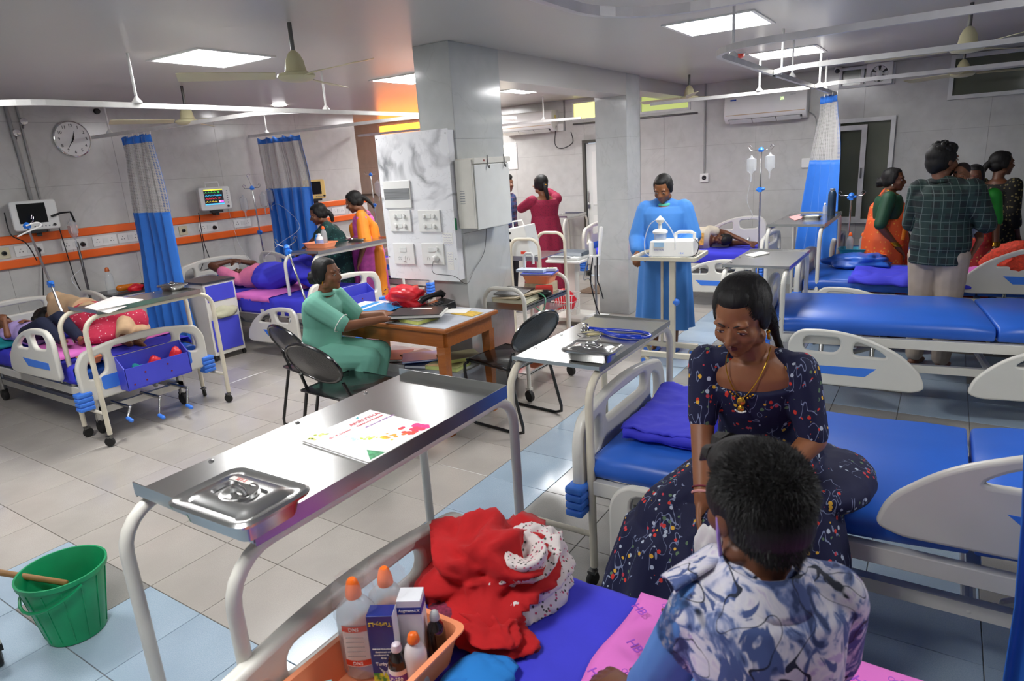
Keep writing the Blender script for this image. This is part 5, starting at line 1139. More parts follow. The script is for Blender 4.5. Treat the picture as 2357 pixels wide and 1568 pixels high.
for k in range(9): part(m_, 'key', MB().bx(-.165+k*.027, -.143+k*.027, -.15, -.13, .036, .04), WHT, smooth=False)
rr = thing('wire_basket', 'white wire basket holding a red cloth on the ECG cart', 'basket', (-3.27, 5.95, .19), 0)
for k in range(9):
    x = -.13+k*.0325; part(rr, 'wire', MB().tube([(x, -.09, .18), (x*.8, -.07, 0), (x*.8, .07, 0), (x, .09, .18)], .003, 5), WHT)
for z, q in ((.18, 1), (.1, .9), (.02, .8)): part(rr, 'wire_ring', MB().tube([(-.14*q, -.09*q, z), (.14*q, -.09*q, z), (.14*q, .09*q, z), (-.14*q, .09*q, z)], .004, 6, closed=True), WHT)
crumple('red_cloth', 'red cloth bundled in the white wire basket', 'cloth', (-3.27, 5.95, .2), (.12, .08, .13), RED, seed=12, sub=3)
r = thing('drip_stand', 'white stand with a probe cup and coiled leads by the far column', 'stand', (-3.03, 6.2, 0), 0, world=True); part(r, 'pole', MB().cap((-3.03, 6.2, .1), .012, (-3.03, 6.2, .8), .012), GREYP); part(r, 'cup', MB().lathe([(.05, .64), (.058, .74), (.05, .74)], (-3.03, 6.2, 0), 16), WHT); part(r, 'white_tube', MB().cap((-3.07, 6.2, .72), .025, (-3.07, 6.2, .86), .025).cap((-2.99, 6.22, .74), .016, (-2.96, 6.22, 1.02), .02), WHT); part(r, 'base', MB().bx(-3.12, -2.92, 6.1, 6.3, .06, .09), WHT2, smooth=False)
for k, (dx, z0) in enumerate(((0, .25), (.05, .42), (-.05, .5))): cable(('black', 'long black', 'grey')[k]+' lead hanging at the probe stand '+('nearest the pole', 'right of the pole', 'left of the pole')[k], [(-3.03+dx, 6.15, .73), (-3.05+dx*1.6, 6.12, .5), (-3.01+dx*1.2, 6.13, z0), (-2.95+dx, 6.1, z0-.12)], (BLACKP, BLACKP, GREYP)[k], .007)
# brown mat, weighing
solo('door_mat', 'brown mat on the floor in front of the back door', 'mat', MB().bx(-4.0, -3.3, 7.6, 8.1, .002, .012), pm('coir', '#7a6553', .95, var=.2, scale=60, bump=.6), smooth=False)
# ------------------------------------------------------------------ suction pump cart with the gowned nurse
PC = (-1.86, 5.22)
r = thing('pump_cart', 'cream stand on casters carrying the suction pump', 'cart', (PC[0], PC[1], 0), math.radians(4))
part(r, 'tray_top', MB().bx(-.26, .24, -.2, .2, .905, .915), STEEL, smooth=False)
part(r, 'tray_rim', MB().bx(-.27, .25, -.215, -.195, .9, .93).bx(-.27, .25, .195, .215, .9, .93).bx(-.275, -.255, -.2, .2, .9, .93).bx(.24, .26, -.2, .2, .9, .93), CREAMP, smooth=False)
part(r, 'post', MB().bx(.04, .085, -.19, -.15, .12, .91), CREAMP, smooth=False); part(r, 'post', MB().bx(-.12, -.1, .12, .14, .12, .91), CREAMP, smooth=False)
part(r, 'foot_bar', MB().bx(-.2, .3, -.19, -.15, .085, .125), CREAMP, smooth=False); part(r, 'foot_bar', MB().bx(-.27, .2, .12, .16, .085, .125), CREAMP, smooth=False); part(r, 'cross_brace', MB().cap((.05, -.17, .105), .02, (-.06, .14, .105), .02), CREAMP)
for x, y in ((-.17, -.17), (.28, -.17), (-.25, .14), (.16, .14)):
    c_ = part(r, 'caster', MB().lathe([(.001, -.018), (.04, -.018), (.042, 0), (.04, .018), (.001, .018)], (x, y, .042), 16, (.5, 1, 0)), pm('caster_cream', '#cfc6ae', .5)); part(c_, 'blue_hub', MB().lathe([(.026, -.021), (.026, .021)], (x, y, .042), 14, (.5, 1, 0)), ABSB)
part(r, 'blue_clip', MB().ell((.09, -.17, .56), (.035, .025, .03)), ABSB)
r = thing('suction_pump', 'white suction pump with a jar and tubes on the cream cart', 'machine', (PC[0]+.02, PC[1]-.02, .917), math.radians(4))
part(r, 'case', MB().loft([[(-.17, -.1, 0), (.2, -.1, 0), (.2, .1, 0), (-.17, .1, 0)], [(-.16, -.1, .1), (-.02, -.1, .13), (.2, -.095, .13), (.2, .095, .13)][:0]+[(-.16, -.09, .13), (.19, -.09, .135), (.19, .09, .135), (-.16, .09, .13)]]), WHT, bevel=.01, smooth=False)
part(r, 'carry_handle', MB().tube([(.03, 0, .13), (.03, 0, .18), (.06, 0, .195), (.15, 0, .195), (.18, 0, .18), (.18, 0, .13)], .011, 8, flat=1.3), WHT)
part(r, 'jar', MB().lathe([(.05, .12), (.052, .16), (.052, .185)], (-.1, 0, 0), 18), CLEAR2); part(r, 'jar_lid', MB().lathe([(.06, .185), (.062, .2), (.045, .215), (.016, .22), (.014, .26), (.03, .275), (.036, .295), (.02, .31), (.006, .325), (.001, .325)], (-.1, 0, 0), 20), WHT)
part(r, 'control_panel', MB().bx(-.12, -.04, -.1025, -.1, .085, .12), pm('panel_blue', '#9fc4e4', .4), smooth=False); text('SUCTION', .018, M_dir((-.08, -.103, .06), (1, 0, 0), (0, 0, 1)), BI, r); text('+ S.V.', .02, M_dir((.1, -.1025, .035), (1, 0, 0), (0, 0, 1)), ABSB, r)
part(r, 'tube', MB().tube(smooth_path([(-.1, 0, .3), (-.18, -.01, .26), (-.22, -.03, .14), (-.21, -.05, .03), (-.14, -.11, .01)], 5), .005, 6), CLEAR2); part(r, 'tube', MB().tube(smooth_path([(-.08, 0, .3), (-.02, -.02, .24), (.04, -.08, .16), (.05, -.1, .06)], 5), .005, 6), CLEAR2); part(r, 'black_lead', MB().tube(smooth_path([(.19, -.03, .14), (.23, -.06, .1), (.21, -.1, .02), (.1, -.12, .003)], 5), .004, 6), BLACKP)
# ------------------------------------------------------------------ bucket and mop
bc = at(165, 1462, z=0); r = thing('bucket', 'translucent green plastic bucket on the floor at the lower left', 'bucket', (bc.x-.01, bc.y+.03, 0), 0)
t = NT('green_plastic'); t.col(t.mix(t.ramp(t.noise(3, 3), (.4, 0), (.7, 1)), '#068a55', '#12b070')).set(rough=.4, alpha=.93); GP = t.m
part(r, 'body', MB().lathe([(.1, .0), (.105, .004), (.15, .27), (.158, .275), (.16, .295), (.152, .295), (.144, .27), (.1, .008), (.001, .006)], n=40), GP)
for k in range(14):
    a = 2*PI*k/14; d = V(math.cos(a), math.sin(a), 0); part(r, 'rib', MB().cap(d*.108+V(0, 0, .02), .0022, d*.149+V(0, 0, .26), .0022), GP)
part(r, 'handle', MB().tube([(.165*math.cos(math.radians(a)), -.155*abs(math.sin(math.radians(a))), .272-.08*abs(math.sin(math.radians(a)))) for a in range(180, 361, 15)], .006, 8), GP)
solo('mop_handle', 'brown wooden mop stick resting in the green bucket', 'mop', MB().cap(at(150, 1342, z=.2), .012, at(-40, 1312, z=.34), .012), pm('stick_wood', '#9a7040', .5, var=.2))
# ------------------------------------------------------------------ sheets and cloths on beds
def bsheet(name, label, x0, x1, y0, y1, z, mat, drop0=.0, drop1=.0, amp=.006, seed=0, wr=6, cat='bed sheet', corners=None, lift=None):
    nu, nv = 60, 40
    W_ = y1-y0+drop0+drop1
    def f(u, v):
        s = v*W_
        if s < drop0: y, zz = y0, z-(drop0-s)
        elif s > W_-drop1: y, zz = y1, z-(s-(W_-drop1))
        else: y, zz = y0+(s-drop0), z
        x = x0+(x1-x0)*u
        nz = abs(noise.noise(V(x*wr, y*wr*.5+s, seed)))*amp*1.6+noise.noise(V(x*3, y*7, seed+2))*amp
        e = noise.noise(V(s*6, seed, 1))*.02 if u > .9 or u < .1 else 0
        if zz < z: return (x+e, y+(-1 if y == y0 else 1)*(.006+abs(nz)*2+abs(math.sin(x*23+seed))*.008), zz)
        return (x+e, y, zz+abs(nz)+.002+(lift(x, y) if lift else 0))
    return solo(name, label, cat, MB().grid(f, nu, nv), mat, org=(x0, (y0+y1)/2, z), solid=.003)
PINKP = PINK
bsheet('bed_sheet', 'royal blue sheet covering the foreground bed', -1.075, .8, .48, 1.4, .607, SHEETB, .1, .13, .011, 1, 7)
lf = lambda x, y: .03*max(0, 1-abs(y-1.33)/.06)*(.3+.7*abs(math.sin(x*4)))
bsheet('draw_sheet', 'pink printed waterproof sheet across the foreground bed', -.58, .62, .5, 1.41, .618, PINKP, .1, .11, .008, 3, 4)
HB = pm('sheet_print', '#a64fd0', .7)
random.seed(21)
hb = thing('sheet_print', 'purple printed marks on the pink foreground sheet', 'print', (-.3, 1.1, .6405), 0)
for i in range(9):
    for j in range(5):
        x, y = -.25+i*.125+(.04 if j % 2 else 0), -.28+j*.125
        text('HB', .034, Matrix.Translation((x, y, 0)) @ Matrix.Rotation(-.55, 4, 'Z'), HB, hb, 'lettering')
        mb = MB(); n = 12
        for k, (ox, oy, rr) in enumerate(((0, 0, .012), (-.011, .012, .006), (.011, .012, .006), (0, -.02, .01))): mb.tube([(x+.062+ox+rr*math.cos(2*PI*q/n), y+.03+oy+rr*math.sin(2*PI*q/n), .0005) for q in range(n)], .0008, 3, closed=True)
        part(hb, 'toy_outline', mb, HB, smooth=False)
bsheet('bed_sheet', 'violet blue sheet on the bed of the mother and child', -7.0, -5.0, 1.95, 2.81, .546, SHEETB, .12, .05, .006, 5)
bsheet('draw_sheet', 'pink sheet strip on the bed of the mother and child', -6.0, -5.25, 1.94, 2.82, .556, PINK, .07, .02, .005, 6)
bsheet('bed_sheet', 'violet blue sheet under the patient in pink', -7.0, -5.0, 3.99, 4.85, .587, SHEETB, .16, .05, .008, 7)
bsheet('draw_sheet', 'pink sheet showing under the patient with raised arm', -6.1, -5.5, 3.98, 4.86, .598, PINK, .05, .02, .006, 8)
bsheet('bed_sheet', 'violet blue sheet of the half hidden far left bed', -6.9, -5.0, 5.72, 6.58, .587, SHEETB, .1, .05, .008, 9); bsheet('draw_sheet', 'pink sheet of the half hidden far left bed', -6.2, -5.2, 5.7, 6.6, .6, PINK, .08, .02, .008, 10)
bsheet('bed_sheet', 'violet blue sheet under the sleeping boy in beige', -3.6, -1.68, 7.29, 8.15, .627, SHEETB, .12, .04, .006, 11); bsheet('draw_sheet', 'pink sheet under the sleeping boy in beige', -3.3, -2.35, 7.28, 8.16, .637, PINK, .03, .02, .005, 12)
bsheet('draw_sheet', 'crumpled violet cloth on the bed behind the man in plaid', -.62, .5, 6.12, 6.75, .61, SHEETB, .03, .0, .03, 13, 7); bsheet('draw_sheet', 'pink cloth on the bed behind the man in plaid', -.1, .35, 6.2, 6.6, .65, PINK, .0, .0, .03, 14, 9)
# folded blue sheet on bed R2
r = thing('folded_sheet', 'folded royal blue sheet on the bed behind the seated woman', 'sheet', (-.885, 2.61, .612), math.radians(3))
for k in range(5):
    q = .006*k; f = lambda u, v, k=k, q=q: (-.16+.33*u+.01*math.sin(v*7+k), -.29+.58*v+.008*math.sin(u*6+k*2), .006+k*.009+(abs(noise.noise(V(u*3, v*9, k*3)))*.022+abs(noise.noise(V(u*9, v*7, 4)))*.01)*(k > 3)+abs(noise.noise(V(u*3, v*2, k)))*.006)
    part(r, 'fold_layer', MB().grid(f, 24, 30), SHEETB, solid=.007, label='topmost fold' if k == 4 else None)
part(r, 'fold_edge', MB().tube([(-.155+.32*i/14, -.285+.006*math.sin(i), .026+.003*math.sin(i*1.3)) for i in range(15)], .022, 10, flat=.9), SHEETB)
# red cloth heap and floral cloth on R1
def heap(name, label, c, r3, mat, seed, amp=.5, fr=1.6, sub=5, cat='cloth'): return crumple(name, label, cat, c, r3, mat, amp=amp, freq=fr, seed=seed, sub=sub)
REDC = pm('red_velour', '#b80f14', .9, var=.12, scale=14, sheen=.05, bump=.3, bscale=40)
t = NT('floral_cotton'); vo = t.add('TexVoronoi', i_Scale=95.0); t.l.new(t.co(), vo.inputs['Vector']); k1 = t.math('LESS_THAN', vo.outputs['Distance'], .33); sc_ = t.add('SeparateColor'); t.l.new(vo.outputs['Color'], sc_.inputs[0])
flc = t.mix(t.math('GREATER_THAN', sc_.outputs[0], .45), '#c0506a', '#4a4a42'); t.col(t.mix(t.math('MULTIPLY', k1, t.math('GREATER_THAN', sc_.outputs[1], .35)), '#d9cfcb', flc)).set(rough=.85); FLOR = t.m
h1 = heap('red_shawl', 'heap of red cloth on the foreground bed', (-.95, 1.22, .612), (.16, .17, .12), REDC, 2, .55, 1.7)
heap('floral_cloth', 'white cloth with small pink flowers tumbled over the red heap', (-.845, 1.27, .615), (.09, .13, .11), FLOR, 6, .5, 1.8)
heap('red_cloth_end', 'loose end of the red cloth in front of the heap', (-.84, 1.08, .612), (.1, .07, .04), REDC, 8, .5, 2)
heap('maroon_cloth', 'strip of maroon patterned cloth under the red heap', (-.96, 1.06, .612), (.06, .06, .035), pm('maroon_print', '#7a2440', .8, var=.5, scale=90), 9, .4, 2, 4)
heap('blue_cloth', 'folded bright blue cloth beside the foreground tray', (-.775, .93, .612), (.07, .09, .025), pm('bright_blue_cotton', '#1f7fd0', .85, var=.08), 11, .35, 1.4, 4); heap('blue_cloth', 'second fold of bright blue cloth nearer the tray', (-.785, .81, .612), (.065, .1, .03), pm('bright_blue_cotton', '#1f7fd0', .85), 14, .35, 1.4, 4)
heap('clear_bag', 'clear plastic bag with clothes on the pillow end of the pink patient bed', (-6.75, 4.1, .6), (.2, .15, .09), pm('grey_film', '#b9bcc8', .3, alpha=.9), 16, .4, 2, 4); heap('blue_cloth', 'bright blue pillow at the head of the pink patient', (-6.7, 4.45, .6), (.25, .25, .08), pm('bright_blue_cotton', '#1f7fd0', .85), 17, .2, 1.4, 4)
heap('pillow', 'teal pillow under the child at the left', (-6.4, 2.1, .55), (.22, .3, .07), pm('teal_cotton', '#0f7f86', .85), 18, .15, 1.2, 4, 'pillow')
heap('blue_cloth', 'blue cloth at the foot of the bed behind the man in plaid', (-.62, 6.78, .61), (.25, .2, .07), VINYL, 19, .4, 2, 4)
heap('red_floral_cloth', 'orange red cloth on the bed rail at the far right', (.62, 6.2, .66), (.3, .16, .18), pm('red_print', '#e0452a', .8, var=.3, scale=50), 21, .3, 2, 4); heap('green_floral_cloth', 'dark green floral cloth behind the bed rail at the far right', (.55, 6.15, .62), (.16, .1, .1), pm('green_print', '#3f5a50', .8, var=.5, scale=60), 22, .3, 2, 4)
for k, (dy, m_, lb) in enumerate(((-.13, pm('teal_cotton', '#0f9f96', .8), 'teal cloth in the organiser box of the leftmost whole bed'), (.0, RED, 'red cloth in the organiser box of the leftmost whole bed'), (.17, RED, 'red cloth at the right end of that organiser box'))): heap('small_cloth', lb, (-4.8, 2.4+dy, .42+.02*k), (.03, .045, .05), m_, 30+k, .3, 2, 3)
r = squeeze_bottle('empty clear plastic bottle standing behind the leftmost whole bed', (-6.9, 3.19, .722), .04, .26, CLEAR, '#c4622a'); r = thing('juice_bottle', 'lying orange juice bottle with a black cap behind the left bed', 'bottle', at(275, 662, x=-6.9), 0, world=True); part(r, 'body', MB().cap((-6.9, 3.27, .756), .033, (-6.88, 3.45, .752), .028), pm('orange_juice', '#d97a1c', .2)); part(r, 'cap', MB().cap((-6.88, 3.47, .752), .018, (-6.88, 3.5, .752), .018), BLACKP)
heap('red_pouch', 'small red pouch by the lying juice bottle', (-6.8, 3.38, .716), (.05, .08, .04), RED, 40, .3, 2, 3)
# bedside lockers
def locker(label, x, y):
    r = thing('bedside_locker', label, 'locker', (x, y, 0), 0, 'bedside lockers'); part(r, 'carcass', MB().bx(-.2, .2, -.17, .17, .06, .78), WHITEP, smooth=False, bevel=.004); part(r, 'top', MB().bx(-.21, .21, -.18, .18, .78, .8), pm('dark_top', '#3c3e42', .3), smooth=False)
    part(r, 'drawer', MB().bx(.2, .208, -.15, .15, .6, .76), BOXM, smooth=False, bevel=.003); part(r, 'door', MB().bx(.2, .208, -.15, .15, .1, .42), BOXM, smooth=False, bevel=.003)
    for a in (-1, 1):
        for b in (-1, 1): part(r, 'caster', MB().lathe([(.001, -.01), (.025, -.01), (.025, .01), (.001, .01)], (a*.18, b*.16, .03), 12, (0, 1, 0)), RUB)
    return r
locker('blue fronted bedside locker between the left curtain and the pink patient bed', -6.12, 3.73)
lk = locker('bedside locker behind the left bed with bottles on its top, mostly hidden', -6.95, 3.3); lk.scale = (1, 1, .9)
heap('yellow_bag', 'pale bag in the open shelf of the blue fronted locker', (-5.9, 3.73, .43), (.03, .13, .07), pm('pale_bag', '#c9c7a8', .6), 41, .3, 2, 3)
# ------------------------------------------------------------------ people
def rt(v): return V(v[1], -v[0], 0)
class Person:
    def __init__(s, label, base, H=1.55, sk='#6b4128', vox=.008, head=1.0, sc=None, hs=None):
        s.H = H; s.k = sc or H/1.6; s.hk = (hs or s.k)*head; s.vox = vox; s.skin = skin(sk)
        s.root = thing('person', label, 'person', base, 0, world=True); s.b = V(base); s.J = {}; s.body = MB()
    def stand(s, yaw, **ov):
        "yaw: facing direction angle, 0 = +x ; local (right, forward, up)"
        f = V(math.cos(yaw), math.sin(yaw), 0); r = rt(f); s.f, s.r = f, r; k = s.k
        L = dict(pel=(0, 0, .88), che=(0, .01, 1.17), nek=(0, 0, 1.34), hed=(0, .035, 1.485),
                 sR=(.165, 0, 1.29), sL=(-.165, 0, 1.29), eR=(.21, -.02, 1.04), eL=(-.21, -.02, 1.04), wR=(.21, .07, .82), wL=(-.21, .07, .82),
                 hR=(.085, 0, .84), hL=(-.085, 0, .84), kR=(.09, .02, .45), kL=(-.09, .02, .45), aR=(.09, 0, .07), aL=(-.09, 0, .07))
        for q, p in L.items(): s.J[q] = s.b+(r*p[0]+f*p[1]+V(0, 0, p[2]))*k
        for q, p in ov.items(): s.J[q] = (s.b+(r*p[0]+f*p[1]+V(0, 0, p[2]))*k) if len(p) == 3 else V(p[:3])
        s.F, s.U = f, V(0, 0, 1); return s
    def joints(s, f, **J):
        s.f = V(f).normalized(); s.r = rt(s.f)
        for q, p in J.items(): s.J[q] = V(p)
        s.F, s.U = s.f, V(0, 0, 1); return s
    def right(s): return (s.J['sR']-s.J['sL']).normalized()
    def torso(s, mb, inf=0, lo=0., hi=1., fat=1, ripple=0):
        J = s.J; k = s.k; R = s.right(); pts = []
        tab = ((-.18, .12, .09), (0, .155, .115), (.22, .15, .11), (.42, .128, .1), (.65, .145, .112), (.85, .165, .1), (.95, .12, .075), (1.0, .07, .06))
        def pos(t):
            if t < .65: return J['pel'].lerp(J['che'], t/.65)
            return J['che'].lerp(J['nek'], (t-.65)/.35)
        def rad(t):
            for i in range(len(tab)-1):
                a, b = tab[i], tab[i+1]
                if t <= b[0]: q = (t-a[0])/(b[0]-a[0]); return a[1]+(b[1]-a[1])*q, a[2]+(b[2]-a[2])*q
            return tab[-1][1:]
        rings = []; n = 9
        for i in range(n+1):
            t = lo+(hi-lo)*i/n; p = pos(t); a, b = rad(t); ax = (pos(t+.05)-pos(t-.05)).normalized(); Rr = (R-ax*R.dot(ax)).normalized(); D = ax.cross(Rr)
            rings.append([p+Rr*math.cos(2*PI*j/24)*(a*k*fat+inf)+D*math.sin(2*PI*j/24)*(b*k*fat+inf) for j in range(24)])
        mb.loft(rings); return s
    def arm(s, mb, side, inf=0, fr=2, r0=.047):
        J, k = s.J, s.k; a, e, w = J['s'+side], J['e'+side], J['w'+side]
        if fr > 0:
            q = min(fr, 1); mb.cap(a, .052*k+inf, a.lerp(e, q), (.052-.012*q)*k+inf)
        if fr > 1: q = fr-1; mb.cap(e, .04*k+inf, e.lerp(w, q), (.04-.014*q)*k+inf)
        return s
    def leg(s, mb, side, inf=0, fr=2):
        J, k = s.J, s.k; a, e, w = J['h'+side], J['k'+side], J['a'+side]; q = min(fr, 1)
        mb.cap(a, .088*k+inf, a.lerp(e, q), (.088-.035*q)*k+inf)
        if fr > 1: q = fr-1; mb.cap(e, .056*k+inf, e.lerp(w, q), (.056-.022*q)*k+inf)
        return s
    def hand(s, side, d=None, n=None, curl=.5, mb=None, sc=1.0, spread=1):
        J = s.J; k = s.k*sc; mb = mb or s.body; w = J['w'+side]; d = V(d).normalized() if d else (w-J['e'+side]).normalized()
        n = V(n) if n else V(0, 0, -1); n = (n-d*n.dot(d)).normalized(); t = d.cross(n)*(1 if side == 'R' else -1)
        # palm from wrist along d, n = palm side, t = thumb side
        p0, p1 = w, w+d*.085*k
        mb.cap(w-d*.01*k, .025*k, w+d*.02*k, .026*k)
        mb.loft([[c+t*(math.cos(2*PI*j/12)*a)*k+n*(math.sin(2*PI*j/12)*b)*k for j in range(12)] for c, a, b in ((w, .026, .02), (w+d*.03*k, .036, .017), (w+d*.065*k, .041, .015), (w+d*.088*k, .038, .012))])
        for i, (o, L) in enumerate(((.03, .068), (.01, .077), (-.01, .071), (-.029, .055))):
            b0 = w+d*.082*k+t*o*k; q = b0; dd = d+t*(o*1.2*spread)
            rr = .0088*k
            for m_, f_ in enumerate((.42, .32, .26)):
                ang = curl*(.55+.35*m_)*(1+.1*i); dd = (dd.normalized()*math.cos(ang)+n*math.sin(ang)).normalized(); nn = n
                e = q+dd*L*f_*k; mb.cap(q, rr, e, rr*.92, 8); q = e; rr *= .93
        b0 = w+d*.025*k+t*.028*k; dd = (t*.75+d*.75+n*.25).normalized(); q = b0; rr = .0115*k
        for L in (.035, .03, .024):
            e = q+dd*L*k; mb.cap(q, rr, e, rr*.9, 8); q = e; rr *= .9; dd = (dd+d*.35+n*.25*curl).normalized()
        return s
    def foot(s, side, d=None, mb=None):
        J, k = s.J, s.k; a = J['a'+side]; d = V(d) if d else s.f; mb = mb or s.body
        mb.cap(a-V(0, 0, .02)*k, .033*k, a+d*.02*k-V(0, 0, .035)*k, .034*k); mb.cap(a-d*.03*k-V(0, 0, .04)*k, .03*k, a+d*.12*k-V(0, 0, .048)*k, .024*k); mb.cap(a+d*.1*k-V(0, 0, .05)*k, .026*k, a+d*.15*k-V(0, 0, .052)*k, .018*k); return s
    def headm(s, look=None, up=None, detail=1):
        if look is not None: s.F = V(look).normalized()
        if up is not None: s.U = V(up)
        F = s.F; U = (s.U-F*s.U.dot(F)).normalized(); R = F.cross(U); s.F, s.U, s.R = F, U, R
        k = s.hk; c = s.J['hed']; mb = s.body
        def L(x, y, z): return c+(R*x+F*y+U*z)*k
        s.L = L
        e = lambda p, r: mb.ell(L(*p), tuple(q*k for q in r), R, F, U, 20, 14)
        e((0, -.012, .03), (.073, .09, .085)); e((0, .02, -.02), (.062, .068, .075)); e((0, .035, -.058), (.045, .05, .045)); e((0, .062, -.088), (.02, .02, .018))
        for x in (-1, 1):
            e((x*.036, .052, -.025), (.027, .028, .03)); e((x*.074, -.006, -.008), (.008, .019, .03)); e((x*.05, .0, -.07), (.018, .03, .022))
            e((x*.03, .07, .028), (.026, .014, .01))
        mb.cap(L(0, .078, .012), .0085*k, L(0, .101, -.022), .0125*k); e((.012, .09, -.026), (.009, .01, .008)); e((-.012, .09, -.026), (.009, .01, .008)); e((0, .074, -.05), (.03, .016, .016))
        mb.cap(s.J['nek']-U*.01, .05*s.k, L(0, -.02, -.07), .05*k)
        fp = lambda nm, m_, mt, lab=None: part(s.root, nm, m_, mt, lab)
        for x in (-1, 1):
            ez = .004
            ee = part(s.root, 'eye', MB().ell(L(x*.031, .0735, ez), (.0155*k, .0085*k, .0068*k), R, F, U, 14, 9), EYEW)
            part(ee, 'iris', MB().ell(L(x*.031, .0775, ez-.0015), (.0062*k, .0055*k, .0062*k), R, F, U, 12, 8), EYEB)
            part(s.root, 'eyelid', MB().tube([L(x*.031+dx, .0795-abs(dx)*.35, ez+.0065-dx*dx*25) for dx in (-.017, -.009, 0, .009, .017)], [.002*k, .004*k, .0048*k, .004*k, .002*k], 8), s.skin)
            part(s.root, 'eyelash', MB().tube([L(x*.031+dx, .0835-abs(dx)*.4, ez+.0042-dx*dx*25) for dx in (-.017, -.009, 0, .009, .017)], .0011*k, 6), BROW)
            part(s.root, 'eyebrow', MB().tube([L(x*q, .083-(q-.02)*.35, .027+w) for q, w in ((.013, -.001), (.025, .004), (.038, .005), (.052, -.001))], [.0022*k, .0032*k, .0028*k, .001*k], 6, flat=.8), BROW)
        part(s.root, 'lips', MB().tube([L(x, .089-abs(x)*.45, -.049-x*x*6) for x in (-.024, -.012, 0, .012, .024)], [.001*k, .0048*k, .0058*k, .0048*k, .001*k], 8).tube([L(x, .088-abs(x)*.45, -.057+x*x*8) for x in (-.022, -.012, 0, .012, .022)], [.001*k, .005*k, .0062*k, .005*k, .001*k], 8), LIPM)
        return s
    def hair(s, style='bun', vox=None, mat=None):
        R, F, U, k, L = s.R, s.F, s.U, s.hk, s.L; mb = MB()
        e = lambda p, r: mb.ell(L(*p), tuple(q*k for q in r), R, F, U, 22, 16)
        e((0, -.027 if style in ('short', 'baby') else -.031, .042), (.081, .092, .086)); e((0, -.05, -.005), (.073, .066, .07))
        if style == 'short': e((0, -.058, -.032), (.058, .046, .052)); e((0, -.03, .0), (.078, .075, .08))
        if style in ('bun', 'tail', 'braid', 'long'):
            e((0, .002, .08), (.058, .06, .041)); 
            for x in (-1, 1): e((x*.052, -.002, .046), (.027, .044, .046)); e((x*.069, -.012, .008), (.016, .036, .05))
        if style == 'short':
            e((0, .02, .085), (.066, .068, .045)); 
            for x in (-1, 1): e((x*.066, .0, .03), (.018, .045, .045))
        if style == 'bun':
            e((0, -.118, -.02), (.048, .04, .048)); 
            for i in range(7): a = i*2*PI/7; mb.ell(L(.032*math.cos(a), -.14, -.02+.034*math.sin(a)), .019*k)
        if style == 'tail':
            q = s.tail if hasattr(s, 'tail') else [(0, -.1, 0), (0, -.13, -.06), (.01, -.12, -.16), (0, -.11, -.27)]
            mb.tube([L(*p) for p in smooth_path(q, 4)], [k*(.03 if i < 3 else max(.012, .032-.0008*i*i*.3)) for i in range(len(smooth_path(q, 4)))], 10)
        if style == 'baby': mb = MB(); e((0, -.022, .044), (.077, .088, .08))
        v_ = vox or min(s.vox, .006)
        return part(s.root, 'hair', mb, mat or HAIR, remesh=v_, smit=3)
    def wear(s, name, fn, mat, label=None, vox=None, smit=4):
        mb = MB(); fn(mb); return part(s.root, name, mb, mat, label, remesh=vox or s.vox, smit=smit)
    def done(s, smit=3): return part(s.root, 'body', s.body, s.skin, remesh=s.vox, smit=smit)
def skirt(mb, secs, folds=9, amp=.012, n=72, ph=0):
    "secs: (centre, rx, ry, X axis) stacked rings with growing folds"
    rings = []
    for i, (c, a, b, X) in enumerate(secs):
        c = V(c); X = V(X).normalized(); Y = V(-X.y, X.x, 0); q = amp*i/max(1, len(secs)-1)
        rings.append([c+X*math.cos(t)*(a+q*math.sin(folds*t+ph+i*.3))+Y*math.sin(t)*(b+q*math.sin(folds*t+ph+i*.3)) for t in (2*PI*j/n for j in range(n))])
    mb.loft(rings)
def combed_hair(P, n, ln=.05):
    "fine strands lying on the hair, combed back from the brow"
    mb = MB(); R, F, U, k, L = P.R, P.F, P.U, P.hk, P.L
    random.seed(5)
    for i in range(n):
        z = random.uniform(-.2, 1); a = random.uniform(0, 2*PI); q = math.sqrt(max(0, 1-z*z)); d = V(q*math.cos(a), q*math.sin(a), z)
        if d.y > .8 and d.z < .5: continue
        rr = V(.0835, .0955, .0875); pts = []
        for s_ in range(4):
            e = V(d.x*(1-.05*s_), d.y-.17*s_, d.z+(.04 if d.y > 0 else -.12)*s_).normalized(); lift = 1+.012*random.random()
            pts.append(L(e.x*rr.x*lift, -.027+e.y*rr.y*lift, .042+e.z*rr.z*lift))
        for s_ in range(3):
            a_, b_ = pts[s_], pts[s_+1]; t_ = (b_-a_).cross(a_-P.J['hed']); t_ = t_.normalized()*.0005 if t_.length > 0 else V(.0005, 0, 0); mb.addm([a_-t_, a_+t_, b_+t_, b_-t_], [(0, 1, 2, 3)])
    o = part(P.root, 'hair_strands', mb, HAIR, smooth=False); o['kind'] = 'stuff'
# fabric patterns
t = NT('navy_floral'); vo = t.add('TexVoronoi', i_Scale=46.0, i_Randomness=1.0); t.l.new(t.mapv((1, 1, .85)), vo.inputs['Vector']); sc_ = t.add('SeparateColor'); t.l.new(vo.outputs['Color'], sc_.inputs[0])
dn = t.math('ADD', vo.outputs['Distance'], t.math('MULTIPLY', t.noise(110, 2), .16)); fl = t.math('MULTIPLY', t.math('LESS_THAN', dn, .36), t.math('GREATER_THAN', t.noise(11, 1), .47))
fc = t.ramp(sc_.outputs[0], (0, '#d8392c'), (.3, '#e5b23a'), (.45, '#b9c4d2'), (.65, '#c43a4a'), (.82, '#5f7a5a'), ease=None)
st = t.math('ABSOLUTE', t.math('SUBTRACT', t.noise(13, 1, t.mapv((2, 2, .6)), dist=.6), .5)); stm = t.math('MULTIPLY', t.math('LESS_THAN', st, .01), t.math('GREATER_THAN', t.noise(11, 1), .45))
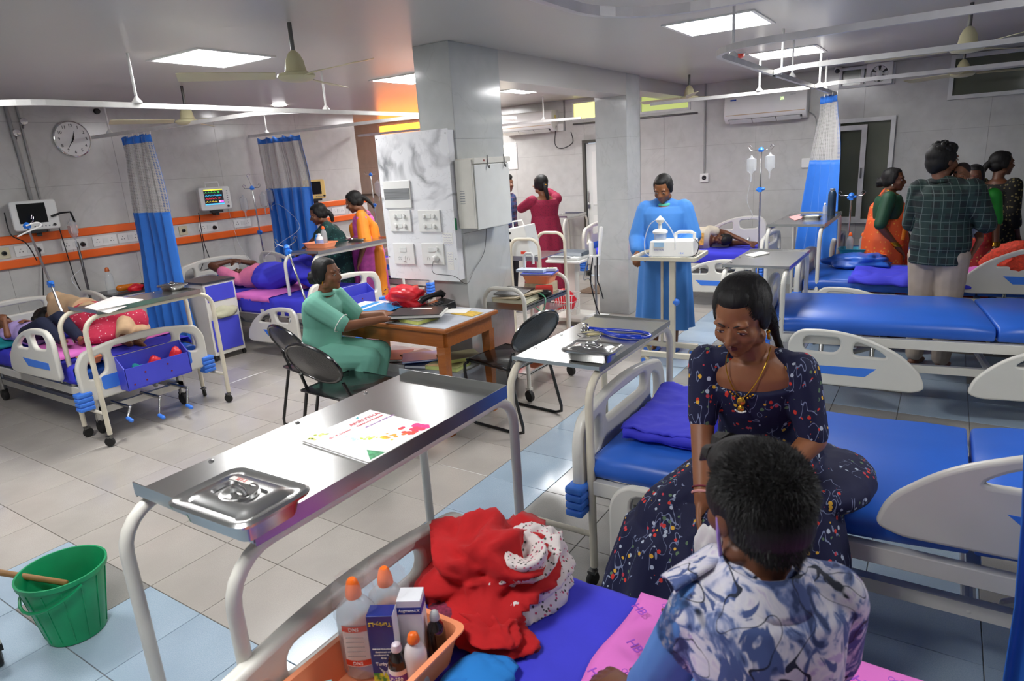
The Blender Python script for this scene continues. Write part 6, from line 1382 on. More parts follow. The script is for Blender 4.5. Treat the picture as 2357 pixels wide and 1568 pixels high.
c_ = t.mix(stm, '#11153a', '#7f8aa8'); t.col(t.mix(fl, c_, fc)).set(rough=.8); t.bump(t.noise(300, 1), .1, .001); NAVYF = t.m
t = NT('paint_print_shirt'); n1 = t.noise(16, 3, dist=1.4); n2 = t.noise(24, 3, t.mapv((1, 1, .5), (.4, .3, 0)), dist=1.0); n3 = t.noise(11, 2, t.mapv(loc=(4, 3, 1)), dist=.8)
a_ = t.ramp(n1, (.36, '#2b3c66'), (.44, '#6f7fae'), (.5, '#c9c7d6'), (.6, '#d9d6dc'), (.68, '#b8a8cc')); b_ = t.ramp(n2, (.0, 0), (.56, 0), (.6, 1)); d_ = t.ramp(n3, (.66, 0), (.69, 1))
l_ = t.math('LESS_THAN', t.math('ABSOLUTE', t.math('SUBTRACT', t.noise(12, 1, dist=.5), .5)), .007)
t.col(t.mix(l_, t.mix(d_, t.mix(b_, a_, '#47598c'), '#131c2e'), '#1a2238')).set(rough=.75); PSH = t.m
def plaid(name, base, l1, l2, p=.07, w=.06):
    t = NT(name); sx = t.add('SeparateXYZ'); t.l.new(t.co(), sx.inputs[0]); u = t.math('ADD', sx.outputs[0], t.math('MULTIPLY', sx.outputs[1], .4)); z = sx.outputs[2]
    def ln(s, per, wd, off=0): return t.math('LESS_THAN', t.math('FRACT', t.math('ADD', t.math('DIVIDE', s, per), off)), wd)
    b = t.math('MAXIMUM', ln(u, p*1.6, .45), ln(z, p*1.6, .45)); c = t.mix(t.math('MULTIPLY', b, .5), base, l2)
    g = t.math('MAXIMUM', ln(u, p, w, .3), ln(z, p, w, .3)); t.col(t.mix(t.math('MULTIPLY', g, .2), c, l1)).set(rough=.85); return t.m
PLG = plaid('green_plaid', '#101a1c', '#9fb0ac', '#1c3a34', .05, .08); PLB = plaid('blue_red_plaid', '#1c2440', '#b04a5a', '#39588c', .05, .2)
def dotfab(name, base, sp, scale=40, th=.3, rough=.8):
    t = NT(name); vo = t.add('TexVoronoi', i_Scale=float(scale)); t.l.new(t.co(), vo.inputs['Vector']); t.col(t.mix(t.math('LESS_THAN', vo.outputs['Distance'], th), base, sp)).set(rough=rough); return t.m
GREEN = pm('mint_uniform', '#74b5a0', .8, var=.05, scale=6, bump=.12, bscale=18); GOWN = pm('blue_gown', '#4586d2', .75, var=.05, scale=5, bump=.3, bscale=16)
# --- main woman ------------------------------------------------------------
A = Person('woman in a navy floral dress sitting on the edge of the blue bed, looking down', (-.45, 2.15, .6), 1.56, '#8e5a3a', .0055, 1.0)
A.joints((.05, -1, 0), pel=(-.43, 2.2, .73), che=(-.45, 2.06, 1.0), nek=(-.455, 2.0, 1.135), hed=(-.475, 1.935, 1.262), sR=(-.592, 2.0, 1.09), sL=(-.32, 2.03, 1.085), eR=(-.588, 1.95, .9), wR=(-.54, 1.8, .72), eL=(-.265, 2.0, .88), wL=(-.36, 1.83, .78), hR=(-.5, 2.15, .7), hL=(-.36, 2.15, .7), kR=(-.66, 1.82, .58), kL=(-.44, 1.74, .58), aR=(-.7, 1.74, .14), aL=(-.48, 1.66, .14))
A.torso(A.body); [A.arm(A.body, q) for q in 'RL']; [A.leg(A.body, q) for q in 'RL']; [A.foot(q) for q in 'RL']
A.hand('R', (.12, -.12, -1), (.9, -.1, 0), .45); A.hand('L', (-.6, -.6, -.35), (0, 0, -1), .3)
A.headm((-.13, -1, -.47), (0, -.1, 1)); A.tail = [(0, -.095, .0), (-.03, -.115, -.06), (-.055, -.1, -.12), (-.075, -.085, -.19)]; A.hair('tail', .004); A.done(3)
combed_hair(A, 5000)
A.wear('dress', lambda m_: (A.torso(m_, .011, -.1, .82), A.arm(m_, 'R', .008, .9), A.arm(m_, 'L', .008, .9),
    m_.cap((-.585, 2.01, 1.085), .05, (-.53, 2.0, 1.115), .042), m_.cap((-.33, 2.04, 1.08), .05, (-.375, 2.03, 1.11), .042)), NAVYF, vox=.006)
def askirt(m_):
    X = (1, .15, 0)
    m_.ell((-.42, 2.17, .75), (.17, .14, .12)); m_.ell((-.37, 2.22, .68), (.23, .19, .085)); m_.cap((-.48, 2.12, .7), .13, (-.66, 1.86, .58), .12); m_.cap((-.38, 2.12, .7), .13, (-.46, 1.78, .58), .12); m_.ell((-.22, 2.17, .68), (.13, .2, .075))
    skirt(m_, [((-.52, 1.93, .68), .16, .13, X), ((-.56, 1.86, .56), .25, .17, X), ((-.55, 1.8, .38), .3, .18, X), ((-.54, 1.76, .08), .36, .2, X)], 11, .03)
    skirt(m_, [((-.28, 2.06, .7), .09, .1, X), ((-.26, 1.98, .5), .12, .09, X), ((-.27, 1.95, .2), .15, .09, X)], 5, .02)
A.wear('skirt', askirt, NAVYF, vox=.007, smit=3)
L = A.L
part(A.root, 'earring', MB().ell(L(-.078, -.002, -.046), .0065).cap(L(-.078, 0, -.054), .004, L(-.078, 0, -.068), .0055), GOLD)
part(A.root, 'earring', MB().ell(L(.078, -.002, -.046), .0065).cap(L(.078, 0, -.054), .004, L(.078, 0, -.068), .0055), GOLD)
part(A.root, 'nose_stud', MB().ell(L(.0145, .099, -.024), .0022), CHROME, None); part(A.root, 'bindi', MB().ell(L(0, .086, .026), .0022), BROW)
f_ = A.J['nek']
nl = smooth_path([(-.4, 2.0, 1.16), (-.402, 1.955, 1.12), (-.425, 1.935, 1.06), (-.462, 1.928, 1.012), (-.5, 1.93, 1.06), (-.517, 1.945, 1.12), (-.51, 2.0, 1.16)], 6)
part(A.root, 'necklace', MB().tube(nl, .0017, 6), GOLD)
pd = part(A.root, 'pendant', MB().ell((-.463, 1.924, 1.0), (.013, .004, .014)).ell((-.463, 1.922, .978), (.01, .004, .01)), GOLD)
for k in range(7): part(pd, 'pearl', MB().ell((-.463+.005*(k-3), 1.921, .966+.0006*(k-3)**2), .0028), PAPER)
for k in range(6): part(pd, 'bead', MB().ell((-.463+(-.012-.007*(k//2+1) if k % 2 else .012+.007*(k//2+1)), 1.926, 1.014+.006*(k//2)), .004), GOLD)
w_ = A.J['wR']; d_ = (A.J['wR']-A.J['eR']).normalized(); a1, a2 = frame_of(d_)
for o, m_, nm in ((-.012, pm('pink_beads', '#e9a7a0', .5), 'bracelet'), (-.028, pm('maroon_thread', '#7a2a3a', .6), 'thread_bracelet')): part(A.root, nm, MB().tube([w_+d_*o+(a1*math.cos(2*PI*i/16)+a2*math.sin(2*PI*i/16))*(.029) for i in range(16)], .0042 if o > -.02 else .0025, 6, closed=True), m_)
for k in range(16):
    random.seed(k+60); q = L(-.075+random.uniform(-.006, .006), -.03, random.uniform(-.03, .04)); 
    if k < 9: part(A.root, 'loose_strand', MB().tube([q, q+A.R*-.012+V(0, 0, -.01), q+A.R*-(.02+.012*random.random())+V(0, 0, -.03), q+A.R*-.012+V(0, 0, -.05)], .0006, 4), HAIR)
heap('white_cloth', 'white napkin in the hand of the woman in the navy dress', at(1632, 1268, y=1.67)-V(0, 0, .06), (.04, .03, .085), pm('white_napkin', '#e9e7e2', .85), 50, .3, 2, 4)
# --- boy -------------------------------------------------------------------
B = Person('boy in a blue and white paint print shirt, seen from behind on the foreground bed', (-.15, .98, .62), 1.2, '#6e432d', .005, 1, sc=.78, hs=.93)
Df = V(-.6, .8, 0); Rv = V(.8, .6, 0)
hd = V(0, 0, H0)+(CR*((1738-1178.5)/FPX)+CD*((1170-784)/FPX)+CF)*1.1
nk = hd+V(.02, -.028, -.108)
B.joints(Df, pel=nk+V(.05, -.05, -.36), che=nk+V(.02, -.035, -.13), nek=nk, hed=hd, sR=nk+Rv*.125+V(0, 0, -.055), sL=nk-Rv*.1+V(0, 0, -.055), eR=nk+Rv*.17+Df*.06+V(0, 0, -.24), wR=(-.36, 1.235, .69), eL=nk-Rv*.15+Df*.07+V(0, 0, -.24), wL=(-.44, 1.02, .675),
    hR=nk+V(.09, -.02, -.37), hL=nk+V(.01, -.08, -.37), kR=(-.24, 1.24, .7), kL=(-.38, 1.03, .69), aR=(-.4, 1.1, .66), aL=(-.2, 1.16, .66))
B.torso(B.body); [B.arm(B.body, q) for q in 'RL']; [B.leg(B.body, q) for q in 'RL']
B.hand('L', (-.9, .42, -.12), (0, 0, -1), .35, sc=1.15); B.hand('R', (-.62, .78, .2), (-.4, -.2, -1), .3, sc=1.1)
B.headm((-.75, .62, -.18), (0, 0, 1))
B.hair('short', .004)
sk_ = B.L
def scatter_hair(P, n, ln, back=True):
    mb = MB(); R, F, U, k, L = P.R, P.F, P.U, P.hk, P.L
    random.seed(99)
    for i in range(n):
        z = random.uniform(-.6, 1); a = random.uniform(0, 2*PI); q = math.sqrt(max(0, 1-z*z)); d = V(q*math.cos(a), q*math.sin(a), z)
        if d.y > .55 and d.z < .45: continue
        if d.y > -.1 and d.z < -.1: continue
        p = L(d.x*.082, -.027+d.y*.094, .042+d.z*.086); nrm = (R*d.x+F*d.y+U*d.z)
        w_ = max(0, min(1, (z+.2)/.8)); flow = (nrm*(.3+.15*w_)+F*.5*w_-U*(1-w_)*.8+R*d.x*.2+V(random.gauss(0, .2), random.gauss(0, .2), random.gauss(0, .2))).normalized()
        s_ = flow.cross(nrm); s_ = s_.normalized()*.0006 if s_.length > .01 else V(.0006, 0, 0); e = p+flow*ln*random.uniform(.6, 1.2)
        mb.addm([p-s_*1.6, p+s_*1.6, e], [(0, 1, 2)])
    for i in range(n//2):
        c_, r_ = random.choice((((0, -.058, -.032), (.058, .046, .052)), ((0, -.03, 0), (.078, .075, .08)))); z = random.uniform(-.8, .9); a = random.uniform(0, 2*PI); q = math.sqrt(1-z*z); d = V(q*math.cos(a), q*math.sin(a), z)
        if d.y > -.15: continue
        p = L(c_[0]+d.x*r_[0], c_[1]+d.y*r_[1], c_[2]+d.z*r_[2]); nrm = R*d.x+F*d.y+U*d.z; flow = (nrm*.35-U*.9+V(random.gauss(0, .2), random.gauss(0, .2), random.gauss(0, .2))).normalized()
        s_ = flow.cross(nrm); s_ = s_.normalized()*.0006 if s_.length > .01 else V(.0006, 0, 0); mb.addm([p-s_*1.6, p+s_*1.6, p+flow*ln*random.uniform(.5, 1)], [(0, 1, 2)])
    o = part(P.root, 'hair_strands', mb, HAIR, smooth=False); o['kind'] = 'stuff'
scatter_hair(B, 16000, .013)
part(B.root, 'fringe_tuft', MB().tube([B.L(0, .06, .1), B.L(.0, .095, .105), B.L(.0, .12, .09)], [.028, .018, .003], 8).tube([B.L(-.03, .06, .09), B.L(-.03, .09, .09), B.L(-.035, .112, .07)], [.022, .014, .002], 8), HAIR)
B.done()
def bshirt(m_):
    B.torso(m_, .014, -.15, .97); B.arm(m_, 'R', .02, .9); B.arm(m_, 'L', .016, .5)
    m_.cap(nk+Rv*.11-V(0, 0, .05), .058, nk+Rv*.02-V(0, 0, .015), .052); m_.cap(nk-Rv*.085-V(0, 0, .05), .054, nk-Rv*.02-V(0, 0, .015), .052)
B.wear('shirt', bshirt, PSH, vox=.006)
# collar: a thick band round the neck, open towards the left
part(B.root, 'collar', MB().grid(lambda u, v: nk+V(0, 0, .034-.055*v)+(Rv*math.sin(math.radians(-150+300*u))-Df*math.cos(math.radians(-150+300*u)))*(.062+.032*v), 30, 5), PSH, solid=.006)
part(B.root, 'collar_flap', MB().grid(lambda u, v: nk+(-Rv)*(.05+.1*u)+Df*(.02+.08*v-.03*u)+V(0, 0, .03-.035*u-.03*v+.01*math.sin(v*3)), 8, 8), PSH, solid=.006)
B.wear('trousers', lambda m_: (B.leg(m_, 'R', .018), B.leg(m_, 'L', .018), m_.ell(B.J['pel']-V(0, 0, .02), (.14, .13, .1))), pm('light_blue_cotton', '#4f7ab8', .8, bump=.2, bscale=14), vox=.007)
B.wear('sleeve', lambda m_: (B.arm(m_, 'R', .016, 1.65), B.arm(m_, 'L', .016, 1.5)), pm('light_blue_cotton', '#4f7ab8', .8), vox=.006)
part(B.root, 'mask_strap', MB().tube(smooth_path([B.L(-.078, -.0, -.0), B.L(-.08, .0, -.04), B.L(-.06, .03, -.11), B.L(-.05, .05, -.2)], 5), .0035, 6), pm('violet_tube', '#9a7ac8', .3))
part(B.root, 'wrist_dressing', MB().tube([B.J['wL']+V(-.01, .005, .0)+V(0, .02*math.cos(a*.4), .022*math.sin(a*.4)) for a in range(16)], .005, 6, closed=True), WHT)
solo('cannula_hub', 'white plastic cap on the wrist of the boy in the foreground', 'cannula', MB().cap((-.46, .97, .705), .014, (-.42, .955, .7), .016), WHT)
# --- nurse -----------------------------------------------------------------
N = Person('nurse in a mint green uniform seated at the wooden desk', (-3.5, 2.93, .46), 1.5, '#825236', .007)
f = V(.93, .37, 0)
N.joints(f, pel=(-3.52, 2.9, .56), che=(-3.5, 2.92, .82), nek=(-3.47, 2.93, .96), hed=(-3.425, 2.955, 1.09), sR=(-3.42, 2.79, .91), sL=(-3.52, 3.08, .92), eR=(-3.22, 2.87, .77), wR=(-3.08, 3.06, .785), eL=(-3.38, 3.14, .76), wL=(-3.2, 3.2, .785), hR=(-3.48, 2.82, .54), hL=(-3.54, 2.98, .54), kR=(-3.14, 2.96, .53), kL=(-3.2, 3.12, .53), aR=(-3.25, 2.86, .12), aL=(-3.24, 3.0, .12))
N.torso(N.body); [N.arm(N.body, q) for q in 'RL']; [N.leg(N.body, q) for q in 'RL']; [N.foot(q) for q in 'RL']; N.hand('R', (.5, .8, -.15), (0, 0, -1), .25); N.hand('L', (.9, .3, -.1), (0, 0, -1), .3)
N.headm((.97, .22, .02)); N.hair('bun'); N.done()
N.wear('tunic', lambda m_: (N.torso(m_, .014, -.2, .985, 1.08), N.arm(m_, 'R', .02, .85), N.arm(m_, 'L', .02, .85), m_.cap((-3.43, 2.81, .915), .055, (-3.46, 2.88, .95), .045), m_.cap((-3.52, 3.06, .92), .055, (-3.49, 2.99, .95), .045), m_.ell((-3.49, 2.91, .55), (.17, .17, .1))), GREEN)
N.wear('trousers', lambda m_: (N.leg(m_, 'R', .03, 1.45), N.leg(m_, 'L', .03, 1.45)), GREEN)
part(N.root, 'collar', MB().tube([(-3.465+.062*math.cos(2*PI*i/20), 2.93+.07*math.sin(2*PI*i/20), .965) for i in range(20)], .012, 8, closed=True), GREEN)
e_ = N.J['sR'].lerp(N.J['eR'], .84); d_ = (N.J['eR']-N.J['sR']).normalized(); a1, a2 = frame_of(d_); part(N.root, 'white_piping', MB().tube([e_+(a1*math.cos(2*PI*i/20)+a2*math.sin(2*PI*i/20))*.067 for i in range(20)], .003, 5, closed=True), PAPER)
part(N.root, 'earring', MB().ell(N.L(.078, 0, -.05), (.004, .004, .014)), GOLD)
# --- nurse in gown -----------------------------------------------------------
G = Person('woman in a long blue hospital gown standing behind the suction pump cart', (-2.05, 5.6, 0), 1.56, '#80502f', .008)
th_ = math.atan2(-.97, .25)
G.stand(th_, hed=(.01, .06, 1.47), eR=(.25, .02, 1.04), wR=(.22, .2, .93), eL=(-.25, .02, 1.05), wL=(-.17, .2, .98))
G.torso(G.body); [G.arm(G.body, q) for q in 'RL']; [G.leg(G.body, q) for q in 'RL']; [G.foot(q) for q in 'RL']; G.hand('R', G.f*.8+V(0, 0, -.5), (0, 0, -1), .8); G.hand('L', G.f+V(0, 0, -.2)); G.headm(G.f+G.r*.25+V(0, 0, -.5)); G.hair('bun'); G.done()
def gown(m_):
    G.torso(m_, .035, -.1, .94, 1.1); G.arm(m_, 'R', .034, 1.75); G.arm(m_, 'L', .034, 1.75)
    m_.cap(G.J['sR'], .06, G.J['nek']-G.r*-.04, .06); m_.cap(G.J['sL'], .06, G.J['nek'], .06)
    b = G.b; skirt(m_, [(b+V(0, 0, 1.08), .19, .15, G.r), (b+V(0, 0, .85), .215, .18, G.r), (b+V(0, 0, .5), .235, .19, G.r), (b+V(0, 0, .2), .25, .2, G.r)], 8, .022)
G.wear('gown', gown, GOWN)
part(G.root, 'green_collar', MB().tube([G.J['nek']+G.r*.066*math.cos(2*PI*i/20)+G.f*.062*math.sin(2*PI*i/20)+V(0, 0, .012-.02*math.sin(2*PI*i/20)) for i in range(20)], .014, 8, closed=True), pm('mint_collar', '#5fc7a0', .7))
for q in 'RL': part(G.root, 'white_cuff', MB().cap(G.J['e'+q].lerp(G.J['w'+q], .76), .038, G.J['e'+q].lerp(G.J['w'+q], .9), .034), PAPER)
part(G.root, 'sandal', MB().ell(G.J['aL']+G.f*.06-V(0, 0, .06), (.055, .13, .015), G.r, G.f), ABSB); part(G.root, 'sandal', MB().ell(G.J['aR']+G.f*.06-V(0, 0, .06), (.055, .13, .015), G.r, G.f), ABSB)
# --- woman in maroon ----------------------------------------------------------
M_ = Person('woman in a maroon dress with a long ponytail raising her hand, by the back wall', (-4.02, 6.9, 0), 1.58, '#825236', .009)
M_.stand(math.atan2(.55, -.85), hed=(-.02, .05, 1.47), eR=(.26, .18, 1.3), wR=(.16, .38, 1.43), eL=(-.22, .2, 1.2), wL=(-.12, .42, 1.2))
M_.torso(M_.body); [M_.arm(M_.body, q) for q in 'RL']; [M_.leg(M_.body, q) for q in 'RL']; [M_.foot(q) for q in 'RL']; M_.hand('R', M_.f+V(0, 0, .4), (0, 0, -1), .6); M_.hand('L'); M_.headm(M_.f+V(0, 0, .05)); M_.tail = [(0, -.1, .02), (0, -.14, -.05), (.03, -.14, -.2), (.03, -.13, -.42)]; M_.hair('tail'); M_.done()
MAR = dotfab('maroon_print', '#8c1038', '#6a1430', 60, .28)
def mdress(m_):
    M_.torso(m_, .022, -.1, .92, 1.08); M_.arm(m_, 'R', .018, 1.5); M_.arm(m_, 'L', .018, 1.6); b = M_.b
    skirt(m_, [(b+V(0, 0, 1.08), .17, .14, M_.r), (b+V(0, 0, .9), .2, .18, M_.r), (b+V(0, 0, .5), .26, .22, M_.r), (b+V(0, 0, .22), .29, .25, M_.r)], 9, .022)
M_.wear('dress', mdress, MAR); part(M_.root, 'hair_tie', MB().ell(M_.L(0, -.125, -.0), .022), GOLD); part(M_.root, 'yellow_flower', MB().ell(M_.J['wR']+M_.f*.1+V(0, 0, .03), .02), pm('yellow_thing', '#e8b52a', .5))
K = Person('man in a blue and red checked shirt mostly hidden behind the steel box', (-4.78, 7.2, 0), 1.58, '#704630', .01)
K.stand(math.atan2(.1, 1)); K.torso(K.body); [K.arm(K.body, q) for q in 'RL']; [K.leg(K.body, q) for q in 'RL']; [K.foot(q) for q in 'RL']; [K.hand(q) for q in 'RL']; K.headm(K.f+V(.1, -.3, 0)); K.hair('short'); K.done()
K.wear('shirt', lambda m_: (K.torso(m_, .025, -.15, .93), K.arm(m_, 'R', .022, 1.), K.arm(m_, 'L', .022, 1.)), PLB); K.wear('trousers', lambda m_: (K.leg(m_, 'R', .02), K.leg(m_, 'L', .02)), pm('dark_trousers', '#20232c', .8))
# --- man in plaid with baby ---------------------------------------------------
Q = Person('man in a dark green plaid shirt and beige trousers, seen from behind', (.0, 5.76, 0), 1.68, '#6e432d', .008)
Q.stand(math.atan2(.93, .37), hed=(-.05, .03, 1.48), nek=(-.025, 0, 1.34), eR=(.25, .05, 1.06), wR=(.1, .22, 1.08), eL=(-.22, .05, 1.05), wL=(-.05, .25, 1.1)); Q.torso(Q.body); [Q.arm(Q.body, q) for q in 'RL']; [Q.leg(Q.body, q) for q in 'RL']; [Q.foot(q) for q in 'RL']; [Q.hand(q, curl=.6) for q in 'RL']
Q.headm(V(.75, .65, 0)); Q.hair('short'); Q.done()
q_ = MB(); random.seed(4)
for k in range(46):
    a, z = random.uniform(0, 2*PI), random.uniform(.2, 1); d = V(math.cos(a)*math.sqrt(1-z*z), math.sin(a)*math.sqrt(1-z*z), z); q_.ell(Q.L(d.x*.076, -.016+d.y*.086, .045+d.z*.084), random.uniform(.012, .02), n=8, m=5)
part(Q.root, 'curly_hair_top', q_, HAIR, remesh=.006, smit=1); part(Q.root, 'beard', MB().ell(Q.L(0, .03, -.07), (.052, .05, .04), Q.R, Q.F, Q.U), HAIR)
Q.wear('shirt', lambda m_: (Q.torso(m_, .026, -.22, .99, 1.1), skirt(m_, [(Q.J['pel']+V(0, 0, .16), .16, .12, Q.r), (Q.J['pel'], .19, .15, Q.r), (Q.J['pel']-V(0, 0, .1), .195, .155, Q.r)], 7, .006), Q.arm(m_, 'R', .026, 1.75), Q.arm(m_, 'L', .026, 1.75), m_.cap(Q.J['sR'], .06, Q.J['nek'], .055), m_.cap(Q.J['sL'], .06, Q.J['nek'], .055)), PLG)
Q.wear('trousers', lambda m_: (Q.leg(m_, 'R', .026, 1.93), Q.leg(m_, 'L', .026, 1.93), m_.ell(Q.J['pel']-V(0, 0, .06), (.145, .12, .09))), pm('beige_trousers', '#a8998a', .85, bump=.1, bscale=20))
part(Q.root, 'collar', MB().tube([Q.J['nek']+Q.r*.07*math.cos(2*PI*i/20)+Q.f*.065*math.sin(2*PI*i/20)+V(0, 0, .012) for i in range(20)], .014, 8, closed=True), PLG)
Bb = Person('baby with a black forehead mark held against the shoulder of the man in plaid', (.25, 5.7, .95), .6, '#8a5a42', .006, sc=.42, hs=.68)
bh = at(2212, 402, y=5.85); Bb.joints((-.25, -.97, 0), pel=bh+V(.1, .03, -.36), che=bh+V(.06, .04, -.2), nek=bh+V(.03, .03, -.09), hed=bh, sR=bh+V(-.03, .05, -.13), sL=bh+V(.12, .02, -.13), eR=bh+V(-.04, -.0, -.18), wR=bh+V(-.01, -.05, -.12), eL=bh+V(.12, -.06, -.12), wL=bh+V(.03, -.09, -.04), hR=bh+V(.06, .02, -.4), hL=bh+V(.14, .02, -.4), kR=bh+V(.07, -.06, -.46), kL=bh+V(.16, -.06, -.46), aR=bh+V(.05, -.03, -.58), aL=bh+V(.12, -.03, -.58))
Bb.torso(Bb.body); [Bb.arm(Bb.body, q) for q in 'RL']; [Bb.leg(Bb.body, q) for q in 'RL']; [Bb.foot(q) for q in 'RL']; Bb.hand('L', (-.3, -.1, 1), curl=.9); Bb.hand('R', (0, 0, 1)); Bb.headm((-.35, -1, -.12)); Bb.hair('baby', mat=pm('thin_hair', '#2a201c', .6)); Bb.done()
part(Bb.root, 'forehead_mark', MB().ell(Bb.L(.02, .08, .04), .007), BROW); Bb.wear('vest', lambda m_: (Bb.torso(m_, .016, -.1, .95, 1.15), Bb.arm(m_, 'L', .012, .6), Bb.arm(m_, 'R', .012, .6)), PAPER); Bb.wear('nappy', lambda m_: m_.ell(Bb.J['pel']-V(0, 0, .02), (.085, .08, .08)), pm('nappy_white', '#d8dfdc', .8))
# --- saree women ---------------------------------------------------------------
SAR = dotfab('orange_saree', '#e05a24', '#e8a03a', 26, .22, .55); SARB = pm('saree_gold_border', '#e07a10', .5, var=.2, scale=30)
S = Person('woman in a bright orange saree and dark green blouse, hand on her hip', (-.45, 7.22, 0), 1.42, '#663d27', .009, sc=.93)
S.stand(math.atan2(.1, 1), hed=(0, .04, 1.455), eR=(.25, -.06, 1.03), wR=(.2, .12, .8), eL=(-.2, .1, 1.05), wL=(-.1, .2, .9)); S.torso(S.body); [S.arm(S.body, q) for q in 'RL']; [S.leg(S.body, q) for q in 'RL']; [S.foot(q) for q in 'RL']; [S.hand(q) for q in 'RL']; S.headm(V(1, -.1, -.02)); S.hair('bun'); S.done()
S.wear('blouse', lambda m_: (S.torso(m_, .018, .3, .93, 1.1), S.arm(m_, 'R', .018, .95), S.arm(m_, 'L', .018, .95)), pm('dark_green_silk', '#12452a', .6))
def sar(P, m_, w=1):
    b = P.b; k = P.k; skirt(m_, [(b+V(0, 0, 1.08*k), .17*k*w, .15*k*w, P.r), (b+V(0, 0, .88*k), .215*k*w, .19*k*w, P.r), (b+V(0, 0, .5*k), .22*k*w, .2*k*w, P.r), (b+V(0, 0, .05), .24*k*w, .22*k*w, P.r)], 9, .012)
def pallu(P, m_, side='L'):
    J = P.J; k = P.k; s_ = J['s'+side]; o = P.f*.1*k
    for a, b_, r_ in ((s_+V(0, 0, .03), J['che']+o+P.r*(.03 if side == 'L' else -.03), .055), (J['che']+o, J['pel']+o+P.r*(.1 if side == 'L' else -.1), .075), (s_+V(0, 0, .03), J['che']-P.f*.1*k-P.r*(.06 if side == 'L' else -.06), .06), (J['che']-P.f*.1*k-P.r*(.06 if side == 'L' else -.06), J['pel']-P.f*.13*k-P.r*(.08 if side == 'L' else -.08)-V(0, 0, .15), .075)): m_.cap(a, r_*k, b_, r_*k*1.1)
S.wear('saree', lambda m_: (sar(S, m_, 1.12), pallu(S, m_)), SAR); part(S.root, 'saree_border', MB().tube([S.J['sL']+V(0, 0, .05), S.J['che']+S.f*.16+S.r*.06, S.J['pel']+S.f*.14+S.r*.19], .02, 8, flat=.5), SARB)
for k in range(5): part(S.root, 'bangle', MB().tube([S.J['e'+'R'].lerp(S.J['wR'], .75+.04*k)+(S.r*math.cos(2*PI*i/14)+S.f*math.sin(2*PI*i/14))*.036 for i in range(14)], .004, 6, closed=True), GOLD)
part(S.root, 'earring', MB().ell(S.L(.078, 0, -.045), .007), PAPER); part(S.root, 'necklace', MB().tube([S.J['nek']+S.r*.062*math.cos(2*PI*i/20)+S.f*(.062*math.sin(2*PI*i/20)+.03)-V(0, 0, .03*math.sin(2*PI*i/20)) for i in range(20)], .003, 6, closed=True), GOLD)
E_ = Person('older woman in a green blouse and red saree facing the camera behind the baby', (.2, 6.98+.2, 0), 1.46, '#613a26', .009, sc=.93)
E_.stand(math.atan2(-1, -.1), hed=(0, .04, 1.455), wR=(.15, .25, .85), wL=(-.24, .12, .82)); E_.torso(E_.body); [E_.arm(E_.body, q) for q in 'RL']; [E_.leg(E_.body, q) for q in 'RL']; [E_.foot(q) for q in 'RL']; [E_.hand(q) for q in 'RL']; E_.headm(V(-.1, -1, -.05)); E_.hair('bun'); E_.done(); part(E_.root, 'bindi', MB().ell(E_.L(0, .086, .03), .004), pm('bindi_red', '#b02a20', .5))
E_.wear('blouse', lambda m_: (E_.torso(m_, .018, .3, .93, 1.1), E_.arm(m_, 'R', .018, .95), E_.arm(m_, 'L', .018, .95)), pm('bright_green_silk', '#1a8a22', .6)); E_.wear('saree', lambda m_: (sar(E_, m_), pallu(E_, m_, 'R')), dotfab('red_saree', '#c4362a', '#d8a04a', 30, .22, .6))
for k in range(4): part(E_.root, 'bangle', MB().tube([E_.J['eL'].lerp(E_.J['wL'], .78+.05*k)+(E_.r*math.cos(2*PI*i/14)+E_.f*math.sin(2*PI*i/14))*.034 for i in range(14)], .004, 6, closed=True), GOLD)
D = Person('woman with a long plait in a black dress with gold rings, at the far right', (.4, 7.75, 0), 1.55, '#663d27', .009)
D.stand(math.atan2(.75, .66)); D.torso(D.body); [D.arm(D.body, q) for q in 'RL']; [D.leg(D.body, q) for q in 'RL']; [D.foot(q) for q in 'RL']; [D.hand(q) for q in 'RL']; D.headm(V(.9, .4, 0)); D.tail = [(0, -.1, .03), (0, -.16, -.04), (0, -.17, -.15), (.02, -.14, -.28)]; D.hair('tail'); D.done()
def ddress(m_):
    D.torso(m_, .024, -.1, .93, 1.1); D.arm(m_, 'R', .022, 1.5); D.arm(m_, 'L', .022, 1.5); b = D.b; skirt(m_, [(b+V(0, 0, 1.05), .17, .14, D.r), (b+V(0, 0, .85), .2, .17, D.r), (b+V(0, 0, .3), .24, .2, D.r)], 8, .015)
D.wear('dress', ddress, dotfab('black_gold_print', '#15130f', '#7d7048', 34, .3))
# --- two women at the left --------------------------------------------------------
T_ = Person('woman in a dark green patterned saree leaning over the bed of the pink patient', (-5.68, 5.08, 0), 1.5, '#704630', .008, sc=.95)
T_.stand(math.atan2(-.75, -.66), hed=(0, .16, 1.38), nek=(0, .09, 1.26), che=(0, .06, 1.12), sR=(.16, .08, 1.22), sL=(-.16, .08, 1.22), eR=(.33, .25, 1.06), wR=(.42, .42, .93), eL=(-.2, .22, 1.0), wL=(-.12, .42, .86)); T_.torso(T_.body); [T_.arm(T_.body, q) for q in 'RL']; [T_.leg(T_.body, q) for q in 'RL']; [T_.foot(q) for q in 'RL']; [T_.hand(q) for q in 'RL']; T_.headm(T_.f+V(0, 0, -.35)); T_.tail = [(0, -.1, 0), (-.02, -.13, -.06), (-.03, -.11, -.14)]; T_.hair('tail'); T_.done()
TG = dotfab('dark_green_print', '#123a38', '#2f6a60', 30, .25); T_.wear('saree', lambda m_: (T_.torso(m_, .02, -.1, .93, 1.08), T_.arm(m_, 'R', .02, .7), T_.arm(m_, 'L', .02, .7), sar(T_, m_), pallu(T_, m_)), TG); part(T_.root, 'earring', MB().ell(T_.L(-.078, 0, -.045), .008), GOLD)
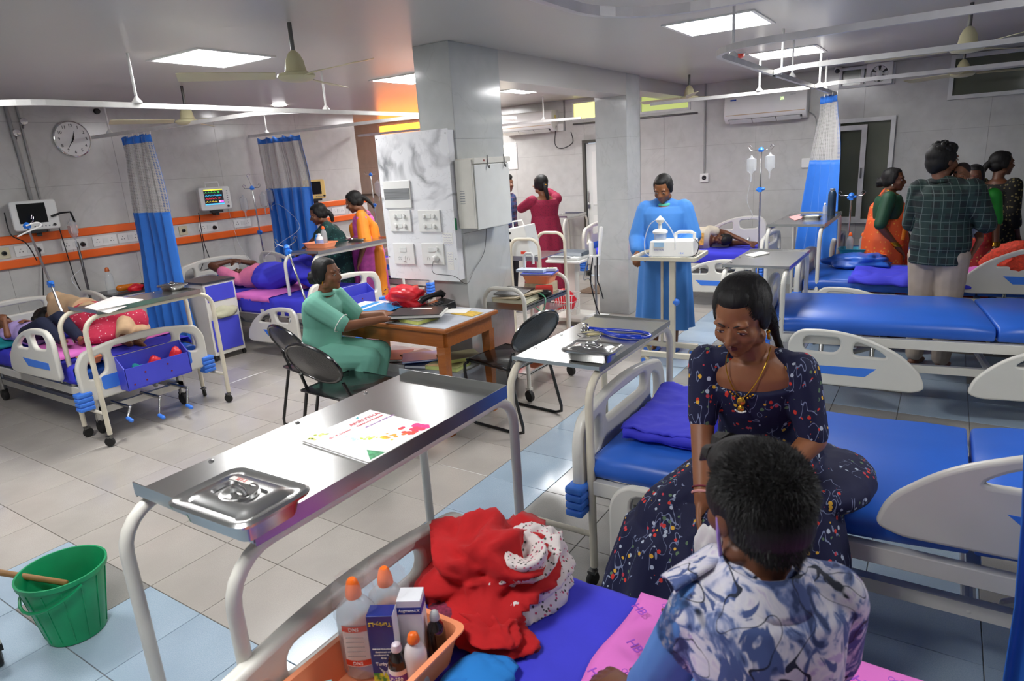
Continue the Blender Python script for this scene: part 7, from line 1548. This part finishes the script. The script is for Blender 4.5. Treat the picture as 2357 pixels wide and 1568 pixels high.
part(T_.root, 'red_bangle', MB().tube([T_.J['eR'].lerp(T_.J['wR'], .9)+(T_.r*math.cos(2*PI*i/14)*.7+V(0, 0, 1)*math.sin(2*PI*i/14))*.034 for i in range(14)], .005, 6, closed=True), RED)
Y = Person('woman in a pink saree with an orange shoulder cloth looking at the pink patient', (-5.43, 5.3, 0), 1.55, '#7d4f34', .008)
Y.stand(math.atan2(-.6, -.8), hed=(0, .09, 1.46)); Y.torso(Y.body); [Y.arm(Y.body, q) for q in 'RL']; [Y.leg(Y.body, q) for q in 'RL']; [Y.foot(q) for q in 'RL']; [Y.hand(q) for q in 'RL']; Y.headm(Y.f+V(0, 0, -.4)); Y.tail = [(0, -.1, .02), (0, -.14, -.02), (.0, -.17, -.1), (.02, -.17, -.16)]; Y.hair('tail'); Y.done()
Y.wear('pink_saree', lambda m_: (Y.torso(m_, .016, .25, .93, 1.05), Y.arm(m_, 'R', .018, .8), Y.arm(m_, 'L', .018, .8), sar(Y, m_)), pm('pink_silk', '#d65ab0', .6, var=.15, scale=22)); Y.wear('orange_shoulder_cloth', lambda m_: (pallu(Y, m_, 'L'), m_.cap(Y.J['sL']+V(0, 0, .03), .06, Y.J['eL']-Y.r*.02, .075), m_.cap(Y.J['pel']-Y.f*.13-Y.r*.12, .07, Y.J['pel']-Y.f*.12-Y.r*.14-V(0, 0, .4), .08)), pm('orange_silk', '#ee8a1a', .55, var=.08)); 
Y.wear('printed_end', lambda m_: m_.cap(Y.J['pel']-Y.f*.12-Y.r*.14-V(0, 0, .4), .085, Y.J['pel']-Y.f*.1-Y.r*.14-V(0, 0, .68), .09), dotfab('purple_orange_print', '#e08a1c', '#4a2a5a', 34, .3)); part(Y.root, 'blouse_edge', MB().tube([Y.J['nek']+Y.r*.09*math.cos(2*PI*i/20)+Y.f*.075*math.sin(2*PI*i/20)-V(0, 0, .02) for i in range(20)], .012, 8, closed=True), pm('magenta_edge', '#a03a90', .5))
# --- lying patients -----------------------------------------------------------------
def lying(label, hx, hy, z, H, d, sk, vox=.008, hk=1, roll=0):
    "lying on the back, head at (hx, hy), feet towards d"
    P_ = Person(label, (hx, hy, z), H, sk, vox, hk); d = V(d).normalized(); s_ = V(-d.y, d.x, 0); k = P_.k; o = V(hx, hy, z+.09*k)
    P_.f = V(0, 0, 1); P_.r = s_
    for n_, (a, b, c) in dict(hed=(0, 0, .02), nek=(.14, 0, 0), che=(.31, 0, .02), pel=(.6, 0, .02), sR=(.19, .16, 0), sL=(.19, -.16, 0), hR=(.64, .085, .01), hL=(.64, -.085, .01), kR=(1.02, .1, .02), kL=(1.02, -.1, .02), aR=(1.4, .1, 0), aL=(1.4, -.1, 0), eR=(.44, .22, 0), eL=(.44, -.22, 0), wR=(.6, .12, .08), wL=(.62, -.12, .08)).items(): P_.J[n_] = o+(d*a+s_*b+V(0, 0, c))*k
    P_.d, P_.s = d, s_; P_.U = -d; P_.F = V(0, 0, 1); return P_
P1 = lying('patient in a pink shirt lying with an arm over the head, under a violet sheet', -6.52, 4.38, .6, 1.5, (1, .06, 0), '#5f3826', .008)
J = P1.J; J['eL'] = J['hed']+V(-.16, -.22, .14); J['wL'] = J['hed']+V(-.14, .0, .16); J['eR'] = J['sR']+V(-.2, .06, .12); J['wR'] = J['hed']+V(-.08, .1, .14); J['kR'] = J['kR']+V(0, 0, .14); J['kL'] = J['kL']+V(0, 0, .12)
P1.torso(P1.body); [P1.arm(P1.body, q) for q in 'RL']; [P1.leg(P1.body, q) for q in 'RL']; P1.hand('L', (.2, 1, .1)); P1.hand('R', (0, -1, .1)); P1.headm(V(.25, -.65, .75), (-1, 0, 0)); P1.hair('bun'); P1.done()
P1.wear('pink_shirt', lambda m_: (P1.torso(m_, .02, -.1, .93, 1.1), P1.arm(m_, 'R', .018, .6), P1.arm(m_, 'L', .018, .6)), pm('pink_shirt', '#e87fa6', .8, bump=.2, bscale=20))
P1.wear('violet_cover', lambda m_: (P1.torso(m_, .045, -.2, .3, 1.15), P1.leg(m_, 'R', .05, 2), P1.leg(m_, 'L', .05, 2), m_.cap(J['kR'], .1, J['kL'], .1), m_.ell(J['pel'], (.22, .26, .12)), m_.ell((J['kR']+J['aL'])/2, (.3, .24, .07))), SHEETB)
P2 = Person('woman in a beige top and red skirt lying on her side facing the wall', (-6.0, 2.55, .56), 1.5, '#7d4f34', .008)
P2.joints((0, 1, 0), hed=(-6.62, 2.5, .68), nek=(-6.5, 2.52, .68), che=(-6.3, 2.55, .7), pel=(-5.95, 2.55, .68), sR=(-6.42, 2.5, .84), sL=(-6.42, 2.54, .6), eR=(-6.3, 2.68, .72), wR=(-6.35, 2.78, .62), eL=(-6.3, 2.75, .58), wL=(-6.4, 2.82, .58), hR=(-5.9, 2.52, .74), hL=(-5.9, 2.55, .6), kR=(-5.52, 2.62, .7), kL=(-5.5, 2.7, .6), aR=(-5.22, 2.42, .63), aL=(-5.18, 2.5, .59))
P2.torso(P2.body); [P2.arm(P2.body, q) for q in 'RL']; [P2.leg(P2.body, q) for q in 'RL']; P2.foot('R', (.9, -.1, 0)); P2.foot('L', (.9, -.1, 0)); [P2.hand(q) for q in 'RL']; P2.headm((.0, .95, .2), (-1, 0, 0)); P2.hair('bun'); P2.done()
BG = pm('beige_cotton', '#c9a883', .8, bump=.15, bscale=20); P2.wear('beige_top', lambda m_: (P2.torso(m_, .025, .1, .93, 1.1), P2.arm(m_, 'R', .02, 1.6), P2.arm(m_, 'L', .02, 1.6)), BG); P2.wear('beige_trousers', lambda m_: (P2.leg(m_, 'R', .022, 1.9), P2.leg(m_, 'L', .022, 1.9)), BG)
P2.wear('red_skirt', lambda m_: (m_.ell((-5.95, 2.55, .68), (.24, .2, .15)), m_.cap((-5.9, 2.55, .7), .14, (-5.5, 2.64, .68), .13), m_.ell((-5.55, 2.5, .62), (.22, .26, .08))), dotfab('red_white_print', '#c02a4a', '#e0b8bc', 38, .2))
C_ = Person('small child in a lavender top and navy trousers lying on the left bed', (-6.2, 2.12, .56), .95, '#7d4f34', .007, sc=.62, hs=.82)
C_.joints((0, 0, 1), hed=(-6.42, 2.1, .68), nek=(-6.32, 2.12, .66), che=(-6.2, 2.13, .66), pel=(-6.02, 2.14, .65), sR=(-6.28, 2.03, .66), sL=(-6.28, 2.23, .66), eR=(-6.15, 2.0, .66), wR=(-6.2, 2.02, .76), eL=(-6.15, 2.25, .68), wL=(-6.1, 2.15, .74), hR=(-6.0, 2.09, .66), hL=(-6.0, 2.19, .66), kR=(-5.78, 2.12, .76), kL=(-5.76, 2.24, .78), aR=(-5.56, 2.14, .63), aL=(-5.5, 2.24, .63))
C_.torso(C_.body); [C_.arm(C_.body, q) for q in 'RL']; [C_.leg(C_.body, q) for q in 'RL']; C_.foot('R', (.8, 0, .5)); C_.foot('L', (.8, 0, .5)); [C_.hand(q, curl=.8) for q in 'RL']; C_.headm((.35, .05, .9), (-1, 0, .3)); C_.hair('short'); C_.done()
C_.wear('lavender_top', lambda m_: (C_.torso(m_, .018, -.05, .93, 1.1), C_.arm(m_, 'R', .015, .7), C_.arm(m_, 'L', .015, .7)), pm('lavender', '#b7a2dd', .8)); C_.wear('navy_trousers', lambda m_: (C_.leg(m_, 'R', .02, 1.85), C_.leg(m_, 'L', .02, 1.85)), pm('navy_cotton', '#141b36', .85))
P3 = lying('boy in beige sleeping on his side with one arm stretched out', -2.1, 7.62, .64, 1.3, (-1, 0, 0), '#6a402a', .008)
J = P3.J; J['eR'] = J['hed']+V(.0, .12, .06); J['wR'] = J['hed']+V(.28, -.04, -.02); J['eL'] = J['hed']+V(.1, .15, -.06); J['wL'] = J['hed']+V(.32, .1, -.05); J['sR'] = J['nek']+V(-.04, .0, .12); J['sL'] = J['nek']+V(-.04, .1, -.05)
P3.torso(P3.body); [P3.arm(P3.body, q) for q in 'RL']; [P3.leg(P3.body, q) for q in 'RL']; [P3.foot(q, (-.5, 0, .8)) for q in 'RL']; [P3.hand(q, curl=.6) for q in 'RL']; P3.headm((-.55, -.8, -.1), (.7, -.4, .0)); P3.hair('short'); P3.done()
P3.wear('beige_shirt', lambda m_: (P3.torso(m_, .02, -.1, .95, 1.15), P3.arm(m_, 'R', .018, .35), P3.arm(m_, 'L', .018, .6), P3.leg(m_, 'R', .02), P3.leg(m_, 'L', .02)), pm('pale_beige', '#cfc3ad', .8, bump=.2, bscale=20))
part(P3.root, 'chest_patch', MB().box(J['che']+V(.02, -.15, .02), (.12, .01, .14)), pm('patch_print', '#d8a24a', .6, var=.5, scale=25), smooth=False)
